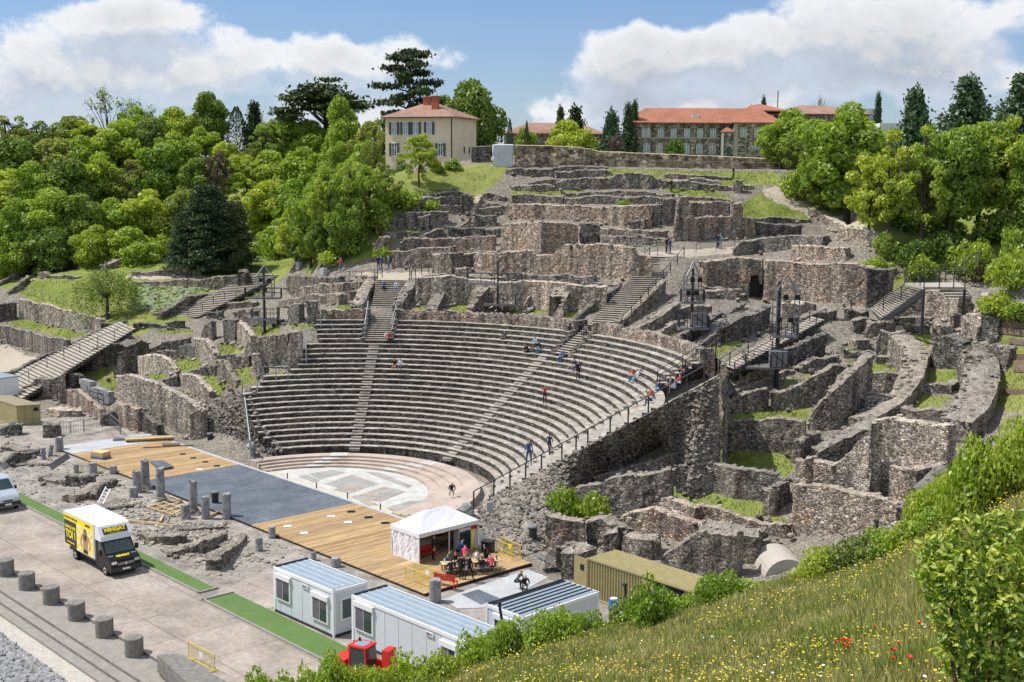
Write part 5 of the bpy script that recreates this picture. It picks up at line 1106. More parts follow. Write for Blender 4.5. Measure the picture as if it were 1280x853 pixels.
for (u,vt,vb,wp,mt,kd,lab) in [(388,232,336,62,B_,'broadleaf_tree','leafy tree at the foot of the wood nearest the stepped ruins'),(412,206,330,64,Y_,'open_tree','tall thin-stemmed tree at the left edge of the grass bank'),(438,200,312,62,B_,'open_tree','slim tree with bare trunks beside the stepped ruins'),(462,206,290,60,Y_,'open_tree','pale slim tree in the middle of the grass bank'),(482,214,268,48,O_,'open_tree','small olive tree high on the grass bank'),(430,246,326,56,B_,'broadleaf_tree','low leafy tree overhanging the stepped ruins'),(370,262,332,60,Y_,'broadleaf_tree','low bright tree at the wood edge, near the path'),(402,274,333,46,D_,'broadleaf_tree','low dark tree by the corner of the ruins')]:
 tr(u,vt,0,wp,kd,mt,lab,vb=vb,group='trees on the grass bank')
tr(524,166,0,56,'open_tree',Y_,'young pale tree in front of the cream house',vb=236)
# ---- shrubs: a mound of leaves with stems
def shrub_mesh(seed,mat,n=26,leaf=.14,dens=420,elong=1.0):
 rng=np.random.default_rng(seed); d=sphere_pts(n,rng); d[:,2]=np.abs(d[:,2]); cen=d*rng.uniform(.3,.82,n)[:,None]*np.array([1,1,.9*elong])+np.array([0,0,.12]); P,Nn=clumps(cen,rng.uniform(.2,.4,n),dens/.1,rng,1,.6)
 keep=P[:,2]>-.05; return leaves_mesh('foliage',P[keep],Nn[keep],leaf,M[mat] if isinstance(mat,str) else mat,rng)
SH={}
def shrub(X,Y,zb,rad,h,mt,label,leafm=.25,cat='shrub',group=None,name='shrub'):
 leafm *= .72; rad=max(rad,h*.5)
 lf=round(leafm/rad/.02)*.02; lf=max(.03,min(.4,lf)); key=(mt,lf,random.randint(0,1))
 if key not in SH:
  nl=int(min(14000,2.4/lf ** 2*8)); me=shrub_mesh(len(SH)+3,mt,26,lf,max(12,nl/26/.09/10)); mb=MB()
  for k in range(7):
   a=k*.9; mb.tube((0,0,-.15),(math.cos(a)*.5,math.sin(a)*.5,.7),.03,4,.01,0,False)
  SH[key]=(me,mesh('stems',mb.V,mb.F,M['bark']))
 r=empty(name,(X,Y,zb),random.uniform(0,6.28),label,cat,group); r.scale=(rad,rad,h); f=obj('foliage',SH[key][0],r); obj('stems',SH[key][1],r); return r
def shp(u,vb,wpx,hpx,mt,label,leafm=.28,group=None,cat='shrub'):
 P=pT(u,vb); d=float(np.linalg.norm(P-CAM)); s=d/F; return shrub(P[0],P[1],P[2],wpx/2*s,hpx*s,mt,label,leafm,cat,group)
for a in [(705,652,50,50,Y_,'left one of the two round bushes growing on the ruins',.22),(745,657,46,44,Y_,'right one of the two round bushes growing on the ruins',.22),
  (1105,320,44,24,B_,'leafy bush at the foot of the maples, left one',.3),(1140,328,54,28,D_,'leafy bush at the foot of the maples, middle one',.3),(1180,322,56,34,D_,'dark bush in the shade of the maples',.3),(1212,345,64,44,B_,'rounded bright bush right of the maples',.3),(1100,345,50,20,Y_,'low bush on the bank above the wooden stair',.3),(1150,350,50,26,B_,'low green bush on the bank behind the platform',.3),(1228,352,30,26,'leaf_purple','round purple shrub beside the platform railing',.25),(1262,360,60,44,Y_,'yellow-green shrub right of the purple one',.3),(1275,330,60,44,B_,'tall shrub at the right edge over the garden steps',.3),(1245,392,60,22,Y_,'hanging pale greenery over the garden steps',.3),(1275,405,50,22,B_,'low greenery at the right edge by the garden steps',.3),(1180,300,60,30,D_,'dark undergrowth beneath the maple crowns',.35),(1240,300,70,34,D_,'dark undergrowth beneath the rightmost tree',.35),(1280,300,70,40,D_,'undergrowth at the right edge under the trees',.35),(1130,290,50,24,D_,'undergrowth at the foot of the first maple',.35),(1055,262,70,34,D_,'dark undergrowth beneath the huge green tree',.4),(1095,270,60,34,B_,'bushes right of the huge green tree',.4),
  (545,216,22,14,D_,'round dark shrub on the lawn before the house',.3),(566,212,26,12,B_,'shrub at the corner of the house',.3),(440,318,50,30,B_,'bright thicket at the top of the stepped ruins',.4),(470,290,60,34,B_,'thicket on the grass bank',.4),(415,330,50,24,Y_,'low scrub at the edge of the ruins',.4),(500,262,60,26,Y_,'yellowish scrub high on the grass bank',.4),(385,325,50,30,D_,'dark bush in the shade of the wood',.4),(350,322,50,30,B_,'bush at the wood edge right of the pines',.4),(480,325,30,18,B_,'weeds growing on the corner of the ruins',.3),(540,262,24,12,B_,'weeds on top of the stepped ruins',.3),(200,322,50,26,B_,'low bush left of the pine trunks',.4),(150,322,60,30,D_,'bushes under the wood left of the pines',.4),(110,325,44,26,B_,'bush over the end of the pale boundary wall',.4),(1212,232,60,30,B_,'shrubs behind the maples',.4),(990,246,40,34,Y_,'yellow-green hedge at the end of the garden wall',.35),(780,258,16,8,B_,'tuft of weeds on the long retaining wall',.25),(1015,235,40,30,B_,'bushes left of the huge green tree',.35)]:
 shp(*a,group='shrubs and bushes among the ruins')
# ---------------------------------------------------------------- stairs
def big_stair(label,bl,br,tl,tr_,n,mat='step',lift=.1,depth=.5,cheek=None,cat='stairs',name='stone_stair',land=()):
 bl,br,tl,tr_=[np.array(x,float) for x in (bl,br,tl,tr_)]; c=(bl+br)/2; root=empty(name,c,0,label,cat); mats=M[mat]
 zs=np.linspace(min(bl[2],br[2]),(tl[2]+tr_[2])/2,n+1)+lift
 for i in range(n):
  f0,f1=i/n,(i+1.15)/n; P=[bl+(tl-bl)*f0,br+(tr_-br)*f0,br+(tr_-br)*f1,bl+(tl-bl)*f1]
  mb=MB(); q=[(p[0]-c[0],p[1]-c[1]) for p in P]; zt=zs[i+1]-c[2]; mb.prism(q,zt-.055,zt); e=.22; q2=[(q[0][0]+(q[3][0]-q[0][0])*e,q[0][1]+(q[3][1]-q[0][1])*e),(q[1][0]+(q[2][0]-q[1][0])*e,q[1][1]+(q[2][1]-q[1][1])*e),q[2],q[3]]; mb.prism(q2,zt-depth,zt-.055,1); mb.build('stair_step',[mats,M['seat_riser']],root)  # riser faces take the darker masonry to stand for their shade
 return root
def radial(Rr,a,w_,z): # point offset sideways by w_ metres from a radial line
 x,y=Rr*math.cos(a),Rr*math.sin(a); return (x+math.sin(a)*w_,y-math.cos(a)*w_,z)
aL,aM=R_(134.4),R_(90.4)
big_stair('left stone stair cutting through the top seat rows',radial(26.6,aL,-1.25,8.9),radial(26.6,aL,1.25,8.9),radial(39,aL,-1.9,14.1),radial(39,aL,1.9,14.1),31)
big_stair('wide middle stair above the seats, climbing to the terrace walk',pZ(734,409,11.4),pZ(775,412,11.4),pZ(814,322,17.2),pZ(853,322,17.2),36)
big_stair('narrow steps in the gap of the top seat rows',radial(26.6,aM,-.75,8.9),radial(26.6,aM,.75,8.9),radial(31.6,aM,-.75,11.4),radial(31.6,aM,.75,11.4),14)
big_stair('right stone stair beside the two lighting masts',pZ(901,462,10.2),pZ(917,468,10.2),pZ(1014,401,13.2),pZ(1030,405,13.2),27,lift=.35)
big_stair('lower flight of the long pale stair on the left',pZ(-14,486,0),pZ(22,505,0),pZ(150,405,6.2),pZ(169,414,6.2),34,lift=.25)
big_stair('upper flight of the long pale stair on the left',pZ(212,398,6.4),pZ(246,401,6.4),pZ(316,345,11.1),pZ(351,347,11.1),27,lift=.35)
ws=big_stair('upper wooden stair with a dark steel side beam',pZ(1087,389,13.1),pZ(1100,400,13.1),pZ(1131,355,16.7),pZ(1155,360,16.7),18,lift=.1,depth=.12,name='wooden_stair')
def beam_between(root,a,b,w_,h,mat,name):
 a=np.array(a,float); b=np.array(b,float); c=np.array(root.location); mb=MB(); d=b-a; n=np.array([-d[1],d[0],0]); n /= np.linalg.norm(n); n *= w_/2; u=np.array([0,0,h])
 V=[a-n-c,a+n-c,b+n-c,b-n-c]; V=V+[v-u for v in V]; mb.add(V,[(0,1,2,3),(7,6,5,4),(0,4,5,1),(1,5,6,2),(2,6,7,3),(3,7,4,0)]); return mb.build(name,mat,root)
beam_between(ws,pZ(1100,401,13.0),pZ(1155,361,16.75),.15,.55,M['dark_steel'],'side_beam')
pl=[pZ(1131,354,16.9),pZ(1155,359,16.9),pZ(1206,359,16.9),pZ(1198,353,16.9)]
pr=empty('wooden_platform',pl[0],0,'wooden platform deck at the head of the upper wooden stair','platform')
mb=MB(); mb.prism([(p[0]-pl[0][0],p[1]-pl[0][1]) for p in pl],-.22,0); mb.build('deck',M['trim'],pr)
for i in range(4):
 a=pZ(1174+i*2,360+i*3.2,16.6-i*.35); b=pZ(1206+i*2,359.5+i*3.4,16.6-i*.35); beam_between(pr,a,b,.5,.16,M['trim'],'stair_step')
for p in pl[1:3]:
 mb=MB(); q=p-pl[0]; mb.tube((q[0],q[1],-.2),(q[0],q[1],-4),.12,6); mb.build('support_post',M['dark_steel'],pr)
# garden steps at the far right
for i,(u0,v0,u1,v1) in enumerate([(1248,404,1270,405),(1250,411,1282,412),(1252,418,1290,420),(1262,431,1300,433),(1262,448,1300,450),(1255,492,1300,494),(1268,456,1300,457),(1268,464,1300,465)]):
 a=pT(u0,v0); b=pT(u1,v1); mb=MB(); mb.V=[]; r=empty('garden_step',a,0,['topmost','second','third','fourth','fifth','lowest','sixth','seventh'][i]+' of the dark timber garden steps at the right edge','garden step','garden steps at the right edge'); beam_between(r,a+[0,0,.3],b+[0,0,.3],.35,.45,M['old_wood'],'timber_edge')
# ---------------------------------------------------------------- railings
def rail(pts,label,h=1.05,mat='dark_steel',posts=True,mid=True,r=.035,name='handrail',cat='railing',sub=None,bars=0,group=None,tops=None):
 pts=[np.array(p,float) for p in pts]; root=empty(name,pts[0],0,label,cat,group); c=pts[0]; mb=MB()
 for a,b in zip(pts[:-1],pts[1:]):
  mb.tube(a-c+[0,0,h],b-c+[0,0,h],r,5)
  if mid: mb.tube(a-c+[0,0,h*.5],b-c+[0,0,h*.5],r*.6,4)
 mb.build('rail',M[mat],root)
 if bars:
  mb=MB()
  for a,b in zip(pts[:-1],pts[1:]):
   n=max(1,int(np.linalg.norm(b-a)/bars))
   for i in range(n): q=a+(b-a)*(i+.5)/n-c; mb.tube(q,q+[0,0,h],r*.45,3)
  o=mb.build('bars',M[mat],root); o['kind']='stuff'
 if posts:
  q=pts
  if sub:
   q=[]
   for a,b in zip(pts[:-1],pts[1:]):
    n=max(1,int(round(np.linalg.norm(b-a)/sub))); q+=[a+(b-a)*i/n for i in range(n)]
   q.append(pts[-1])
  me=None
  for p in q:
   if me is None: mb=MB(); mb.tube((0,0,-.1),(0,0,h),r*1.35,6); me=mesh('post',mb.V,mb.F,M[mat])
   obj('post',me,root,p-c)
 return root
def pc(u,v,a=29.5):
 best=None
 for Rr in np.arange(12.5,33,.05):
  P=pol(Rr,R_(a),cone(Rr)); q=pix(P); e=abs(q[0]-u)
  if best is None or e<best[0]: best=(e,P)
 return best[1]
rail([pc(x,0) for x in (590,617,637,657,677,702,720,735,763,785,810,834,858,880)],'long dark railing climbing the right edge of the seat rows',1.25,mid=False,r=.045)
rail([np.array(pol(Rr,R_(44),cone(Rr)+.5)) for Rr in (26.5,28.5,30.8)],'short double railing by the top right steps, front one',1.1)
rail([np.array(pol(Rr,R_(48),cone(Rr)+.5)) for Rr in (26.5,28.5,30.8)],'short double railing by the top right steps, back one',1.1)
rail([pZ(899,466,10.3),pZ(912,457,10.7),pZ(935,442,11.6),pZ(963,424,12.3),pZ(990,405,13.0),pZ(1012,399,13.6)],'dark railing on the left of the right stair',1.05)
rail([pZ(918,469,10.4),pZ(932,460,10.9),pZ(965,440,11.9),pZ(996,421,12.6),pZ(1020,407,13.3),pZ(1032,402,13.6)],'dark railing on the right of the right stair',1.05)
rail([radial(27.2,aL,-1.35,9.2),radial(30.5,aL,-1.5,11.2)],'pale steel railing left of the left stair',1.5,'steel',mid=True)
rail([radial(27.2,aL,1.35,9.2),radial(30.5,aL,1.5,11.2)],'pale steel railing right of the left stair',1.5,'steel',mid=True)
rail([radial(37.5,aL,-1.9,13.6),radial(39.5,aL,-1.9,14.2),radial(43,aL,-1.9,14.2)],'dark railing at the head of the left stair, left side',1.0)
rail([radial(37.5,aL,1.9,13.6),radial(39.5,aL,1.9,14.2),radial(43,aL,1.9,14.2)],'dark railing at the head of the left stair, right side',1.0)
rail([pT(420,352),pT(437,350),pT(452,350),pT(468,348)],'dark low railing on the path left of the left stair',1.0); rail([pT(512,345),pT(527,343),pT(536,342)],'short dark railing beside the walker in red',1.0)
rail([tuple(pZ(777,410,11.6)),tuple(pZ(801,383,13.3)),tuple(pZ(829,351,15.4)),tuple(pZ(855,321,17.4))],'dark railing on the right of the middle stair',1.0,sub=2.2)
rail([tuple(pZ(795,346,15.4)),tuple(pZ(812,321,17.3))],'dark railing on the upper left of the middle stair',1.0,sub=2.0)
rail([pT(870,316),pT(895,314),pT(918,312),pT(935,312)],'grey railing along the terrace walk',1.0,'grey_steel')
rail([pT(788,318),pT(806,319),pT(822,320)],'grey railing along the terrace walk left of the middle stair',1.0,'grey_steel')
rail([pZ(1064,388,13.4),pZ(1087,377,14.4),pZ(1109,366,15.4),pZ(1131,353,16.9)],'dark railing on the left of the upper wooden stair',1.1); rail([pZ(1104,388,13.9),pZ(1126,374,15.4),pZ(1150,357.5,16.9)],'dark railing on the right of the upper wooden stair',1.1)
rail([pZ(1155,359,16.9),pZ(1174,359,16.9),pZ(1192,359,16.9),pZ(1206,359,16.9)],'dark railing along the front of the wooden platform',1.3,sub=.9); rail([pZ(1133,353.5,16.9),pZ(1165,353,16.9),pZ(1198,352,16.9)],'dark railing along the back of the wooden platform',1.3,sub=1.2)
rail([pZ(1192,352,17),pZ(1205,340,18),pZ(1222,330,19)],'green-grey handrail leading up behind the purple shrub',1.1,'grey_steel')
rail([pZ(0,480,0.3),pZ(17,486,.5),pZ(36,474,1.7),pZ(59,459,3.1),pZ(80,448,4.0),pZ(100,440,4.6),pZ(122,432,5.2),pZ(143,424,5.8),pZ(160,412,6.2)],'thin dark handrail up the middle of the lower long flight',1.0,mid=False,r=.03)
rail([pZ(200,399,6.5),pZ(218,399,6.5),pZ(235,395,7),pZ(253,388,7.8),pZ(267,380,8.5),pZ(281,374,9.2),pZ(295,374,9.4),pZ(310,374,9.5)],'dark handrail along the lower side of the upper long flight',1.0,mid=False,r=.03)
rail([pT(17+i*9.0,366+i*2.55)+[0,0,.1] for i in range(12)],'wire fence along the top of the high retaining wall',.95,'grey_steel',r=.025)
rail([pT(186+i*10,391+(i*.6)) for i in range(6)],'low wire fence below the planted bank',.9,'grey_steel',r=.025)
rail([pT(750+i*16,211+i*.35) for i in range(15)],'thin wire fence along the grass below the garden wall',1.2,'grey_steel',r=.02)
rail([pZ(313,565,1.4),pZ(305,500,4.4)],'galvanised ladder-like handrail at the left end of the seats',1.0,'steel',mid=False,r=.06,bars=.5,sub=2.5)
rail([pZ(329,476,6.9),pZ(345,476,6.9),pZ(360,475,7.0)],'pale railing on the lawn beside the left seats',1.3,'steel'); rail([pZ(303,492,5.5),pZ(322,489,5.7)],'pale railing at the corner of the left seats',1.3,'steel')
rail([pZ(383,452,8.2),pZ(382,424,9.4)],'steel ladder handrail at the upper left end of the seats',1.2,'steel',mid=False,sub=1.5); rail([pZ(401,408,10.4),pZ(399,388,11.6)],'steel ladder handrail at the topmost left seats',1.2,'steel',mid=False,sub=1.5)
rail([pZ(75,541,.3),pZ(88,541,.3),pZ(105,538,.3)],'grey mesh barrier behind the stage, left part',1.1,'grey_steel',bars=.25); rail([pZ(105,540,.3),pZ(128,533,.3),pZ(138,531,.3),pZ(151,542,.3)],'grey mesh barrier behind the stage, right part',1.1,'grey_steel',bars=.25)
# ---------------------------------------------------------------- lighting masts
def mast(label,u,vb,vt,platforms,box=None,cage=None,tilt=0,r=.16):
 P=pT(u,vb); c=P; zt=zat(P[0],P[1],vt); root=empty('lighting_mast',c,0,label,'lighting mast'); s=float(np.linalg.norm(P-CAM))/F
 rx=np.array([RT[0],RT[1],0]); rx /= np.linalg.norm(rx); fy=np.array([-rx[1],rx[0],0])
 mb=MB(); mb.tube((0,0,-.4),(0,0,zt-c[2]),r,10,r*.7); mb.build('pole',M['dark_steel'],root,smooth=False)
 W=lambda du,dy,z: rx*du+fy*dy+np.array([0,0,z])
 for (u0,u1,v,dep) in platforms:
  z=zat(P[0],P[1],v)-c[2]; a,b=(u0-u)*s,(u1-u)*s; mb=MB(); q=[W(a,-dep,0),W(b,-dep,0),W(b,dep,0),W(a,dep,0)]; mb.prism([(p[0],p[1]) for p in q],z-.16,z); pf=mb.build('platform',M['grey_steel'],root)
  mb=MB()
  for i in range(4):
   A,B=q[i],q[(i+1) % 4]
   for k in range(4): t=A+(B-A)*k/4; mb.tube(t+[0,0,z],t+[0,0,z+1.0],.03,4)
   for h in (.5,1.0): mb.tube(A+[0,0,z+h],B+[0,0,z+h],.03,4)
  mb.build('guard_rail',M['dark_steel'],pf)
 if cage:
  u0,u1,v0,v1=cage; z0,z1=zat(P[0],P[1],v1)-c[2],zat(P[0],P[1],v0)-c[2]; a,b=(u0-u)*s,(u1-u)*s; mb=MB(); cs=[W(a,-.8,0),W(b,-.8,0),W(b,.8,0),W(a,.8,0)]
  for p in cs: mb.tube(p+[0,0,z0],p+[0,0,z1],.05,5)
  for f in np.linspace(0,1,6):
   for i in range(4): mb.tube(cs[i]+[0,0,z0+(z1-z0)*f],cs[(i+1) % 4]+[0,0,z0+(z1-z0)*f],.035,4)
  top=W((a+b)/2,0,z1+1.2)
  for p in cs: mb.tube(p+[0,0,z1],top,.04,4)
  mb.build('lattice_cage',M['grey_steel'],root)
  for k in range(4): mb=MB(); q=W(a+(b-a)*(k+.5)/4,-.9,z0+(z1-z0)*(.35+.5*(k % 2))); mb.box(q,(.35,.35,.4),math.atan2(rx[1],rx[0])); mb.tube(q,q-fy*.35,.16,8); mb.build('spotlight',M['black'],root)
 if box:
  u0,u1,v0,v1=box; z0,z1=zat(P[0],P[1],v1)-c[2],zat(P[0],P[1],v0)-c[2]; a,b=(u0-u)*s,(u1-u)*s; mb=MB(); mb.prism([tuple(W(x,y,0)[:2]) for x,y in ((a,-1.3),(b,-1.3),(b,-.25),(a,-.25))],z0,z1); bx=mb.build('control_cabin',M['grey_steel'],root)
  mb=MB()
  for k in range(4): mb.tube(W(a+(b-a)*k/3,-1.33,z0),W(a+(b-a)*k/3,-1.33,z1),.04,4)
  mb.tube(W(a,-1.34,z1),W(b,-1.34,z0),.035,4); mb.build('brace',M['dark_steel'],bx)
 return root
mast('left dark lighting mast with cross arms among the wing ruins',331,416,334,[(308,352,372,.35),(316,348,398,.7)],cage=(322,342,346,370))
mast('middle lighting mast behind the centre of the top seat row',622,393,326,[(584,652,354,.25),(604,644,380,.7)],r=.11)
mast('lighting mast with a grey cabin beside the middle stair',864,428,336,[(848,884,409,.8),(850,878,377,.6)],box=(862,880,390,405),cage=(855,873,344,376))
mast('largest lighting mast with a grey cabin over the right stair',970,484,352,[(931,986,457,1.1),(962,991,419,.8)],box=(959,979,437,456),cage=(965,992,362,418),r=.2)
# ---------------------------------------------------------------- white stone blocks,boulders,columns
bw=empty('block_wall',pT(*up_('E6',960,400)),0,'stack of big white cut stone blocks beside the wing','stone blocks'); c=np.array(bw.location)
for (x0,y0,x1,y1,h) in [(815,180,930,225,50),(830,232,900,265,45),(905,255,1010,290,40),(1015,285,1060,300,40),(835,285,920,315,40),(925,310,1000,340,42),(1005,335,1055,360,40),(845,335,955,380,42),(965,375,1010,395,40),(1015,395,1058,415,42),(1062,310,1110,315,120)]:
 a=pD(*up_('E6',x0,y0+h),118.5);
 A_=pT(*up_('E6',820,440)); B2_=pT(*up_('E6',1110,440))
 def onface(x,y):
  # the blocks stand on one vertical face between A_ and B2_
  d=ray(*up_('E6',x,y)); n=np.array([-(B2_-A_)[1],(B2_-A_)[0],0]); return CAM+d*(((A_-CAM) @ n)/(d @ n))
 P0,P1,P2=onface(x0,y0),onface(x1,y1),onface(x0,y0+h); z1=P0[2]; z0=P2[2]; d=P1-P0; l=math.hypot(d[0],d[1]); mb=MB(); mb.box(((P0[0]+P1[0])/2-c[0],(P0[1]+P1[1])/2-c[1],(z0+(P1[2]+(z0-z1))+z1+P1[2])/4-c[2]),(l-.05,.7,z1-z0),math.atan2(d[1],d[0])); mb.build('stone_block',M['column'],bw)
def stone(u,v,w_,h,label,mat='boulder',cat='stone',z=None):
 P=pT(u,v) if z is None else pZ(u,v,z); s=float(np.linalg.norm(P-CAM))/F; mb=MB(); rr_=random.Random(int(u*7+v))
 mb.blob((0,0,h*s*.42),(w_*s/2,w_*s/2,h*s*.52),rng=rr_,jit=.22); mb.blob((w_*s*.18,.05,h*s*.3),(w_*s*.35,w_*s*.35,h*s*.35),rng=rr_); o=mb.build('boulder',M[mat],None,P); return tag(o,label,cat)
stone(583,645,22,20,'grey boulder at the foot of the railing',z=0.1,mat='column'); stone(614,622,7,8,'small stone by the first railing post',z=1.0); stone(1192,487,16,14,'lone squared boulder on the broad ring wall'); stone(314,562,14,10,'pale broken block at the bottom of the left handrail',z=1.0,mat='column'); stone(608,716,12,20,'hooded grey stone figure on the gravel behind the containers',z=.05,mat='column'); stone(570,643,5,12,'pointed grey stone beside the low steps',z=.1,mat='column')
stone(912,500,14,14,'dark fallen stone below the ring wall'); stone(195,375,10,6,'fallen stone on the left terrace')
def column(u,vb,h_px,w_px,label,base=False,tilt=0,z=0.0,cap=False):
 P=pZ(u,vb,z); s=float(np.linalg.norm(P-CAM))/F; h=h_px*s; r=w_px*s/2; root=empty('column',P,random.uniform(0,3),label,'column','broken granite columns behind the stage')
 n=14; mb=MB(); rr_=random.Random(int(u)); V=[]
 for k in range(7):
  z_=h*k/6+(.12 if base else 0)
  for i in range(n): a=2*math.pi*i/n; q=r*(1-.06*k/6)*(1+rr_.uniform(-.03,.03)); V.append((q*math.cos(a)+tilt*z_,q*math.sin(a),z_+(rr_.uniform(-.12,.04)*1.2*h/2 if k==6 else 0)))
 Fc=[(k*n+i,k*n+(i+1) % n,(k+1)*n+(i+1) % n,(k+1)*n+i) for k in range(6) for i in range(n)]+[tuple(range(6*n,7*n)),tuple(range(n))[::-1]]; mb.add(V,Fc); mb.build('shaft',M['column'],root)
 if base:
  mb=MB(); mb.tube((0,0,0),(0,0,.22),r*1.55,14,r*1.45); mb.tube((0,0,.22),(0,0,.4),r*1.4,14,r*1.15); mb.box((0,0,-.05),(r*3.4,r*3.4,.25)); mb.build('base',M['boulder'],root)
 if cap:
  mb=MB(); mb.tube((0,0,h),(0,0,h+.22),r*.75,10,r*.6); mb.build('top_stub',M['column'],root)
 return root
for a in [(182,611,34,10.5,'tallest column standing at the back edge of the stage',True),(201,627,40,10.5,'column on a round base in front of the tallest one',True),(242,642,40,10,'slender dark-topped column by the dark mat',True),(171.5,615,26,10.5,'column left of the tallest one'),(167,621,12,10.5,'short column drum left of the tallest column'),(257,648,27,10.5,'column with a blue cap lying on its top'),(283.5,648,31,11,'pale column at the right end of the row'),(232,648,17,11,'short column between the slender ones'),
  (74.5,564,17,9.5,'thick column stump at the far end of the stage'),(54.5,574,14,5.5,'thin flat stump at the far left of the court'),(62.5,570,13,5.5,'leaning flat stump at the far left of the court'),(95.5,591,10,6.5,'small dark stump beside the yellow barrier'),(116.5,591.5,13,9.5,'rounded stump in front of the yellow barrier'),(141.5,592,9,9.5,'short drum at the corner of the stage'),
  (324,688,16,9,'left stump of the pair beside the first container'),(340,672,14,9,'right stump of the pair at the stage edge'),(392,700,10,7,'half-hidden stump behind the first container'),(420,708,11,12,'wide low stump behind the first container'),(544,752,28,15,'rough upright stone behind the second container')]:
 column(a[0],a[1],a[2],a[3],a[4],base=(len(a)>5),z=.03,tilt=(.18 if 'leaning' in a[4] else 0))
# ---------------------------------------------------------------- bollards
for i,(u,vb) in enumerate([(8,721),(34,738),(64.5,756),(96,776),(131,797),(168,821)]):
 P=pZ(u,vb-2,-.14); root=empty('stone_bollard',P,i,['stone drum bollard at the left edge of the picture, partly cut off','second stone drum bollard from the left edge','third stone drum bollard from the left edge','stone drum bollard, third from the concrete block','stone drum bollard, second from the concrete block','stone drum bollard nearest the concrete block'][i],'bollard','stone drum bollards along the street')
 mb=MB(); n=20; prof=[(.50,0),(.50,1.0),(.47,1.05),(.0,1.06)]; V=[]
 for (r,z) in prof[:3]:
  for k in range(n): a=2*math.pi*k/n; V.append((r*math.cos(a),r*math.sin(a),z))
 V.append((0,0,1.07)); Fc=[(j*n+k,j*n+(k+1) % n,(j+1)*n+(k+1) % n,(j+1)*n+k) for j in range(2) for k in range(n)]+[(2*n+k,2*n+(k+1) % n,3*n) for k in range(n)]; mb.add(V,Fc); mb.build('drum',M['bollard'],root)
P=pz('C2',[(785,720),(900,712),(1130,853),(960,880)],.9); c=P[0]; root=empty('concrete_block',(c[0],c[1],0),0,'long weathered concrete block at the end of the bollards','concrete block'); mb=MB(); mb.prism([(p[0]-c[0],p[1]-c[1]) for p in P],0,.95); mb.build('block',M['bollard'],root)
# scattered flat stones of the gravel heap at the lower left
mb=MB(); rr_=random.Random(4); tri=pz('C2',[(-20,600),(330,853),(-20,990)],-.55)
for _ in range(1300):
 a,b=sorted((rr_.random(),rr_.random())); q=tri[0]*a+tri[1]*(b-a)+tri[2]*(1-b); s=rr_.uniform(.10,.26); mb.blob((q[0],q[1],-.56+rr_.random()*.14),(s,s*.7,s*.45),rng=rr_,jit=.3)
o=mb.build('stone_heap',M['column']); tag(o,'heap of grey flat stones on the gravel at the lower left','stone heap',kind='stuff')
# ---------------------------------------------------------------- buildings on the hill
def frame(u,d,dv,ang):
 P=pD(u,dv,d); return P,math.atan2(RT[1],RT[0])+R_(ang)
def window(root,x,y,z,w_,h,glass='glass_sky',arch=False,shut=False,trim=True,bars=True,depth=.16,double=False):
 f=MB(); T_=.11
 if arch:
  n=8; out=[(x-w_/2-T_,z-T_)]+[(x+w_/2+T_,z-T_)]+[(x+(w_/2+T_)*math.cos(math.pi*i/n),z+h-w_/2+(w_/2+T_)*math.sin(math.pi*i/n)) for i in range(n+1)]; inn=[(x-w_/2,z),(x+w_/2,z)]+[(x+w_/2*math.cos(math.pi*i/n),z+h-w_/2+w_/2*math.sin(math.pi*i/n)) for i in range(n+1)]
 else: out=[(x-w_/2-T_,z-T_),(x+w_/2+T_,z-T_),(x+w_/2+T_,z+h+T_),(x-w_/2-T_,z+h+T_)]; inn=[(x-w_/2,z),(x+w_/2,z),(x+w_/2,z+h),(x-w_/2,z+h)]
 n=len(out); V=[(p[0],y-.08,p[1]) for p in out]+[(p[0],y-.08,p[1]) for p in inn]+[(p[0],y+.05,p[1]) for p in out]+[(p[0],y-.0,p[1]) for p in inn]
 f.add(V,[(i,(i+1) % n,n+(i+1) % n,n+i) for i in range(n)]+[(i,2*n+i,2*n+(i+1) % n,(i+1) % n) for i in range(n)]+[(n+i,n+(i+1) % n,3*n+(i+1) % n,3*n+i) for i in range(n)]); fr=f.build('window',M['trim'] if trim else M['white_paint'],root)
 g=MB(); g.add([(p[0],y-.02,p[1]) for p in inn],[tuple(range(n))]); g.build('pane',M[glass],fr)
 if bars:
  b=MB(); b.box((x,y-.05,z+h/2),(.09,.05,h)); b.box((x,y-.05,z+h*.62),(w_,.05,.08)); b.box((x-w_/2+.04,y-.05,z+h/2-.1),(.08,.05,h-.2)); b.box((x+w_/2-.04,y-.05,z+h/2-.1),(.08,.05,h-.2)); b.build('glazing_bar',M['white_paint'],fr)
 if shut:
  for s in (-1,1): q=MB(); q.box((x+s*(w_*.75+.03),y-.1,z+h/2),(w_*.46,.06,h+.1)); q.build('shutter',M['shutter'],root)
def hip_roof(root,x0,x1,y0,y1,z,rise,over=.5,mat='tile_orange',lhip=1,rhip=1,name='roof'):
 X0,X1,Y0,Y1=x0-over,x1+over,y0-over,y1+over; hw=(Y1-Y0)/2; ym=(Y0+Y1)/2; a=X0+hw*lhip; b=X1-hw*rhip
 if a>b: a=b=(a+b)/2
 mb=MB(); V=[(X0,Y0,z),(X1,Y0,z),(X1,Y1,z),(X0,Y1,z),(a,ym,z+rise),(b,ym,z+rise),(X0,Y0,z-.18),(X1,Y0,z-.18),(X1,Y1,z-.18),(X0,Y1,z-.18)]
 mb.add(V,[(0,1,5,4),(2,3,4,5),(3,0,4),(1,2,5),(6,7,1,0),(7,8,2,1),(8,9,3,2),(9,6,0,3),(9,8,7,6)]); return mb.build(name,M[mat],root)
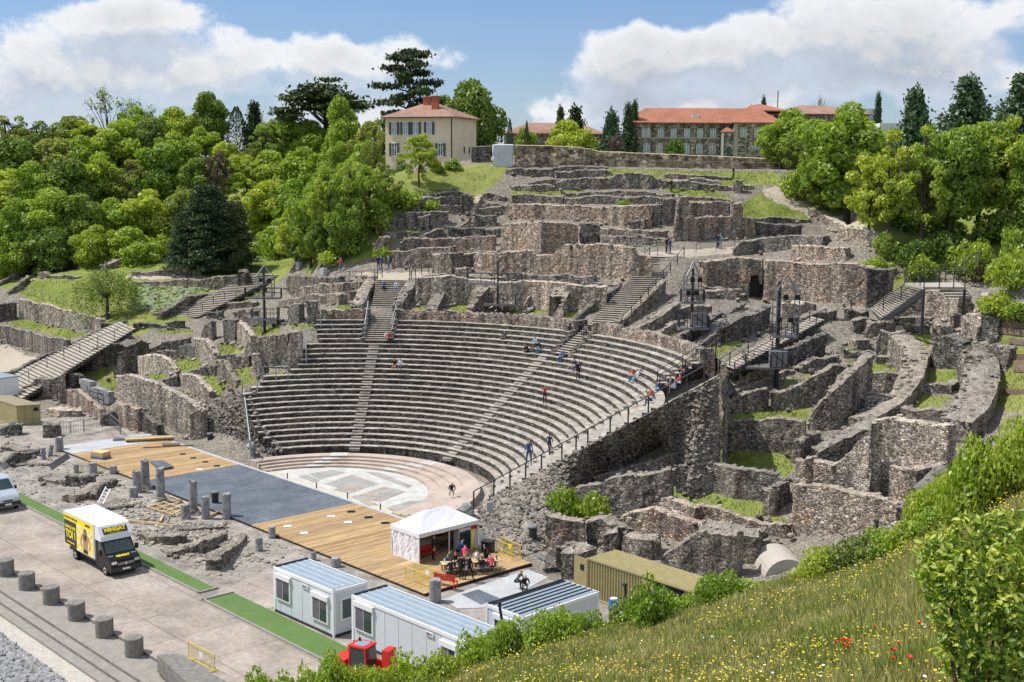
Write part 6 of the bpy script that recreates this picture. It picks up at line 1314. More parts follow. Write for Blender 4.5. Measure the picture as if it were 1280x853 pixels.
# cream house
P,rz=frame(522,187,213,-20); zb=zat(P[0],P[1],216)-1.0; house=empty('cream_house',(P[0],P[1],zb),rz,'cream rendered house with a red-brown hip roof and grey shutters','house')
s_=187/F; hh=zat(P[0],P[1],146)-zb; x0,x1,dp=-41*s_/math.cos(R_(20)),43.5*s_/math.cos(R_(20)),9.5
mb=MB(); mb.box(((x0+x1)/2,dp/2,hh/2),(x1-x0,dp,hh)); mb.build('wall',M['cream'],house)
rf=hip_roof(house,x0,x1,0,dp,hh,2.3,.55,'tile_brown')
for (x,y) in (((x0+x1)/2-.4,dp*.42),((x0+x1)/2+1.7,dp*.25)): mb=MB(); mb.box((x,y,hh+1.9),(.95,.7,2.2)); mb.box((x,y,hh+3.05),(1.15,.9,.15)); ch=mb.build('chimney',M['brick'],rf)
zt1=zat(P[0],P[1],168)-zb; zt2=zat(P[0],P[1],195)-zb
for uu in (492.5,507,520,537): window(house,(uu-522)*s_/math.cos(R_(20)),0,zt1,.8,1.7,'glass_sky',shut=True,trim=False)
for uu in (492.5,551): window(house,(uu-522)*s_/math.cos(R_(20)),0,zt2,.8,1.8,'glass',shut=True,trim=False)
window(house,(549-522)*s_/.94,0,1.2,.6,.9,'glass',bars=False)
mb=MB(); mb.box((x1-.05,-.1,hh/2),(.14,.14,hh)); mb.build('drainpipe',M['dark_steel'],house)
for yy in (4.6,6.6): mb=MB(); mb.box((x1+.03,yy,zt2+.9),(.1,.35,1.0)); mb.build('slit_window',M['glass'],house)
mb=MB(); mb.tube((x0,-.62,hh-.1),(x1,-.62,hh-.1),.09,6); mb.build('gutter',M['dark_steel'],house)
# school
P,rz=frame(870,242,205,-3); s_=242/F; zb=zat(P[0],P[1],206); school=empty('school_building',(P[0],P[1],zb-4),rz,'long two-storey stone school with orange hip roofs and arched windows','school building'); U=lambda u: (u-870)*s_; Zv=lambda v: zat(P[0],P[1],v)-zb+4
mb=MB(); mb.box(((U(783)+U(912))/2,6,Zv(153.5)/2),(U(912)-U(783),12,Zv(153.5))); mb.build('wall',M['school'],school)
hip_roof(school,U(783),U(935),0,12,Zv(153.5),3.0,.5,lhip=.7,rhip=.2)
for u in (793.4,809.4,825,841,857.8,873.4,889.5): window(school,U(u),0,Zv(192.5),1.05,2.0,arch=True)
for u in (826,842,858,874,889.8): window(school,U(u),0,Zv(171.8),.95,1.55)
window(school,U(794.2),0,Zv(171.8),.95,1.5,'shutter',bars=False)
for u in (805.3,811): window(school,U(u),0,Zv(171.8),.65,1.7,arch=True)
for k in (172.8,195): mb=MB(); mb.box(((U(783)+U(905))/2,-.06,Zv(k)),(U(905)-U(783),.12,.22)); mb.build('string_course',M['trim'],school)
for u in (784.5,): mb=MB(); mb.box((U(u),-.05,Zv(153.5)/2),(.6,.14,Zv(153.5))); mb.build('corner_stones',M['trim'],school)
mb=MB(); mb.box(((U(913)+U(966))/2,2.5,Zv(153.5)/2),(U(966)-U(913),9.2,Zv(153.5))); mb.build('wing_wall',M['school'],school)
hip_roof(school,U(913),U(968),-2.1,14,Zv(153.5),3.8,.5,name='wing_roof')
hip_roof(school,U(925),U(985),6,18,Zv(136),1.6,.4,name='rear_roof')
for u in (924.6,941.5): window(school,U(u),-2.1,Zv(171.8),1.0,1.75)
window(school,U(940),-2.1,Zv(186.5),1.3,.8,arch=True)
for v in (181.5,191.5): mb=MB(); mb.box((U(923.5),-2.12,Zv(v)),(.9,.1,.25)); mb.build('slot_window',M['trim'],school)
mb=MB(); mb.box((U(915.5),-2.1,Zv(153.5)/2),(.8,.16,Zv(153.5))); mb.build('corner_stones',M['trim'],school)
mb=MB(); mb.box(((U(899)+U(913))/2,-.2,Zv(165)/2),(U(913)-U(899),4.2,Zv(165))); mb.build('stair_turret',M['school'],school)
hip_roof(school,U(899),U(913),-2.3,2,Zv(165),1.0,.2,name='turret_roof'); window(school,U(908),-2.32,Zv(186),.95,.8,arch=True); window(school,U(908),-2.32,Zv(170),.4,.6,bars=False); mb=MB(); mb.box((U(907.5),-2.35,Zv(196)+.9),(.8,.1,2.0)); mb.build('door',M['shutter'],school)
mb=MB(); mb.box((U(900),-2.25,Zv(165)/2),(.35,.2,Zv(165))); mb.build('corner_stones',M['white_paint'],school)
mb=MB(); mb.box(((U(966)+U(1090))/2,16,Zv(139)/2),(U(1090)-U(966),14,Zv(139))); mb.build('tall_block_wall',M['school'],school); hip_roof(school,U(966),U(1090),9,23,Zv(139),2.0,.5,'tile_brown',name='tall_block_roof')
mb=MB(); mb.box((U(968),8.9,Zv(139)/2+4),(1.0,.3,Zv(139)-8)); mb.build('white_quoin',M['white_paint'],school); mb=MB(); mb.box((U(1100),15,Zv(140) ),(3.5,.5,3)); mb.build('white_gable',M['white_paint'],school)
mb=MB(); mb.box((U(869),-.2+2.4,Zv(146)),(1.3,1.2,.9)); mb.build('roof_light',M['white_paint'],school)
mb=MB(); mb.tube((U(976.5),10,Zv(137)),(U(976.5),10,Zv(109)),.09,6); mb.build('antenna_pole',M['dark_steel'],school)
# other roofs peeping out
P,rz=frame(705,262,190,0); zb=zat(P[0],P[1],190); bb=empty('brown_roof_house',(P[0],P[1],zb-5),rz,'low building with a long brown roof behind the garden wall','house'); s_=262/F; mb=MB(); mb.box((-12*s_,5,4.5),(124*s_,10,9)); mb.build('wall',M['school'],bb); hip_roof(bb,-74*s_,50*s_,0,10,zat(P[0],P[1],167)-zb+5,2.3,.4,'tile_brown')
P,rz=frame(1128,235,190,0); zb=zat(P[0],P[1],190); bb=empty('slate_roof_house',(P[0],P[1],zb-5),rz,'grey slate-roofed house half hidden by the right-hand trees','house'); s_=235/F; mb=MB(); mb.box((5*s_,5,5),(66*s_,10,10)); mb.build('wall',M['white_paint'],bb); hip_roof(bb,-26*s_,40*s_,0,10,zat(P[0],P[1],165)-zb+5,1.8,.4,'slate')
# garden wall
Wl('long plastered garden wall with patches of bare stone','P',[(643,181.7,205),(715,183.7,207),(735,187,208),(750,190,208),(840,193.5,211),(945,198.5,216),(975,199,219),(1040,200,222)],'garden_wall',.5,rough=.02,top=.03,dist=172,stones=False,name='garden_wall',cat='garden wall')
Wl('white painted end of the garden wall','P',[(615,181.5,205),(642,181.5,205)],'white_panel',.6,rough=.01,top=.01,dist=172,stones=False,name='garden_wall',cat='garden wall')
Wl('dark shaded wall between the house and the white wall end','P',[(589,184,203),(614,183,205)],'rubble_dark',.5,rough=.02,top=.03,dist=174,stones=False,name='garden_wall',cat='garden wall')  # the shade on this wall is in its dark rubble colour
# ---------------------------------------------------------------- site cabins
def text(s,size,mat,parent,loc,rot,name='lettering',ext=.004,sx=1,bold=.0,align='CENTER',shear=0):
 cu=bpy.data.curves.new(name,'FONT'); cu.body=s; cu.size=size; cu.extrude=ext; cu.align_x=align; cu.align_y='CENTER'; cu.offset=bold; cu.shear=shear; o=bpy.data.objects.new(name,cu); C.objects.link(o)
 dg=bpy.context.evaluated_depsgraph_get(); me=bpy.data.meshes.new_from_object(o.evaluated_get(dg)); bpy.data.objects.remove(o); me.name=name; me.materials.clear(); me.materials.append(M[mat]); q=obj(name,me,parent,loc); q.rotation_euler=rot; q.scale=(sx,1,1); return q
def cabin(px,z0,L_,W_,H_,label,rz=R_(1.2),wins=(),ends=(),door=None,ribs=6,sign=None,dark_ribs=False):
 P=pZ(px[0],px[1],z0) if len(px)==2 else np.array(px); root=empty('site_cabin',P,rz,label,'site cabin','white site cabins beside the stage'); wl=M['container_wall']
 mb=MB(); mb.box((L_/2,W_/2,H_/2+.06),(L_-.06,W_-.06,H_-.2)); mb.build('wall',wl,root)
 for (x,y) in ((.08,.08),(L_-.08,.08),(L_-.08,W_-.08),(.08,W_-.08)): mb=MB(); mb.box((x,y,H_/2),(.17,.17,H_)); mb.build('corner_post',M['white_paint'],root)
 for z,h in ((.08,.16),(H_-.09,.18)):
  mb=MB()
  for (c,d) in (((L_/2,.05,z),(L_-.2,.12,h)),((L_/2,W_-.05,z),(L_-.2,.12,h)),((.05,W_/2,z),(.12,W_-.2,h)),((L_-.05,W_/2,z),(.12,W_-.2,h))): mb.box(c,d)
  mb.build('frame',M['white_paint'] if z>1 else M['dark_steel'],root)
 mb=MB(); mb.box((L_/2,W_/2,H_+.0),(L_-.2,W_-.2,.05)); rf=mb.build('roof',M['container_roof'],root); mb=MB(); n=ribs
 for i in range(n):
  if dark_ribs: mb=MB(); mb.box((.25+(L_-.5)*(i+.5)/n,W_/2,H_+.04),(.07,W_-.3,.06)); mb.build('roof_rib',M['black'],rf)
  else: mb=MB(); mb.box((L_/2,.2+(W_-.4)*(i+.5)/n,H_+.035),(L_-.3,.03,.04)); mb.build('roof_rib',M['container_wall'],rf)
 mb=MB(); mb.box((.2,W_/2,H_+.03),(.18,W_-.2,.12)); mb.build('roof_edge',M['black'],rf)
 for i in range(int(L_/1.15)): x=.6+i*1.15; mb=MB(); mb.box((x,.02,H_/2),(.025,.02,H_-.4)); mb.build('panel_joint',M['white_paint'],root)
 for (x,z,w_,h,dk) in wins:
  mb=MB(); mb.box((x,-.02,z+h/2),(w_+.2,.1,h+.2));
  f=mb.build('window',M['white_paint'],root); mb=MB(); mb.box((x-w_/4-.01,-.075,z+h/2),(w_/2-.04,.02,h)); mb.build('pane',M[dk],f); mb=MB(); mb.box((x+w_/4+.01,-.075,z+h/2),(w_/2-.04,.02,h)); mb.build('pane',M['glass'],f)
  mb=MB(); mb.box((x,-.06,z+h+.2),(w_+.25,.16,.28)); mb.build('shutter_box',M['white_paint'],f)
 for (y,z,w_,h) in ends:
  mb=MB(); mb.box((L_+.02,y,z+h/2),(.1,w_+.2,h+.2)); f=mb.build('window',M['white_paint'],root)
  for s in (-1,1): mb=MB(); mb.box((L_+.075,y+s*w_/4,z+h/2),(.02,w_/2-.05,h)); mb.build('pane',M['glass'],f)
 if sign: mb=MB(); mb.box((sign,-.035,H_-.38),(.62,.03,.24)); sg=mb.build('name_plate',M['white_print'],root); text('algeco',.2,'black',sg,(sign,-.055,H_-.38),(R_(90),0,0))
 return root
cabin((342.5,764),.0,6.0,2.44,2.75,'white site cabin nearest the artificial turf, two windows on its long side',wins=((1.05,1.0,1.3,1.15,'slate'),(4.75,.75,1.35,1.2,'slate')),ends=((1.2,1.0,1.3,1.1),),sign=3.3,ribs=4)
cabin((440,803),.0,9.4,2.44,2.75,'longest white site cabin, half hidden by the foreground bushes',wins=((1.15,1.0,1.45,1.2,'slate'),(8.2,.7,1.0,1.3,'slate')),sign=6.7,ribs=4)
cabin((33.1,-12.46,0),.0,2.9,6.05,2.75,'white site cabin with dark ribs across its roof, right of the other cabins',wins=((1.4,1.2,1.2,.9,'glass'),),ends=((3.6,1.0,1.4,1.0),),ribs=6,dark_ribs=True)
def khaki(P,rz,L_,W_,H_,label,corr=True,name='khaki_container',opening=None):
 root=empty(name,P,rz,label,'container'); n=int(L_/.22); mb=MB(); prof=[]
 for i in range(n): x=L_*i/n; d=L_/n; prof+=[(x,0),(x+d*.3,0),(x+d*.5,.07),(x+d*.8,.07)]
 prof.append((L_,0));
 def side(y,x0,x1,z0,z1):
  pr=[p for p in prof if x0<=p[0]<=x1]; m=MB(); V=[(p[0],y+(p[1] if corr else 0),z0) for p in pr]+[(p[0],y+(p[1] if corr else 0),z1) for p in pr]; k=len(pr); m.add(V,[(i,i+1,k+i+1,k+i) for i in range(k-1)]); m.build('side_wall',M['khaki'],root)
 if opening: side(0,0,opening[0],.1,H_-.1); side(0,opening[1],L_,.1,H_-.1); mb=MB(); mb.box(((opening[0]+opening[1])/2,.5,H_/2),(opening[1]-opening[0],.9,H_-.3)); mb.build('interior_shade_block',M['black'],root); mb=MB(); mb.box((opening[0]+.55,-.05,H_/2),(1.0,.06,H_-.5)); mb.build('door',M['khaki'],root)  # solid black block stands for the shade inside the open container
 else: side(0,0,L_,.1,H_-.1)
 side(W_-.07,0,L_,.1,H_-.1)
 for x in (0.02,L_-.02): mb=MB(); mb.box((x,W_/2,H_/2),(.05,W_-.1,H_-.2)); mb.build('end_wall',M['khaki'],root)
 mb=MB()
 for (c,d) in (((L_/2,0,.08),(L_,.1,.16)),((L_/2,0,H_-.06),(L_,.1,.12)),((L_/2,W_,.08),(L_,.1,.16)),((L_/2,W_,H_-.06),(L_,.1,.12)))+tuple(((x,y,H_/2),(.12,.12,H_)) for x in (0,L_) for y in (0,W_)): mb.box(c,d)
 mb.build('frame',M['khaki'],root); m=MB(); pr=[(p[0],H_-.02+p[1]*.6) for p in prof]; V=[(a,.05,z) for a,z in pr]+[(a,W_-.05,z) for a,z in pr]; k=len(pr); m.add(V,[(i,i+1,k+i+1,k+i) for i in range(k-1)]); m.build('roof',M['khaki_roof' if not corr else 'khaki'],root); return root
kp=pZ(737,747,0); kt=pZ(735,697,2.6); A0=pZ(735,697,2.6); A1_=pZ(869,740,2.6); d=A1_-A0; khc=khaki((A0[0],A0[1],0),math.atan2(d[1],d[0]),9.6,2.44,2.6,'corrugated khaki shipping container with its side door open',opening=(4.4,7.6))
mb=MB(); mb.box((-.55,-.05,1.3),(1.1,.07,2.4)); q=mb.build('open_end_door',M['khaki'],khc); mb=MB(); mb.box((-.4,-.1,1.9),(.3,.03,.35)); mb.build('vent',M['black'],q)
A0=pZ(21,531,0); B0=pZ(50,531,0); r=khaki((A0[0],A0[1],0),0,0.1,0.1,.1,'x',corr=False) if False else None
E6=lambda x,y,z: pZ(*up_('E6',x,y),z)
fl,fr_=E6(172,655,0),E6(408,640,0); d=fr_-fl; ang=math.atan2(d[1],d[0]); root=empty('khaki_store',fl,ang,'plain olive metal store with a flat rusty roof at the left edge','store'); Lf=float(np.linalg.norm(d[:2])); Hs=zat(fl[0],fl[1],up_('E6',172,465)[1])
lft=E6(-150,560,0)-fl; ly=abs(-lft[0]*math.sin(ang)+lft[1]*math.cos(ang)); lx=lft[0]*math.cos(ang)+lft[1]*math.sin(ang)
Pq=[(0,0),(Lf,0),(Lf-5.6,3.6*0+5.0),(-5.6,5.0)]; Pq=[(0,0),(Lf,0),(Lf+lx*.9,lft[1]*math.cos(ang)-lft[0]*math.sin(ang)),(lx*.9,lft[1]*math.cos(ang)-lft[0]*math.sin(ang))]
Pq=[(0,0),(Lf,0),(Lf,5.8),(0,5.8)] if ly<2 else Pq
mb=MB(); mb.prism(Pq,0,Hs); mb.build('wall',M['khaki'],root); mb=MB(); cx=sum(p[0] for p in Pq)/4; cy=sum(p[1] for p in Pq)/4; mb.prism([(cx+(p[0]-cx)*1.03,cy+(p[1]-cy)*1.03) for p in Pq],Hs,Hs+.1); mb.build('roof',M['khaki_roof'],root); mb=MB(); mb.box((Lf*.82,-.03,Hs*.8),(.45,.05,.35)); mb.build('vent',M['black'],root)
for k in (.33,.66): mb=MB(); mb.box((Lf*k,-.02,Hs/2),(.05,.04,Hs-.1)); mb.build('seam',M['khaki_roof'],root)
root=empty('white_cabin',pZ(0,537,0) if False else E6(60,380,.2),R_(10),'small white cabin roof behind the khaki store at the left edge','site cabin'); mb=MB(); mb.box((-1.5,0,1.2),(4.5,2.4,2.4)); mb.build('wall',M['white_paint'],root); mb=MB(); mb.box((-1.5,0,2.45),(4.6,2.5,.1)); mb.build('roof',M['container_roof'],root); mb=MB(); mb.box((-.4,-1.22,1.6),(1.5,.05,.6)); mb.build('window',M['glass'],root)
# ---------------------------------------------------------------- wheels
def wheel(root,x,y,r,w_=.24,side=-1):
 mb=MB(); mb.tube((0,-w_/2,0),(0,w_/2,0),r,20); t=mb.build('tyre',M['rubber'],root,(x,y,r)); mb=MB(); mb.tube((0,side*(w_/2-.02),0),(0,side*(w_/2+.015),0),r*.6,16); h=mb.build('rim',M['chrome'],t); mb=MB(); mb.tube((0,side*(w_/2+.01),0),(0,side*(w_/2+.05),0),r*.2,8); mb.build('hub',M['dark_steel'],t)
 return t
# ---------------------------------------------------------------- box truck
tk=empty('box_truck',(1.15,-22.25,0),0,'yellow, white and black box removal truck parked on the street','truck')
BW=2.25
mb=MB(); mb.box((2.3,BW/2,1.95),(4.6,BW,2.3)); mb.build('box_body',M['white_paint'],tk)
mb=MB(); mb.box((2.3,BW/2,3.13),(4.64,BW+.04,.07)); rf=mb.build('roof',M['white_print'],tk)
for i in range(9): mb=MB(); mb.box((.4+i*.48,BW/2,3.175),(.05,BW-.1,.03)); mb.build('roof_rib',M['container_wall'],rf)
mb=MB(); mb.extr([(4.6,2.18),(5.55,2.18),(5.5,2.45),(5.05,3.08),(4.6,3.14)],'y',.04,BW-.04); fai=mb.build('roof_fairing',M['white_paint'],tk)
# cab: windscreen rake and short bonnet
prof=[(4.62,.42),(4.62,2.2),(5.35,2.2),(6.02,1.42),(6.62,1.14),(6.72,.85),(6.72,.38),(5.0,.38)]
mb=MB(); mb.extr(prof,'y',.1,BW-.1); mb.build('cab',M['black'],tk)
mb=MB(); mb.box((6.7,BW/2,.52),(.16,BW-.15,.32)); mb.build('bumper',M['dark_steel'],tk)
nrm=Vector((6.02-5.35,0,1.42-2.2)); mb=MB(); o_=Vector((.78,0,.67)).normalized()*.012
V=[Vector((5.38,.25,2.15))+o_,Vector((5.38,BW-.25,2.15))+o_,Vector((5.99,BW-.16,1.46))+o_,Vector((5.99,.16,1.46))+o_]; mb.add(V,[(0,1,2,3)]); mb.build('windscreen',M['glass'],tk)
for y in (.088,BW-.088): mb=MB(); mb.add([(4.95,y,1.45),(5.82,y,1.5),(5.32,y,2.1),(4.95,y,2.1)],[(0,1,2,3)]); mb.build('side_window',M['glass'],tk)
for y in (.34,BW-.34): mb=MB(); mb.add([(6.22,y-.2,1.34),(6.22,y+.16,1.34),(6.70,y+.12,.98),(6.73,y-.16,.92)],[(0,1,2,3)]); mb.box((6.62,y,.98),(.22,.36,.18)); mb.build('headlight',M['chrome'],tk)
mb=MB(); mb.box((6.74,BW/2,.86),(.04,1.1,.16)); mb.build('grille',M['grey_steel'],tk); mb=MB(); mb.add([(6.78,BW/2,.98),(6.78,BW/2+.09,.86),(6.78,BW/2,.74),(6.78,BW/2-.09,.86)],[(0,1,2,3)]); mb.build('badge',M['chrome'],tk)
mb=MB(); mb.box((6.79,BW/2,.52),(.02,.52,.12)); mb.build('number_plate',M['white_print'],tk)
for y in (-.12,BW+.12): mb=MB(); mb.box((5.75,y,1.55),(.14,.2,.34)); mb.build('mirror',M['black'],tk)
mb=MB(); mb.box((2.3,BW/2,.62),(4.4,BW-.5,.3)); mb.build('chassis',M['dark_steel'],tk)
wheel(tk,5.85,.22,.36); wheel(tk,5.85,BW-.22,.36,side=1); wheel(tk,1.35,.22,.36); wheel(tk,1.35,BW-.22,.36,side=1)
mb=MB(); n=12; mb.extr([(1.35+.52*math.cos(math.pi*i/n),.78+.42*math.sin(math.pi*i/n)) for i in range(n+1)],'y',-.015,.02); mb.build('wheel_arch',M['dark_steel'],tk)
def pan(x0,x1,z0,z1,mat,name,y=-.006): mb=MB(); mb.box(((x0+x1)/2,y,(z0+z1)/2),(x1-x0,.01,z1-z0)); return mb.build(name,M[mat],tk)
sp=pan(.06,4.5,.85,3.04,'yellow','side_panel'); pan(.06,1.95,.95,2.62,'grey_print','slogan_panel',-.014); pan(1.95,4.5,.85,2.62,'pale_yellow','picture_panel',-.014)
for i in range(14):       # sun rays of the printed picture
 a=2*math.pi*i/14; mb=MB(); P0=(3.3,1.75); pts=[(P0[0]+.25*math.cos(a),P0[1]+.25*math.sin(a))]
 for s in (-.1,.1):
  q=(P0[0]+2*math.cos(a+s),P0[1]+2*math.sin(a+s)); f=1.0
  for (c,lo,hi,k) in ((0,2.0,4.45,0),(1,.88,2.6,1)):
   dlt=q[k]-P0[k]
   if dlt>0: f=min(f,(hi-P0[k])/dlt)
   elif dlt<0: f=min(f,(lo-P0[k])/dlt)
  pts.append((P0[0]+(q[0]-P0[0])*f,P0[1]+(q[1]-P0[1])*f))
 mb.add([(p[0],-.021,p[1]) for p in pts],[(0,1,2)]); mb.build('printed_ray',M['yellow'],tk)
def shape(pts,mat,name,y): mb=MB(); mb.add([(p[0],y,p[1]) for p in pts],[tuple(range(len(pts)))]); mb.build(name,M[mat],tk)
shape([(2.95,.95),(3.65,.95),(3.62,1.3),(3.75,1.9),(3.95,1.55),(3.78,1.25),(3.9,1.18),(4.12,1.55),(3.85,2.1),(3.5,2.2),(3.1,2.2),(2.75,2.1),(2.5,1.55),(2.72,1.18),(2.84,1.25),(2.67,1.55),(2.87,1.9),(2.98,1.3)],'skin_print','printed_figure',-.026)
shape([(3.1,2.0),(3.05,2.3),(3.12,2.5),(3.3,2.58),(3.48,2.5),(3.55,2.3),(3.52,1.95),(3.42,1.8),(3.3,1.7),(3.18,1.8)],'hair_print','printed_hair',-.030); shape([(3.2,2.2),(3.2,2.4),(3.3,2.46),(3.4,2.4),(3.4,2.2),(3.3,2.12)],'skin_print','printed_face',-.034); shape([(2.93,.9),(3.67,.9),(3.63,1.15),(2.97,1.15)],'hair_print','printed_trousers',-.030)
RX=(R_(90),0,0)
text('MEUBLEZ CHEZ',.26,'yellow',tk,(1.0,-.02,2.18),RX,bold=.012,sx=.88); text('TOI !',.72,'yellow',tk,(1.0,-.02,1.68),RX,bold=.03,sx=.95); text('www.mingat.com',.17,'yellow',tk,(1.0,-.02,1.16),RX,bold=.006); text('LOCATION DE VEHICULES',.17,'grey_print',tk,(1.1,-.016,2.83),RX,bold=.006); text('MINGAT',.2,'grey_print',tk,(3.7,-.016,2.83),RX,bold=.01)
ang=math.atan2(5.5-5.05,3.08-2.45); mb=MB(); mb.box((0,0,0),(1.66,.44,.02)); sg=mb.build('sign_board',M['grey_print'],tk,(5.30,BW/2,2.76)); sg.rotation_euler=(R_(90)-ang,0,R_(90)); text('MINGAT',.34,'yellow',sg,(0,.04,.016),(0,0,0),bold=.02,sx=1.12); text('location de véhicules',.09,'yellow',sg,(0,-.16,.016),(0,0,0))
t_=text('MINGAT',.24,'yellow',tk,(6.34,BW/2,1.285),(0,0,0),bold=.012); t_.rotation_euler=(R_(25),0,R_(90))
# ---------------------------------------------------------------- pale van at the left edge
vn=empty('pale_van',(-17.0,-21.9,0),0,'pale blue-silver panel van cut off by the left edge','van'); W2=1.95
mb=MB(); mb.extr([(0,.4),(0,2.2),(2.2,2.35),(2.9,2.25),(3.75,1.5),(4.5,1.22),(4.75,.9),(4.75,.4)],'y',0,W2); b_=mb.build('body',M['silver_car'],vn); bm=bmesh.new(); bm.from_mesh(b_.data); bmesh.ops.bevel(bm,geom=bm.edges[:],offset=.06,segments=2,affect='EDGES'); bm.to_mesh(b_.data); bm.free()
o_=Vector((.66,0,.75)).normalized()*.015; mb=MB(); mb.add([Vector((2.96,.2,2.2))+o_,Vector((2.96,W2-.2,2.2))+o_,Vector((3.7,W2-.12,1.54))+o_,Vector((3.7,.12,1.54))+o_],[(0,1,2,3)]); mb.build('windscreen',M['glass'],vn)
mb=MB(); mb.add([(2.0,-.012,1.4),(3.5,-.012,1.5),(2.85,-.012,2.12),(2.0,-.012,2.12)],[(0,1,2,3)]); mb.build('side_window',M['glass'],vn)
for y in (.3,W2-.3): mb=MB(); mb.box((4.66,y,.92),(.14,.34,.26)); mb.build('headlight',M['chrome'],vn)
mb=MB(); mb.box((4.76,W2/2,.62),(.14,W2-.05,.3)); mb.build('bumper',M['dark_steel'],vn); mb=MB(); mb.box((4.84,W2/2,.62),(.02,.5,.12)); mb.build('number_plate',M['white_print'],vn); mb=MB(); mb.box((4.78,W2/2,.9),(.04,.7,.12)); mb.build('grille',M['dark_steel'],vn)
for y in (-.12,W2+.12): mb=MB(); mb.box((3.45,y,1.55),(.14,.2,.26)); mb.build('mirror',M['black'],vn)
for (x,y,s) in ((3.95,.1,-1),(3.95,W2-.1,1),(.9,.1,-1),(.9,W2-.1,1)): wheel(vn,x,y,.34,.22,s)
# ---------------------------------------------------------------- red telehandler in front of the long cabin
P=pZ(452,862,0); fk=empty('telehandler',(P[0],P[1],0),R_(20),'red telehandler with a glazed cab behind the foreground bushes','telehandler'); fk.scale=(.8,.8,.95)
mb=MB(); mb.box((0,0,.95),(3.6,1.5,.7)); mb.box((-1.3,0,1.45),(1.0,1.4,.5)); mb.build('chassis',M['red'],fk)
for x in (-.55,.75):
 for y in (-.62,.62): mb=MB(); mb.tube((x,y,1.3),(x*.85,y*.9,2.5),.06,6); mb.build('cab_pillar',M['red'],fk)
mb=MB(); mb.box((.08,0,2.52),(1.35,1.25,.1)); mb.build('cab_roof',M['red'],fk); mb=MB(); mb.box((.08,0,2.585),(.8,.8,.03)); mb.build('roof_glass',M['glass_sky'],fk)
for y in (-.58,.58): mb=MB(); mb.box((.08,y,1.9),(1.2,.03,1.05)); mb.build('cab_glass',M['glass'],fk)
for x in (-.55,.72): mb=MB(); mb.box((x,0,1.9),(.03,1.1,1.05)); mb.build('cab_glass',M['glass'],fk)
mb=MB(); mb.tube((-1.6,.9,1.7),(1.9,.9,1.2),.2,8); mb.tube((1.9,.9,1.3),(2.2,.9,.4),.14,6); mb.build('boom',M['red'],fk); mb=MB(); mb.box((1.75,.5,1.75),(.5,.9,1.3)); mb.build('engine_housing',M['red'],fk); mb=MB(); mb.tube((-.3,.3,2.58),(-.3,.3,2.76),.08,8); mb.build('beacon',M['black'],fk)
for (x,y,s) in ((-1.2,-.75,-1),(1.2,-.75,-1),(-1.2,.75,1),(1.2,.75,1)): wheel(fk,x,y,.5,.35,s)
# ---------------------------------------------------------------- tent,furniture,barriers
tn=empty('party_tent',(16.15,-5.9,.12),0,'white pop-up party tent with one closed side on the stage end','tent'); tx,ty,te,tp=3.0,5.2,2.15,3.2
for (x,y) in ((0,0),(tx,0),(0,ty),(tx,ty),(tx,ty/2),(0,ty/2)): mb=MB(); mb.box((x,y,te/2),(.06,.06,te)); mb.build('pole',M['white_paint'],tn)
rid=[(tx/2,ty*.32,tp),(tx/2,ty*.68,tp)]; cs=[(-.05,-.05,te),(tx+.05,-.05,te),(tx+.05,ty+.05,te),(-.05,ty+.05,te)]
mb=MB(); rg=np.random.default_rng(3)
def sag(a,b,c,d=None,n=6,amt=.10):
 pts=[a,b,c]+([d] if d else []); A,B,Cc=[np.array(x,float) for x in (a,b,c)]; D=np.array(d,float) if d else Cc; V=[]
 for i in range(n+1):
  for j in range(n+1): s,t=i/n,j/n; P=(A*(1-s)+B*s)*(1-t)+(D*(1-s)+Cc*s)*t; P=P+np.array([0,0,-amt*math.sin(math.pi*s)*math.sin(math.pi*min(1,t*1.0))*1.0+rg.normal(0,.008)]); V.append(P)
 mb.add(V,[(i*(n+1)+j,i*(n+1)+j+1,(i+1)*(n+1)+j+1,(i+1)*(n+1)+j) for i in range(n) for j in range(n)])
sag(cs[0],cs[1],rid[0],rid[0]); sag(cs[1],cs[2],rid[1],rid[0]); sag(cs[2],cs[3],rid[1],rid[1]); sag(cs[3],cs[0],rid[0],rid[1]); mb.build('canopy',M['tent'],tn)
mb=MB()
for i in range(4):
 a,b=np.array(cs[i]),np.array(cs[(i+1) % 4]);
 if i==1: n=10
 n=10; V=[]
 for k in range(n+1): p=a+(b-a)*k/n; V+=[p,p-np.array([0,0,.27+.02*math.sin(k*2.1)])]
 mb.add(V,[(2*k,2*k+1,2*k+3,2*k+2) for k in range(n)])
mb.build('valance',M['tent'],tn)
def curtain(a,b,z0,z1,name='side_wall'):
 a,b=np.array(a,float),np.array(b,float); n,m=24,8; mb=MB(); V=[]; d=b-a; nn=np.array([-d[1],d[0]])/np.linalg.norm(d)
 for i in range(n+1):
  for j in range(m+1): q=a+d*i/n+nn*(.07*math.sin(i*1.1+j*.5)*(1-abs(j/m-.45))+rg.normal(0,.012)); V.append((q[0],q[1],z0+(z1-z0)*j/m))
 mb.add(V,[(i*(m+1)+j,i*(m+1)+j+1,(i+1)*(m+1)+j+1,(i+1)*(m+1)+j) for i in range(n) for j in range(m)]); mb.build(name,M['tent'],tn)
curtain((0,0),(tx,0),.02,te); curtain((0,0),(0,ty),.02,te); curtain((0,ty),(tx,ty),.1,te)
mb=MB(); mb.add([(tx,ty,te*.8),(tx+.1,ty+.1,0),(tx+1.1,ty+.5,0),(tx+.2,ty+.3,te*.5)],[(0,1,2,3)]); mb.build('loose_flap',M['tent'],tn)
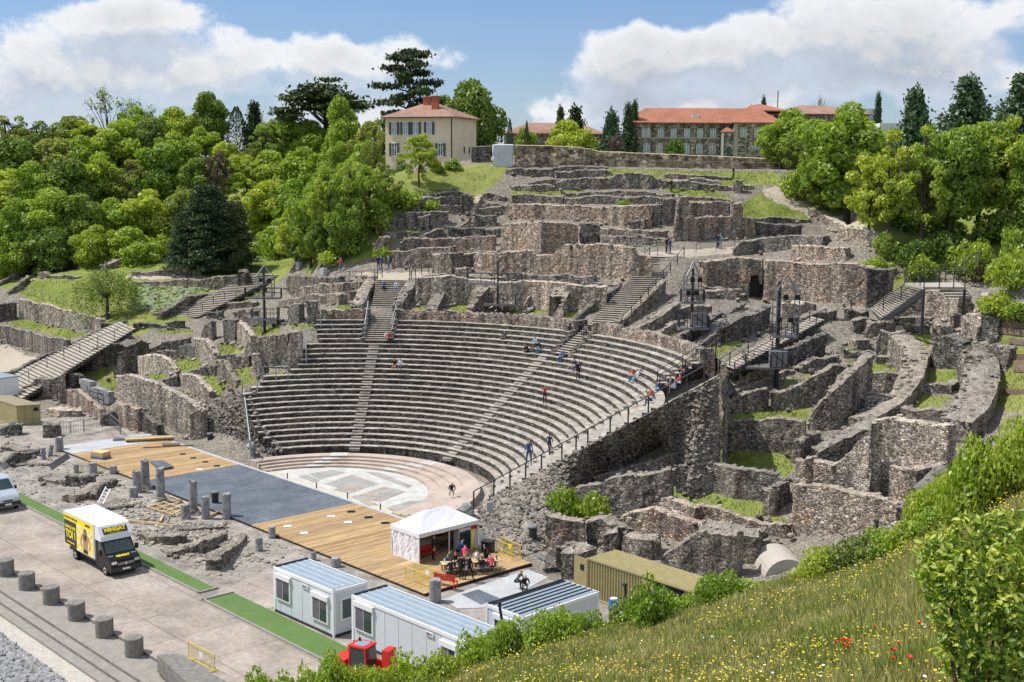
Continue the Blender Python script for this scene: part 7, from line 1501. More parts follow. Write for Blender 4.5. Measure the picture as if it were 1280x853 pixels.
def fridge(x,y,label,col,top='white_print'):
 r=empty('drinks_fridge',(x,y,.15),0,label,'fridge'); mb=MB(); mb.box((0,0,.85),(.55,.6,1.7)); mb.build('body',M[col],r); mb=MB(); mb.box((.29,0,.8),(.03,.48,1.25)); mb.build('glass_door',M['glass'] if col != 'yellow' else M['pale_yellow'],r); mb=MB(); mb.box((.29,0,1.58),(.03,.54,.2)); mb.build('header',M[top],r)
fridge(18.6,-1.9,'pale grey drinks fridge in the tent, left of the blue one','container_wall'); fridge(18.6,-1.35,'blue drinks fridge standing in the white tent','blue'); fridge(18.65,-.85,'yellow printed vending panel at the tent corner','yellow','red')
def box_thing(name,label,cat,c,d,mat,rz=0,extra=None,group=None):
 r=empty(name,(c[0],c[1],c[2]),rz,label,cat,group); mb=MB(); mb.box((0,0,d[2]/2),d); mb.build('body',M[mat],r); return r
def bin_(P,label,mat='dark_steel'):
 r=empty('litter_bin',P,0,label,'litter bin'); mb=MB(); mb.tube((0,0,0),(0,0,.85),.26,12,.3); mb.build('body',M[mat],r); mb=MB(); mb.tube((0,0,.87),(0,0,.97),.33,12,.3); mb.build('lid',M['steel'],r)
bin_(pZ(801/3.0476,320+712/3.0476,.02),'dark green litter bin at the entrance pier of the left wing','dark_steel'); bin_(pZ(666,674,.5),'black litter bin with a pale lid on the rubble flank'); bin_(pZ(316,571,.2),'pale grey bin at the foot of the seats','steel'); bin_(pZ(269,629,.2),'small black bucket on the dark mat')
r=empty('wheeled_bin',(20.1,-.6,.12),.4,'black lidded bin outside the tent corner','bin'); mb=MB(); mb.box((0,0,.4),(.75,.6,.8)); mb.build('body',M['black'],r); mb=MB(); mb.box((0,0,.84),(.8,.66,.08)); mb.build('lid',M['dark_steel'],r)
def bench(P,rz,label,mat='red'):
 r=empty('bench',P,rz,label,'bench');
 for k in range(3): mb=MB(); mb.box((0,-.12+k*.14,.45),(1.5,.11,.035)); mb.build('seat_slat',M[mat],r)
 for k in range(3): mb=MB(); mb.box((0,.26+k*.02,.58+k*.13),(1.5,.03,.1)); mb.build('back_slat',M[mat],r)
 for x in (-.68,.68):
  for y in (-.18,.24): mb=MB(); mb.box((x,y,.22 if y<0 else .45),(.06,.06,.44 if y<0 else .9)); mb.build('leg',M[mat],r)
  mb=MB(); mb.box((x,.02,.64),(.06,.46,.04)); mb.build('armrest',M[mat],r)
def trestle(P,rz,label,L_=1.9,W_=.75):
 r=empty('picnic_table',P,rz,label,'table')
 for k in range(4): mb=MB(); mb.box((0,(k-1.5)*W_/4,.74),(L_,W_/4-.015,.04)); mb.build('board',M['timber'],r)
 for x in (-L_/2+.25,L_/2-.25):
  for y in (-.25,.25): mb=MB(); mb.tube((x,y,0),(x,y*.5,.72),.03,5); mb.build('leg',M['old_wood'],r)
 return r
def seatbench(P,rz,label,L_=1.9):
 r=empty('plank_bench',P,rz,label,'bench','plank benches around the picnic tables'); mb=MB(); mb.box((0,0,.44),(L_,.28,.04)); mb.build('seat',M['old_wood'],r)
 for x in (-L_/2+.2,L_/2-.2): mb=MB(); mb.box((x,0,.21),(.05,.24,.42)); mb.build('leg',M['old_wood'],r)
e7=lambda x,y,z=.18: pZ(*up_('E7',x,y),z)
bench(e7(475,690,.15),R_(-160),'red wooden bench beside the yellow barriers'); bench(e7(322,480,.15),R_(90),'red wooden bench just inside the white tent')
ta=R_(62); T1=e7(545,590); T2=e7(650,560); dT=np.array([math.cos(ta),math.sin(ta),0]); nT=np.array([-dT[1],dT[0],0])
trestle(T1,ta,'picnic table outside the tent, left one'); trestle(T1+dT*2.05,ta,'picnic table outside the tent, right one')
for k in range(2):
 for s in (-1,1): seatbench(T1+dT*2.05*k+nT*.68*s,ta,['near','far'][s>0]+' bench of the '+['left','right'][k]+' picnic table')
trestle(e7(330,400),R_(80),'long serving table in the back of the tent',2.4); trestle(e7(450,370),R_(80),'serving table with bottles under the tent',1.8)
def bottles(P,label,cols,n=8):
 for i in range(n):
  q=P+dT*random.uniform(-.8,.8)+nT*random.uniform(-.25,.25)+[0,0,.76]; mb=MB(); mb.tube((0,0,0),(0,0,.2),.05,6); mb.tube((0,0,.2),(0,0,.3),.02,5); o=mb.build('bottle',M[cols[i % len(cols)]],None,q); tag(o,label,'bottle',label)
bottles(T1,'small bottle or glass on the left picnic table',['white_print','glass','timber'],6); bottles(T1+dT*2.05,'small bottle or glass on the right picnic table',['white_print','glass','timber'],6); bottles(e7(450,370),'bottle on the serving table in the tent',['yellow','white_print','red'],9)
def barrier(a,b,label,mat='yellow_rail',h=1.05,plate=None):
 a,b=np.array(a,float),np.array(b,float); L_=float(np.linalg.norm(b-a)); r=empty('crowd_barrier',a,math.atan2(b[1]-a[1],b[0]-a[0]),label,'barrier','yellow crowd barriers'); mb=MB()
 mb.tube((0,0,.15),(L_,0,.15),.022,5); mb.tube((0,0,h),(L_,0,h),.022,5); mb.tube((0,0,.12),(0,0,h),.022,5); mb.tube((L_,0,.12),(L_,0,h),.022,5); mb.build('frame',M[mat],r)
 n=int(L_/.13); me=None
 for i in range(1,n):
  if me is None: mb=MB(); mb.tube((0,0,.15),(0,0,h),.010,4); me=mesh('bar',mb.V,mb.F,M[mat])
  obj('bar',me,r,(L_*i/n,0,0))
 for x in (.25,L_-.25): mb=MB(); mb.box((x,0,.06),(.06,.6,.04)); mb.box((x,0,.1),(.04,.04,.1)); mb.build('foot',M[mat],r)
 if plate: mb=MB(); mb.box((L_/2,-.03,h*.62),(.36,.02,.3)); mb.build('plate',M[plate],r)
 return r
barrier(e7(165,660,.1),e7(350,730,.1),'yellow crowd barrier in front of the tent, outer one'); barrier(e7(230,625,.1),e7(440,700,.1),'yellow crowd barrier in front of the tent, inner one',plate='white_print'); barrier(e7(885,420,.1),e7(1040,490,.1),'yellow crowd barrier with a yellow plate right of the tent',plate='yellow'); barrier(e7(862,445,.1),e7(975,500,.1),'second yellow barrier right of the tent')
barrier(pZ(*up_('C2',945,740),.0),pZ(*up_('C2',1075,810),.0),'yellow crowd barrier with a white notice on the street',plate='white_print'); barrier(pZ(97,591,.0),pZ(131,592,.0),'yellow barrier between the stumps behind the stage')
# things on the stage
pk=empty('plank_pallet',pZ(126,573,.2),R_(20),'small stack of yellow boards on a blue pallet on the stage','pallet stack'); mb=MB(); mb.box((0,0,.1),(1.5,1.0,.16)); mb.build('pallet',M['blue'],pk)
for k in range(4): mb=MB(); mb.box((0,0,.24+k*.12),(1.45-.05*(k % 2),1.0,.10)); mb.build('board',M['timber'],pk)
def pile(P,rz,L_,n,mats,label):
 r=empty('board_pile',P,rz,label,'board pile')
 for k in range(n):
  for j in range(2): mb=MB(); mb.box((random.uniform(-.1,.1),(j-.5)*.45,.06+k*.09),(L_,.42,.08)); mb.build('board',M[mats[k % len(mats)]],r)
pile(pZ(171,549.5,.2),R_(64),4.4,2,['mat_pale','matting'],'pile of pale and dark panels at the far end of the stage'); pile(pZ(187,551.5,.2),R_(64),4.4,4,['timber','black','timber'],'pile of long boards at the far end of the stage'); pile(pZ(214,557.5,.2),R_(60),1.6,2,['timber','old_wood'],'short pile of pale boards on the stage')
r=empty('loose_beam',pZ(190,560,.2),R_(62),'long loose beam lying on the stage, nearer one','beam'); mb=MB(); mb.box((1.5,0,.06),(4.6,.12,.1)); mb.build('beam',M['old_wood'],r)
r=empty('loose_panel',pZ(199,583,.3),R_(0),'blue-grey panel resting beside the columns on the stage','panel'); mb=MB(); q=[pZ(x,y,.35)-pZ(199,583,.3) for x,y in ((187,577),(203,576),(217,584),(201,587))]; mb.prism([(p[0],p[1]) for p in q],0,.12); mb.build('panel',M['matting'],r)
for (u,v,lb) in ((228.5,568,'first'),(241.5,572.7,'second'),(256.5,577.7,'third'),(271,582.7,'fourth')): mb=MB(); mb.box((0,0,.02),(.5,.35,.05),R_(60)); o=mb.build('floor_hatch',M['black'],None,pZ(u,v,.23)); tag(o,lb+' dark hatch in the far boards, counted from the left','hatch','dark hatches in the stage boards')
for (u,v,lb) in ((439,640,'first'),(460.5,647,'second'),(481.5,654,'third')): mb=MB(); mb.box((0,0,.02),(.6,.4,.05),R_(60)); o=mb.build('floor_hatch',M['black'],None,pZ(u,v,.23)); tag(o,lb+' dark hatch in the near boards, counted from the left','hatch','dark hatches in the stage boards')
for (u,v,lb) in ((414,645.5,'pale plate in the near boards, top left one'),(359.5,658,'pale plate by the mat edge in the near boards'),(380,666.5,'pale plate lowest in the near boards'),(435,653,'pale plate in the middle of the near boards'),(249,587,'white sheet lying on the far boards')): mb=MB(); mb.box((0,0,.01),(.55,.5,.03),R_(60)); o=mb.build('floor_plate',M['white_print'],None,pZ(u,v,.23)); tag(o,lb,'floor plate')
r=empty('timber_frame',pZ(205,637,.02),0,'unfinished timber grid of battens lying by the columns','timber frame')
for i,(a,b) in enumerate([((735,455),(870,495)),((770,440),(905,490)),((800,425),(930,470)),((740,455),(850,425)),((775,470),(900,430)),((810,485),(935,440)),((850,400),(940,440)),((850,495),(950,455))]): A=pZ(*up_('C1',*a),.12)-np.array(r.location); B=pZ(*up_('C1',*b),.12)-np.array(r.location); mb=MB(); mb.tube(A,B,.07,4); mb.build('batten',M['timber'],r)
for (a,b,lb) in (((630,522),(870,550),'long pale plank lying behind the truck'),((715,520),(745,508),'short block of timber by the long plank'),((1230,510),(1290,545),'pale metal beam at the edge of the dark mat'),((1050,500),(1100,475),'bundle of battens by the rightmost column'),((800,530),(815,500),'upright bit of timber in the rubble')):
 A=pZ(*up_('C1',*a),.15); B=pZ(*up_('C1',*b),.15); mb=MB(); mb.tube((0,0,0),B-A,.10,4); o=mb.build('plank_offcut',M['timber' if 'metal' not in lb else 'mat_pale'],None,A); tag(o,lb,'plank')
r=empty('ladder_frame',pZ(*up_('C1',510,442),.1),0,'white ladder-like frame lying across the foundation','ladder'); A=[pZ(*up_('C1',*q),zz)-np.array(r.location) for q,zz in (((490,435),.2),((515,442),.2),((553,365),1.1),((530,355),1.1))]; mb=MB(); mb.tube(A[0],A[3],.05,5); mb.build('rail',M['white_paint'],r); mb=MB(); mb.tube(A[1],A[2],.05,5); mb.build('rail',M['white_paint'],r)
for k in range(5): f=(k+.5)/5; mb=MB(); mb.tube(A[0]+(A[3]-A[0])*f,A[1]+(A[2]-A[1])*f,.03,4); mb.build('rung',M['white_paint'],r)
for q,(pts,lb) in enumerate((([(240,245),(335,185),(350,205),(265,262)],'dark slatted panel leaning by the pale kerb'),([(0,245),(85,195),(110,200),(20,262)],'grey slab ramp at the left edge of the court'))):
 P=[pZ(*up_('C1',*p),z_) for p,z_ in zip(pts,(.5,.5,.1,.1))]; c=P[0]; mb=MB(); mb.add([p-c for p in P]+[p-c-[0,0,.12] for p in P],[(0,1,2,3),(7,6,5,4),(0,4,5,1),(1,5,6,2),(2,6,7,3),(3,7,4,0)]); o=mb.build('panel',M['grey_steel' if q==0 else 'mat_pale'],None,c); tag(o,lb,'panel')
r=box_thing('sign_board','small pale information board on the rubble flank','sign',pZ(612,640,.9),(.12,.5,.75),'mat_pale',R_(-20));
r=empty('blue_barrel',pZ(767,768,0),0,'bright blue plastic barrel beside the khaki container','barrel'); mb=MB(); mb.tube((0,0,0),(0,0,.95),.3,14); mb.build('drum',M['blue'],r); mb=MB(); mb.tube((0,0,.95),(0,0,1.0),.22,12); mb.build('lid',M['white_print'],r)
P=pZ(984,728,.3); r=empty('concrete_dome',P,R_(50),'pale rounded concrete vault end behind the wild shrubs','concrete vault'); mb=MB(); V=[]; n=14
for y in (0,3.5): V+=[(1.5*math.cos(math.pi*i/n),y,1.5*math.sin(math.pi*i/n)) for i in range(n+1)]
mb.add(V,[(i,i+1,n+2+i,n+1+i) for i in range(n)]+[tuple(range(n+1)),tuple(range(n+1,2*n+2))]); mb.build('vault',M['trim'],r)
for k,(u,v0,lb) in enumerate(((690,700,'steel stair up to the rubble behind the third cabin'),)):
 a=pZ(697,712,0.0); r=empty('metal_steps',a,R_(150),lb,'steps')
 for i in range(6): mb=MB(); mb.box((0,i*.28,.17*(i+1)),(1.1,.26,.05)); mb.build('step',M['grey_steel'],r)
 for x in (-.55,.55):
  mb=MB(); mb.tube((x,0,.9),(x,1.6,1.9),.03,5); mb.build('rail',M['dark_steel'],r)
barrier(pZ(682,715,0),pZ(700,694,0),'grey mesh barrier beside the metal steps','grey_steel');
tag(list(C.objects)[-1].parent or r)
for (u,v,lb) in ((404.5,347,'small white post box on the path near the stair head'),(374,339,'grey cabinet beside the wood edge path')): box_thing('cabinet',lb,'cabinet',pT(u,v),(.8,.6,1.1),'mat_pale')
box_thing('green_sign_post','bright green upright banner by the willow','banner',pT(133,347),(.35,.2,2.3),'turf')
# ---------------------------------------------------------------- people
for nm,c in dict(skin=(.48,.27,.18),hair=(.03,.02,.015),cloth_black=(.015,.015,.02),cloth_navy=(.02,.03,.07),cloth_blue=(.04,.11,.32),cloth_red=(.42,.04,.04),cloth_white=(.62,.64,.68),cloth_grey=(.16,.17,.19),cloth_orange=(.5,.12,.05),cloth_denim=(.07,.11,.22),cloth_pink=(.62,.08,.16),cloth_lightblue=(.25,.42,.62)).items(): M[nm]=plain(nm,c,.85,var=.15,scale=8)
def body_mesh(pose):
 """one skinned, continuous body; joints as vertices, radii per joint"""
 J={}; E_=[]
 def j(n,p,r,par=None):
  J[n]=(len(J),p,r);
  if par: E_.append((J[par][0],J[n][0]))
 sit,lean,arm,walk=pose=='sit' or pose=='sit_lean',pose in ('sit_lean','crouch'),pose,pose=='walk'
 hz=.48 if sit else (.38 if pose=='crouch' else .93); tl=.26 if lean else .02
 j('pelvis',(0,0,hz),(.15,.115)); j('waist',(0,-tl*.4,hz+.16),(.125,.10),'pelvis'); j('chest',(0,-tl*1.0,hz+.36),(.155,.11),'waist'); j('neck0',(0,-tl*1.25,hz+.50),(.075,.07),'chest'); j('neck',(0,-tl*1.4,hz+.58),(.055,.055),'neck0'); j('head',(0,-tl*1.7-.01,hz+.68),(.085,.095),'neck'); j('crown',(0,-tl*1.75,hz+.78),(.07,.08),'head')
 j('nose',(0,-tl*1.7-.115,hz+.685),(.016,.016),'head')
 for s,n in ((-1,'L'),(1,'R')):
  j('shoulder'+n,(s*.18,-tl*1.15,hz+.45),(.065,.065),'neck0')
  if pose=='arms_up': e,h=(s*.27,-.1,hz+.3),(s*.14,-.25,hz+.52)
  elif sit or pose=='crouch': e,h=(s*.26,-tl-.12,hz+.22),(s*.13,-tl-.34,hz+.16)
  else: e,h=(s*.25,.03+(.1*s if walk else 0),hz+.2),(s*.26,-.05-(.16*s if walk else 0),hz-.04)
  j('elbow'+n,e,(.045,.045),'shoulder'+n); j('wrist'+n,h,(.03,.028),'elbow'+n); e,h=Vector(e),Vector(h); d=(h-e).normalized(); sd=Vector((s,0,0)); up=d.cross(sd).normalized()
  j('palm'+n,tuple(h+d*.06),(.035,.018),'wrist'+n)
  for q in range(4): fb=h+d*.10+up*(q-1.5)*.02; j(f'f{q}{n}',tuple(fb+d*(.05-.008*abs(q-1.2))-sd*.015),(.009,.009),'palm'+n)
  j('th'+n,tuple(h+d*.07+up*.045-sd*.02),(.010,.010),'palm'+n)
  if sit: k,a=(s*.12,-.42,hz+.02),(s*.12,-.46,.08)
  elif pose=='crouch': k,a=(s*.17,-.34,hz+.12),(s*.14,-.08,.08)
  else: k,a=(s*.105,-.02-(.16*s if walk else 0),.50),(s*.11,.03+(.24*-s if walk else 0),.08)
  j('hip'+n,(s*.09,0,hz-.04),(.10,.10),'pelvis'); j('knee'+n,k,(.062,.062),'hip'+n); j('ankle'+n,a,(.042,.042),'knee'+n); j('foot'+n,(a[0],a[1]-.07,.045),(.042,.035),'ankle'+n); j('toe'+n,(a[0],a[1]-.17,.035),(.035,.025),'foot'+n)
 names=list(J); me=bpy.data.meshes.new('body'); me.from_pydata([J[n][1] for n in names],E_,[]); o=bpy.data.objects.new('body',me); C.objects.link(o)
 sk=o.modifiers.new('s','SKIN'); sk.use_smooth_shade=True
 for i,n in enumerate(names): me.skin_vertices[0].data[i].radius=J[n][2]
 me.skin_vertices[0].data[0].use_root=True; sub=o.modifiers.new('u','SUBSURF'); sub.levels=1; sub.render_levels=1
 bpy.context.view_layer.update(); dg=bpy.context.evaluated_depsgraph_get(); r=bpy.data.meshes.new_from_object(o.evaluated_get(dg)); bpy.data.objects.remove(o); r.name='body'
 P=np.array([J[n][1] for n in names]); r.materials.clear()
 for q in ('skin','cloth_black','cloth_denim','rubber','hair'): r.materials.append(M[q])
 for f in r.polygons:
  c=np.array(f.center); n=names[int(np.argmin(((P-c) ** 2).sum(1)))]; base=n.rstrip('LR')
  m=1
  if base in ('head','crown','neck','nose'): m=0
  elif base in ('wrist','palm','th') or base[0]=='f' and base[1:2].isdigit(): m=0
  elif base in ('hip','knee','ankle','pelvis'): m=2
  elif base in ('foot','toe'): m=3
  hp=J['head'][1]
  if m==0 and base in ('head','crown') and (c[2]>hp[2]+.055 or (c[1]>hp[1]+.015 and c[2]>hp[2]-.05)): m=4
  f.material_index=m; f.use_smooth=True
 return r
BODY={}
def person(P,rz,pose,top,legs,label,sc=1.0,hair='hair',group=None):
 if pose not in BODY: BODY[pose]=body_mesh(pose)
 o=obj('person',BODY[pose],None,P,rz); o.scale=(sc,sc,sc)
 for i,m in ((1,top),(2,legs),(4,hair)): o.material_slots[i].link='OBJECT'; o.material_slots[i].material=M[m]
 o.material_slots[0].link='OBJECT'; o.material_slots[0].material=M['skin']; tag(o,label,'person',group); return o
def seat_at(u,v):
 """sit on the tread that shows at this pixel: returns point on the nearest row"""
 best=None
 for k in range(25):
  Rk,zk=13.65+.659*k+.3,1.16+.404*k
  d=ray(u,v); t=(zk-CAM[2])/d[2]; P=CAM+d*t; e=abs(math.hypot(P[0],P[1])-Rk)
  if best is None or e<best[0]: best=(e,P,zk)
 P=best[1]; return np.array((P[0],P[1],best[2])),math.atan2(P[1],P[0])
def sitter(u,v,top,legs,label,pose='sit',hair='hair'):
 P,a=seat_at(u,v); person(P-np.array([0,0,.42 if pose.startswith('sit') else 0])+np.array([math.cos(a),math.sin(a),0])*(-.1 if pose.startswith('sit') else 0),a-math.pi/2,pose,top,legs,label,hair=hair)
def stander(u,v,top,legs,label,pose='stand',z=None,rz=None,seat=True,sc=1.0):
 P=seat_at(u,v)[0] if z is None and seat else (pT(u,v) if z is None else pZ(u,v,z)); person(P,random.uniform(0,6) if rz is None else rz,pose,top,legs,label,sc)
for a in [(487.5,424,'cloth_red','cloth_black','seated person in red at the foot of the left stair','sit_lean'),(484,423,'cloth_white','cloth_denim','person beside the one in red at the foot of the left stair','sit'),(493.5,458,'cloth_black','skin','seated person in black, left of a pair on the left rows','sit'),(501,458,'cloth_white','cloth_denim','seated person in white, right of a pair on the left rows','sit'),
  (631.5,424,'cloth_navy','cloth_black','lone seated person in dark clothes near the top centre','sit'),(661,440,'cloth_black','cloth_black','seated person in black, leftmost of the group by the middle gap','sit_lean'),(667,440,'cloth_grey','cloth_denim','seated person in grey in the group by the middle gap','sit'),(670,431,'cloth_lightblue','cloth_navy','seated person in light blue, upper one of the group by the middle gap','sit'),(677,436,'cloth_navy','cloth_lightblue','seated person with pale blue trousers, rightmost of the group by the middle gap','sit_lean'),
  (705,447,'cloth_blue','cloth_blue','seated person all in blue right of the middle gap','sit'),(723.5,459,'cloth_navy','cloth_denim','seated person bending over a bag on the right rows','sit_lean'),(795,471,'cloth_orange','cloth_denim','seated person in orange in a trio on the right rows','sit_lean'),(799,473,'cloth_white','cloth_lightblue','seated person in white in the trio on the right rows','sit'),(803.5,470,'cloth_denim','cloth_navy','seated person in denim in the trio on the right rows','sit'),
  (816,501,'cloth_black','cloth_navy','seated person in black by the railing, lowest of the row of visitors','sit_lean'),(820,498,'cloth_orange','cloth_lightblue','seated person in rust and pale blue by the railing','sit_lean'),(828,488,'cloth_blue','cloth_denim','seated person in a bright blue top by the railing','sit_lean'),(840,484,'cloth_grey','cloth_black','seated person with long dark hair by the railing','sit'),(846,486,'cloth_lightblue','cloth_grey','seated person in pale blue by the railing','sit'),(852,479,'cloth_pink','cloth_white','seated person in pink near the upper railing','sit'),(858,464,'cloth_black','cloth_black','seated person in black near the top right steps','sit'),(861,466,'cloth_navy','cloth_black','second seated person in dark clothes near the top right steps','sit'),
  (733,416,'cloth_grey','cloth_black','person resting on the parapet beside the middle stair','sit')]:
 sitter(a[0],a[1],a[2],a[3],a[4],a[5])
stander(722.5,475,'cloth_black','cloth_black','standing person in black on the right rows'); stander(681,505,'cloth_red','cloth_black','standing person in a red top in the middle of the seats','arms_up',rz=R_(30)); stander(686.5,568,'cloth_navy','cloth_navy','person in dark clothes walking beside the lower railing','walk',rz=R_(200)); stander(661,581,'cloth_blue','cloth_denim','person in blue walking at the lowest part of the railing','walk',rz=R_(60))
stander(564,619,'cloth_black','cloth_white','person in black crouching on the pink low steps','crouch',z=.7,rz=R_(60))
for a in [(473,338,'cloth_navy','cloth_black','person in dark clothes left of the pair at the head of the left stair'),(477,337,'cloth_blue','cloth_denim','person in blue at the head of the left stair'),(486,336,'cloth_lightblue','cloth_denim','person in pale clothes at the head of the left stair'),(535,332,'cloth_red','cloth_red','person dressed in red on the path above the niches'),(426,340,'cloth_pink','cloth_denim','person in pink at the left end of the path'),(837,318,'cloth_blue','cloth_denim','person in blue at the top of the middle stair'),(833,317,'cloth_black','cloth_black','dark figure beside the one in blue at the top of the middle stair'),(897,311,'cloth_black','cloth_navy','dark figure of the pair on the terrace walk'),(900,311,'cloth_lightblue','cloth_grey','pale figure of the pair on the terrace walk'),
  (916.5,225.5,'cloth_black','cloth_black','black standing figure on the grass near the garden wall'),(839,241,'cloth_black','cloth_black','black figure by the humped wall'),(781,237,'cloth_black','cloth_black','small dark figure in front of the humped wall'),(46,339,'cloth_pink','cloth_white','person in pink on the upper left terrace'),(50,340,'cloth_lightblue','cloth_white','person in white and blue on the upper left terrace'),(73,341,'cloth_navy','cloth_black','first of two dark figures on the upper left terrace'),(77,341,'cloth_black','cloth_denim','second of two dark figures on the upper left terrace')]:
 stander(*a,seat=False)
person(radial(37,aL,-.8,13.1),aL-math.pi/2,'sit','cloth_blue','cloth_navy','person in blue sitting on the top step of the left stair'); person(radial(37,aL,.6,13.1),aL-math.pi/2,'sit','cloth_white','cloth_lightblue','person in white sitting on the top step of the left stair')
# around the picnic tables: seated along the benches,facing the table
lb=[('cloth_navy','cloth_navy','diner in navy'),('cloth_black','cloth_black','diner in black'),('cloth_navy','cloth_lightblue','diner with pale blue trousers'),('cloth_black','cloth_denim','diner in black and denim'),('cloth_pink','cloth_black','diner with a bright pink top'),('cloth_blue','cloth_navy','diner in blue'),('cloth_black','cloth_grey','diner in black and grey'),('cloth_grey','cloth_black','diner in grey'),('cloth_white','cloth_denim','diner in white'),('cloth_navy','cloth_black','diner in dark blue')]
i=0
for s in (-1,1):
 for k,f in enumerate((-.55,.05,.65,1.5,2.15)):
  q=T1+dT*(f+.1)+nT*.72*s; t_,l_,n_=lb[i]; person(q,ta+(math.pi if s>0 else 0)+math.pi-(0),'sit_lean' if i % 3 else 'sit',t_,l_,n_+(' on the near bench' if s<0 else ' on the far bench')+', %s from the left' % ('first','second','third','fourth','fifth')[k]); i+=1
for (x,y,t_,l_,n_) in [(700,560,'cloth_white','cloth_denim','diner in white leaning at the right end of the tables'),(590,640,'cloth_black','cloth_black','person in black standing behind the near bench'),(610,520,'cloth_pink','cloth_navy','person in a pink hooded top at the far side of the tables'),(460,560,'cloth_navy','cloth_black','person in navy seated at the left end of the tables'),(560,470,'cloth_blue','cloth_black','person in blue at the far corner of the tables')]: person(e7(x,y),R_(150+x % 90),'stand' if 'standing' in n_ else 'sit_lean',t_,l_,n_)
person(e7(375,490),R_(150),'stand','cloth_black','cloth_black','person in black standing at the mouth of the tent',1.02); person(e7(770,560),R_(-60),'stand','cloth_black','cloth_black','person in black standing right of the picnic tables'); person(e7(650,640),R_(120),'walk','cloth_black','cloth_black','person in black standing at the near end of the tables')
person(pZ(645,735,.05),R_(100),'sit_lean','cloth_grey','cloth_black','person bending down beside the metal steps'); person(pZ(655,738,.05),R_(60),'crouch','cloth_black','cloth_grey','dark crouching person by the third cabin')
person(pT(795,303),1,'walk','cloth_white','cloth_grey','walker in white behind the box-shaped ruin') if False else None
# ---------------------------------------------------------------- meadow slope in front
CV=[(200,960),(380,890),(470,868),(560,850),(660,812),(760,790),(860,765),(940,742),(1010,716),(1100,692),(1180,655),(1290,600),(1500,520)]
cu_,cv_=np.array(CV).T
DC,ZN,DN=42.0,18.7,9.0
def near_profile(u):
 v=np.interp(u,cu_,cv_); d=ray(float(u),float(v)); h=math.hypot(d[0],d[1]); return (d[0]/h,d[1]/h),CAM[2]+d[2]/h*DC
us=np.linspace(-500,1900,150); ds=np.concatenate([np.linspace(2,9,4),np.linspace(10,DC,66),np.linspace(DC+.8,DC+30,26)])
def near_z(u,dist,zc):
 if dist<=DC: return ZN+(zc-ZN)*max(0,(dist-DN))/(DC-DN)
 return zc-(dist-DC)*.12-(dist-DC) ** 1.0*.62
V=np.zeros((len(us),len(ds),3)); rgn=np.random.default_rng(21)
n1=np.cumsum(rgn.normal(0,.02,(len(us),len(ds))),1)
for i,u in enumerate(us):
 (cx,cy),zc=near_profile(u)
 for j,dd in enumerate(ds): V[i,j]=(CAM[0]+cx*dd,CAM[1]+cy*dd,near_z(u,dd,zc))
from mathutils import noise as mn
for i in range(V.shape[0]):
 for j in range(V.shape[1]): x,y=V[i,j,0],V[i,j,1]; V[i,j,2]+=.32*mn.noise((x*.22,y*.22,0))+.10*mn.noise((x*.9,y*.9,3))
nU,nD=V.shape[:2]; idx=np.arange(nU*nD).reshape(nU,nD); FQ=np.stack([idx[:-1, :-1].ravel(),idx[1:, :-1].ravel(),idx[1:,1:].ravel(),idx[:-1,1:].ravel()],1)
def meadow_mat():
 m,nt,b=newmat('meadow_soil'); t=NT(nt); p=t.pos(); n=t.noise(p,.35,4,.6); n2=t.noise(p,3,5,.7); c=t.mix(t.ramp(n,[(.4,0),(.6,1)]),t.ramp(n2,[(.3,(.04,.08,.012)),(.7,(.15,.21,.04))]),t.ramp(n2,[(.3,(.10,.11,.03)),(.7,(.28,.26,.10))])); t.L(c,b.inputs['Base Color']); b.inputs['Roughness'].default_value=.95; t.bump(n2,b,.8,.1); return m
M['meadow']=meadow_mat()
o=obj('meadow_slope',mesh('meadow_slope',V.reshape(-1,3),FQ,M['meadow'],smooth=True)); tag(o,kind='structure')
def near_at(u,dist):
 (cx,cy),zc=near_profile(u); x,y=CAM[0]+cx*dist,CAM[1]+cy*dist; return np.array((x,y,near_z(u,dist,zc)+.32*mn.noise((x*.22,y*.22,0))+.10*mn.noise((x*.9,y*.9,3))))
def near_px(u,v):
 """point of the meadow under a pixel"""
 for dd in np.linspace(10,DC+6,240):
  P=near_at(u,dd)
  if pix(P)[1]<=v: return P
 return P
# blades,in tufts; dense enough to read as a meadow
NB=380000; uu=rgn.uniform(250,1330,NB); q=rgn.random(NB); dd=15+(DC+1.5-15)*q ** .8
cz={}
B0=np.zeros((NB,3)); prof_u=np.linspace(240,1340,220); PR=[near_profile(u) for u in prof_u]; pcx=np.interp(uu,prof_u,[p[0][0] for p in PR]); pcy=np.interp(uu,prof_u,[p[0][1] for p in PR]); pzc=np.interp(uu,prof_u,[p[1] for p in PR])
B0[:,0]=CAM[0]+pcx*dd; B0[:,1]=CAM[1]+pcy*dd; B0[:,2]=np.where(dd<=DC,ZN+(pzc-ZN)*np.maximum(0,dd-DN)/(DC-DN),pzc-(dd-DC)*.74)
nz=np.array([.32*mn.noise((x*.22,y*.22,0))+.10*mn.noise((x*.9,y*.9,3)) for x,y in B0[:, :2]]); B0[:,2]+=nz
patch=np.array([mn.noise((x*.35,y*.35,9)) for x,y in B0[:, :2]])
def blades(name,P,h,wd,mat,lean=.35):
 n=len(P); a=rgn.uniform(0,6.28,n); dx,dy=np.cos(a)*wd,np.sin(a)*wd; L2=rgn.normal(0,lean,(n,2))*h[:,None]
 V=np.zeros((n,3,3)); V[:,0]=P+np.stack([dx,dy,np.full(n,-.05)],1); V[:,1]=P-np.stack([dx,dy,np.full(n,.05)],1); V[:,2]=P+np.stack([L2[:,0],L2[:,1],h],1)
 o=obj(name,mesh(name,V.reshape(-1,3),np.arange(3*n).reshape(n,3),mat)); return o
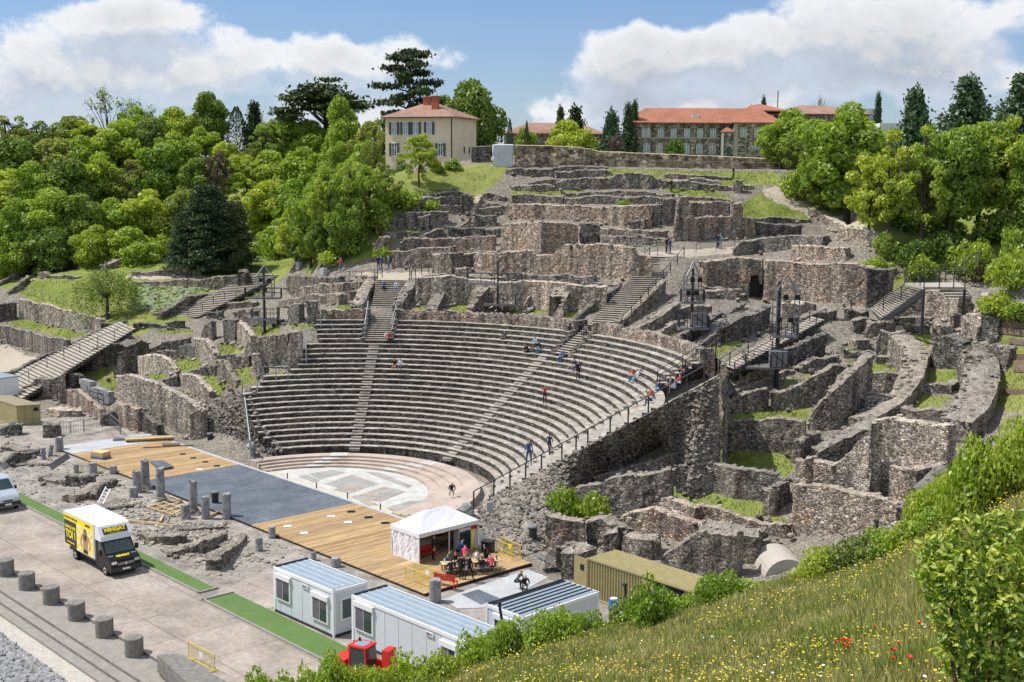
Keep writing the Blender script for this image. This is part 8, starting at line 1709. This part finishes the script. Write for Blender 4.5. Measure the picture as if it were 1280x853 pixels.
hh_=np.clip(rgn.normal(.15,.07,NB)*(1+patch*.9),.04,.5); wd_=rgn.uniform(.012,.03,NB)*np.clip(dd/22,.7,2)
o=blades('meadow_grass',B0,hh_,wd_,M['weed']); tag(o,'tall flowering meadow grass on the slope in front','grass',kind='stuff')
def flowers(name,n,col,size,label,umin=560,umax=1290,band=None):
 V,Fc=[],[]; k=0; tries=0
 while k<n and tries<n*12:
  tries+=1; u=rgn.uniform(umin,umax); d_=rgn.uniform(16,DC); P=near_at(u,d_); w_=mn.noise((P[0]*.25,P[1]*.25,5))
  if w_<.03 and rgn.random()>.12: continue
  pp=pix(P)
  if pp[1]>880: continue
  s=size*rgn.uniform(.7,1.3); z=rgn.uniform(.15,.42); c=P+np.array([0,0,z]); b=len(V)
  for i in range(5): a=i*1.2566; V.append(c+np.array([math.cos(a)*s,math.sin(a)*s,rgn.uniform(-.3,.6)*s]))
  Fc.append([b,b+1,b+2]); Fc.append([b,b+2,b+3]); Fc.append([b,b+3,b+4]); k+=1
 o=obj(name,mesh(name,V,np.array(Fc),M[col])); tag(o,label,'flowers',kind='stuff')
flowers('yellow_flowers',2000,'yellow_petal',.024,'small yellow flowers scattered through the meadow'); flowers('white_flowers',120,'white_petal',.03,'tiny white flowers scattered through the meadow')
c7=lambda x,y: up_('C7',x,y); pw=['poppy highest in the left cluster','poppy left in the left cluster','poppy in the middle of the left cluster','poppy right in the left cluster','poppy lowest in the left cluster','second lowest poppy in the left cluster','poppy alone above the clusters','poppy alone at the far right, upper','poppy highest in the right cluster','poppy left in the right cluster','faint poppy low in the right cluster','largest poppy of the right cluster','poppy lowest at the right edge of the meadow','small poppy beside the right cluster']
for i,(x,y) in enumerate([(507,745),(490,760),(524,748),(546,751),(541,773),(525,766),(632,697),(797,687),(725,763),(714,797),(713,826),(772,821),(896,840),(700,785)]):
 P=near_px(*c7(x,y+10)); r=empty('poppy',P,i,'red '+pw[i],'poppy','red poppies in the meadow'); mb=MB(); mb.tube((0,0,-.05),(.02,0,.33),.008,4); mb.build('stem',M['leaf'],r);
 for k in range(4): a=k*1.57; mb=MB(); s=.06 if i in (3,11) else .042; mb.add([(0.02,0,.32),(.02+math.cos(a-.75)*s,math.sin(a-.75)*s,.37),(.02+math.cos(a)*s*1.25,math.sin(a)*s*1.25,.39),(.02+math.cos(a+.75)*s,math.sin(a+.75)*s,.37)],[(0,1,2,3)]); mb.build('petal',M['poppy_red'],r)
# fence stakes leaning out of the slope
for (x0,y0,x1,y1,reg,lb) in [(95,455,190,675,'C6','dark leaning stake at the lower left of the meadow edge'),(725,365,770,480,'C6','dark leaning stake in front of the khaki container'),(628,268,676,362,'C7','dark leaning stake in the wild shrubs'),(978,112,1048,218,'C7','dark leaning stake at the upper right of the meadow')]:
 P=near_px(up_(reg,x1,y1)[0],up_(reg,x1,y1)[1]); d=math.hypot(P[0]-CAM[0],P[1]-CAM[1]); Q=pD(*up_(reg,x0,y0),d+.4); mb=MB(); mb.tube((0,0,-.3),Q-P,.06,6); mb.box(Q-P,(.14,.14,.12)); o=mb.build('leaning_stake',M['dark_steel'],None,P); tag(o,lb,'stake','dark leaning stakes along the meadow edge')
for (x,y,w_,h) in [(250,668,60,22)]:
 P=near_px(*up_('C6',x,y)); mb=MB(); s=40/F; mb.blob((0,0,.1),(w_/4*s*1.2,.4,.2),jit=.15); o=mb.build('pale_rock',M['boulder'],None,P); tag(o,'pale flat rock at the edge of the meadow','rock')
# shrubs along the crest and the wild growth at the right
NS=[(325,862,60,50,B_,'leafy sprig bush at the bottom left'),(380,862,60,46,Y_,'bush at the bottom, left of the telehandler'),(415,850,44,50,B_,'thin upright bush just left of the telehandler'),(460,862,70,40,B_,'low bush in front of the telehandler'),(505,858,60,56,Y_,'bush right of the telehandler'),(550,845,66,44,B_,'grey-green shrub in front of the longest cabin'),(592,828,54,54,Y_,'upright leafy shrub at the end of the longest cabin'),
 (640,812,64,52,B_,'dense shrub below the third cabin, left one'),(690,800,74,54,Y_,'dense shrub below the third cabin, right one'),(735,790,50,36,B_,'low shrub beside the blue barrel'),(790,790,70,50,D_,'grey-leafed bush before the khaki container'),(812,775,34,64,B_,'tall thin sapling before the container opening'),(850,770,60,40,B_,'bush below the khaki container'),(900,755,66,52,B_,'bright bush at the right end of the khaki container'),(940,745,60,30,Y_,'ivy-like growth along the meadow crest'),
 (1030,715,70,44,Y_,'wild bush right of the concrete vault'),(1065,706,66,50,O_,'wild bush below the limewashed wall'),(1105,700,60,46,Y_,'twiggy bush with pinkish stems below the limewashed wall'),(1140,690,60,50,Y_,'wild bush in the middle of the right slope'),(1175,672,70,56,Y_,'feathery bright bush on the right slope'),(1165,640,60,60,Y_,'tall bright bush against the wall with holes'),(1210,640,80,80,B_,'large bright bush on the right slope'),(1250,620,80,96,D_,'darker green bush high on the right slope'),(1280,590,80,100,Y_,'high bright bush at the right edge'),(1215,580,50,56,B_,'young branches over the broad ring wall'),(1240,665,60,40,D_,'low dark bush above the glossy bush')]
for (u,vb,wp,hp,mt,lb) in NS:
 dist=DC-1.0 if u<1140 else DC-2+(20 if False else 0); P=near_at(u,dist+random.uniform(0,2)); s=dist/F*1.03; zt=zat(P[0],P[1],vb-hp); zb_=min(P[2]-.3,zat(P[0],P[1],vb+4)); shrub(P[0],P[1],zb_ ,wp*.62*s,max(1.0,(zt-zb_)*.82),mt,lb,.10,'shrub','bushes along the meadow crest')
# twigs and tall weeds that break the outline of the crest
rw=random.Random(8); mb=MB();
# glossy foreground bush: large leaves,the nearest 300 as parts
GP=near_px(1228,880); GD=17.0; G0=pD(1235,760,GD); GZ=float(near_at(1235,GD)[2]); gl=empty('glossy_bush',(G0[0],G0[1],GZ),0,'big evergreen bush with yellow-green glossy leaves at the lower right','bush'); s=GD/F
def gblob(u,v,dep): P=pD(u,v,GD+dep) ; return P-np.array([G0[0],G0[1],GZ])
cl=[gblob(u,v,dp) for (u,v,dp) in [(1180,690,0),(1215,670,.2),(1255,665,.3),(1300,660,.4),(1178,725,-.2),(1210,715,-.4),(1250,710,-.3),(1290,710,-.2),(1190,760,-.2),(1225,760,-.5),(1262,760,-.5),(1300,760,-.4),(1205,800,-.2),(1240,805,-.4),(1280,810,-.5),(1320,800,-.3),(1225,840,-.1),(1262,850,-.3),(1300,860,-.3),(1250,880,0),(1330,720,0),(1340,850,0),(1235,720,.8),(1270,780,.8),(1200,820,.3),(1172,705,.1)]]
P,Nn=clumps(np.array(cl),np.full(len(cl),.30),2300,rgn,1,.9)
Pw=P+np.array([G0[0],G0[1],GZ]); keep=np.ones(len(P),bool); P,Nn=P[keep],Nn[keep]
dist=np.linalg.norm(P+np.array([G0[0],G0[1],GZ])-CAM,axis=1); order=np.argsort(dist); near_i=order[:1600][::6][:260]; mask=np.zeros(len(P),bool); mask[near_i]=True
def big_leaf():
 mb=MB(); L_,w_=.13,.026; V=[]
 for i,(t,ww) in enumerate(((0,.1),(.3,.9),(.6,1),(.85,.55),(1,.04))): V+=[(t*L_,-w_*ww,.012-.03*(t-.5) ** 2),(t*L_,0,-.03*(t-.5) ** 2),(t*L_,w_*ww,.012-.03*(t-.5) ** 2)]
 for i in range(4):
  for k in range(2): mb.add([],[],0); mb.F.append((i*3+k,i*3+k+1,i*3+k+4,i*3+k+3)); mb.M.append(0)
 mb.V=V; return mesh('leaf',mb.V,mb.F,M['magnolia'],smooth=True)
lm=big_leaf(); lv=np.array([v.co[:] for v in lm.vertices]); lf=np.array([p.vertices[:] for p in lm.polygons])
def orient(n,rg):
 n=n+rg.normal(0,.7,3)+np.array([0,0,.5]); n /= np.linalg.norm(n); a=np.cross(n,rg.normal(0,1,3)); a /= np.linalg.norm(a); b=np.cross(n,a); return np.stack([a,b,n],1)
for i in near_i:
 Rm=orient(Nn[i],rgn); o=obj('leaf',lm,gl,P[i]); o.rotation_euler=Matrix([list(r) for r in Rm]).to_euler()
VV,FF=[],[]; kk=0
for i in np.nonzero(~mask)[0]:
 Rm=orient(Nn[i],rgn); VV.append(lv @ Rm.T*rgn.uniform(.7,1.15)+P[i]); FF.append(lf+kk*len(lv)); kk+=1
o=obj('leaves',mesh('leaves',np.concatenate(VV),np.concatenate(FF),M['magnolia'],smooth=True),gl); o['kind']='stuff'
mb=MB()
for c_ in cl: mb.tube((0,0,-.4),c_,.03,5,.01,0,False)
mb.build('branches',M['bark'],gl)
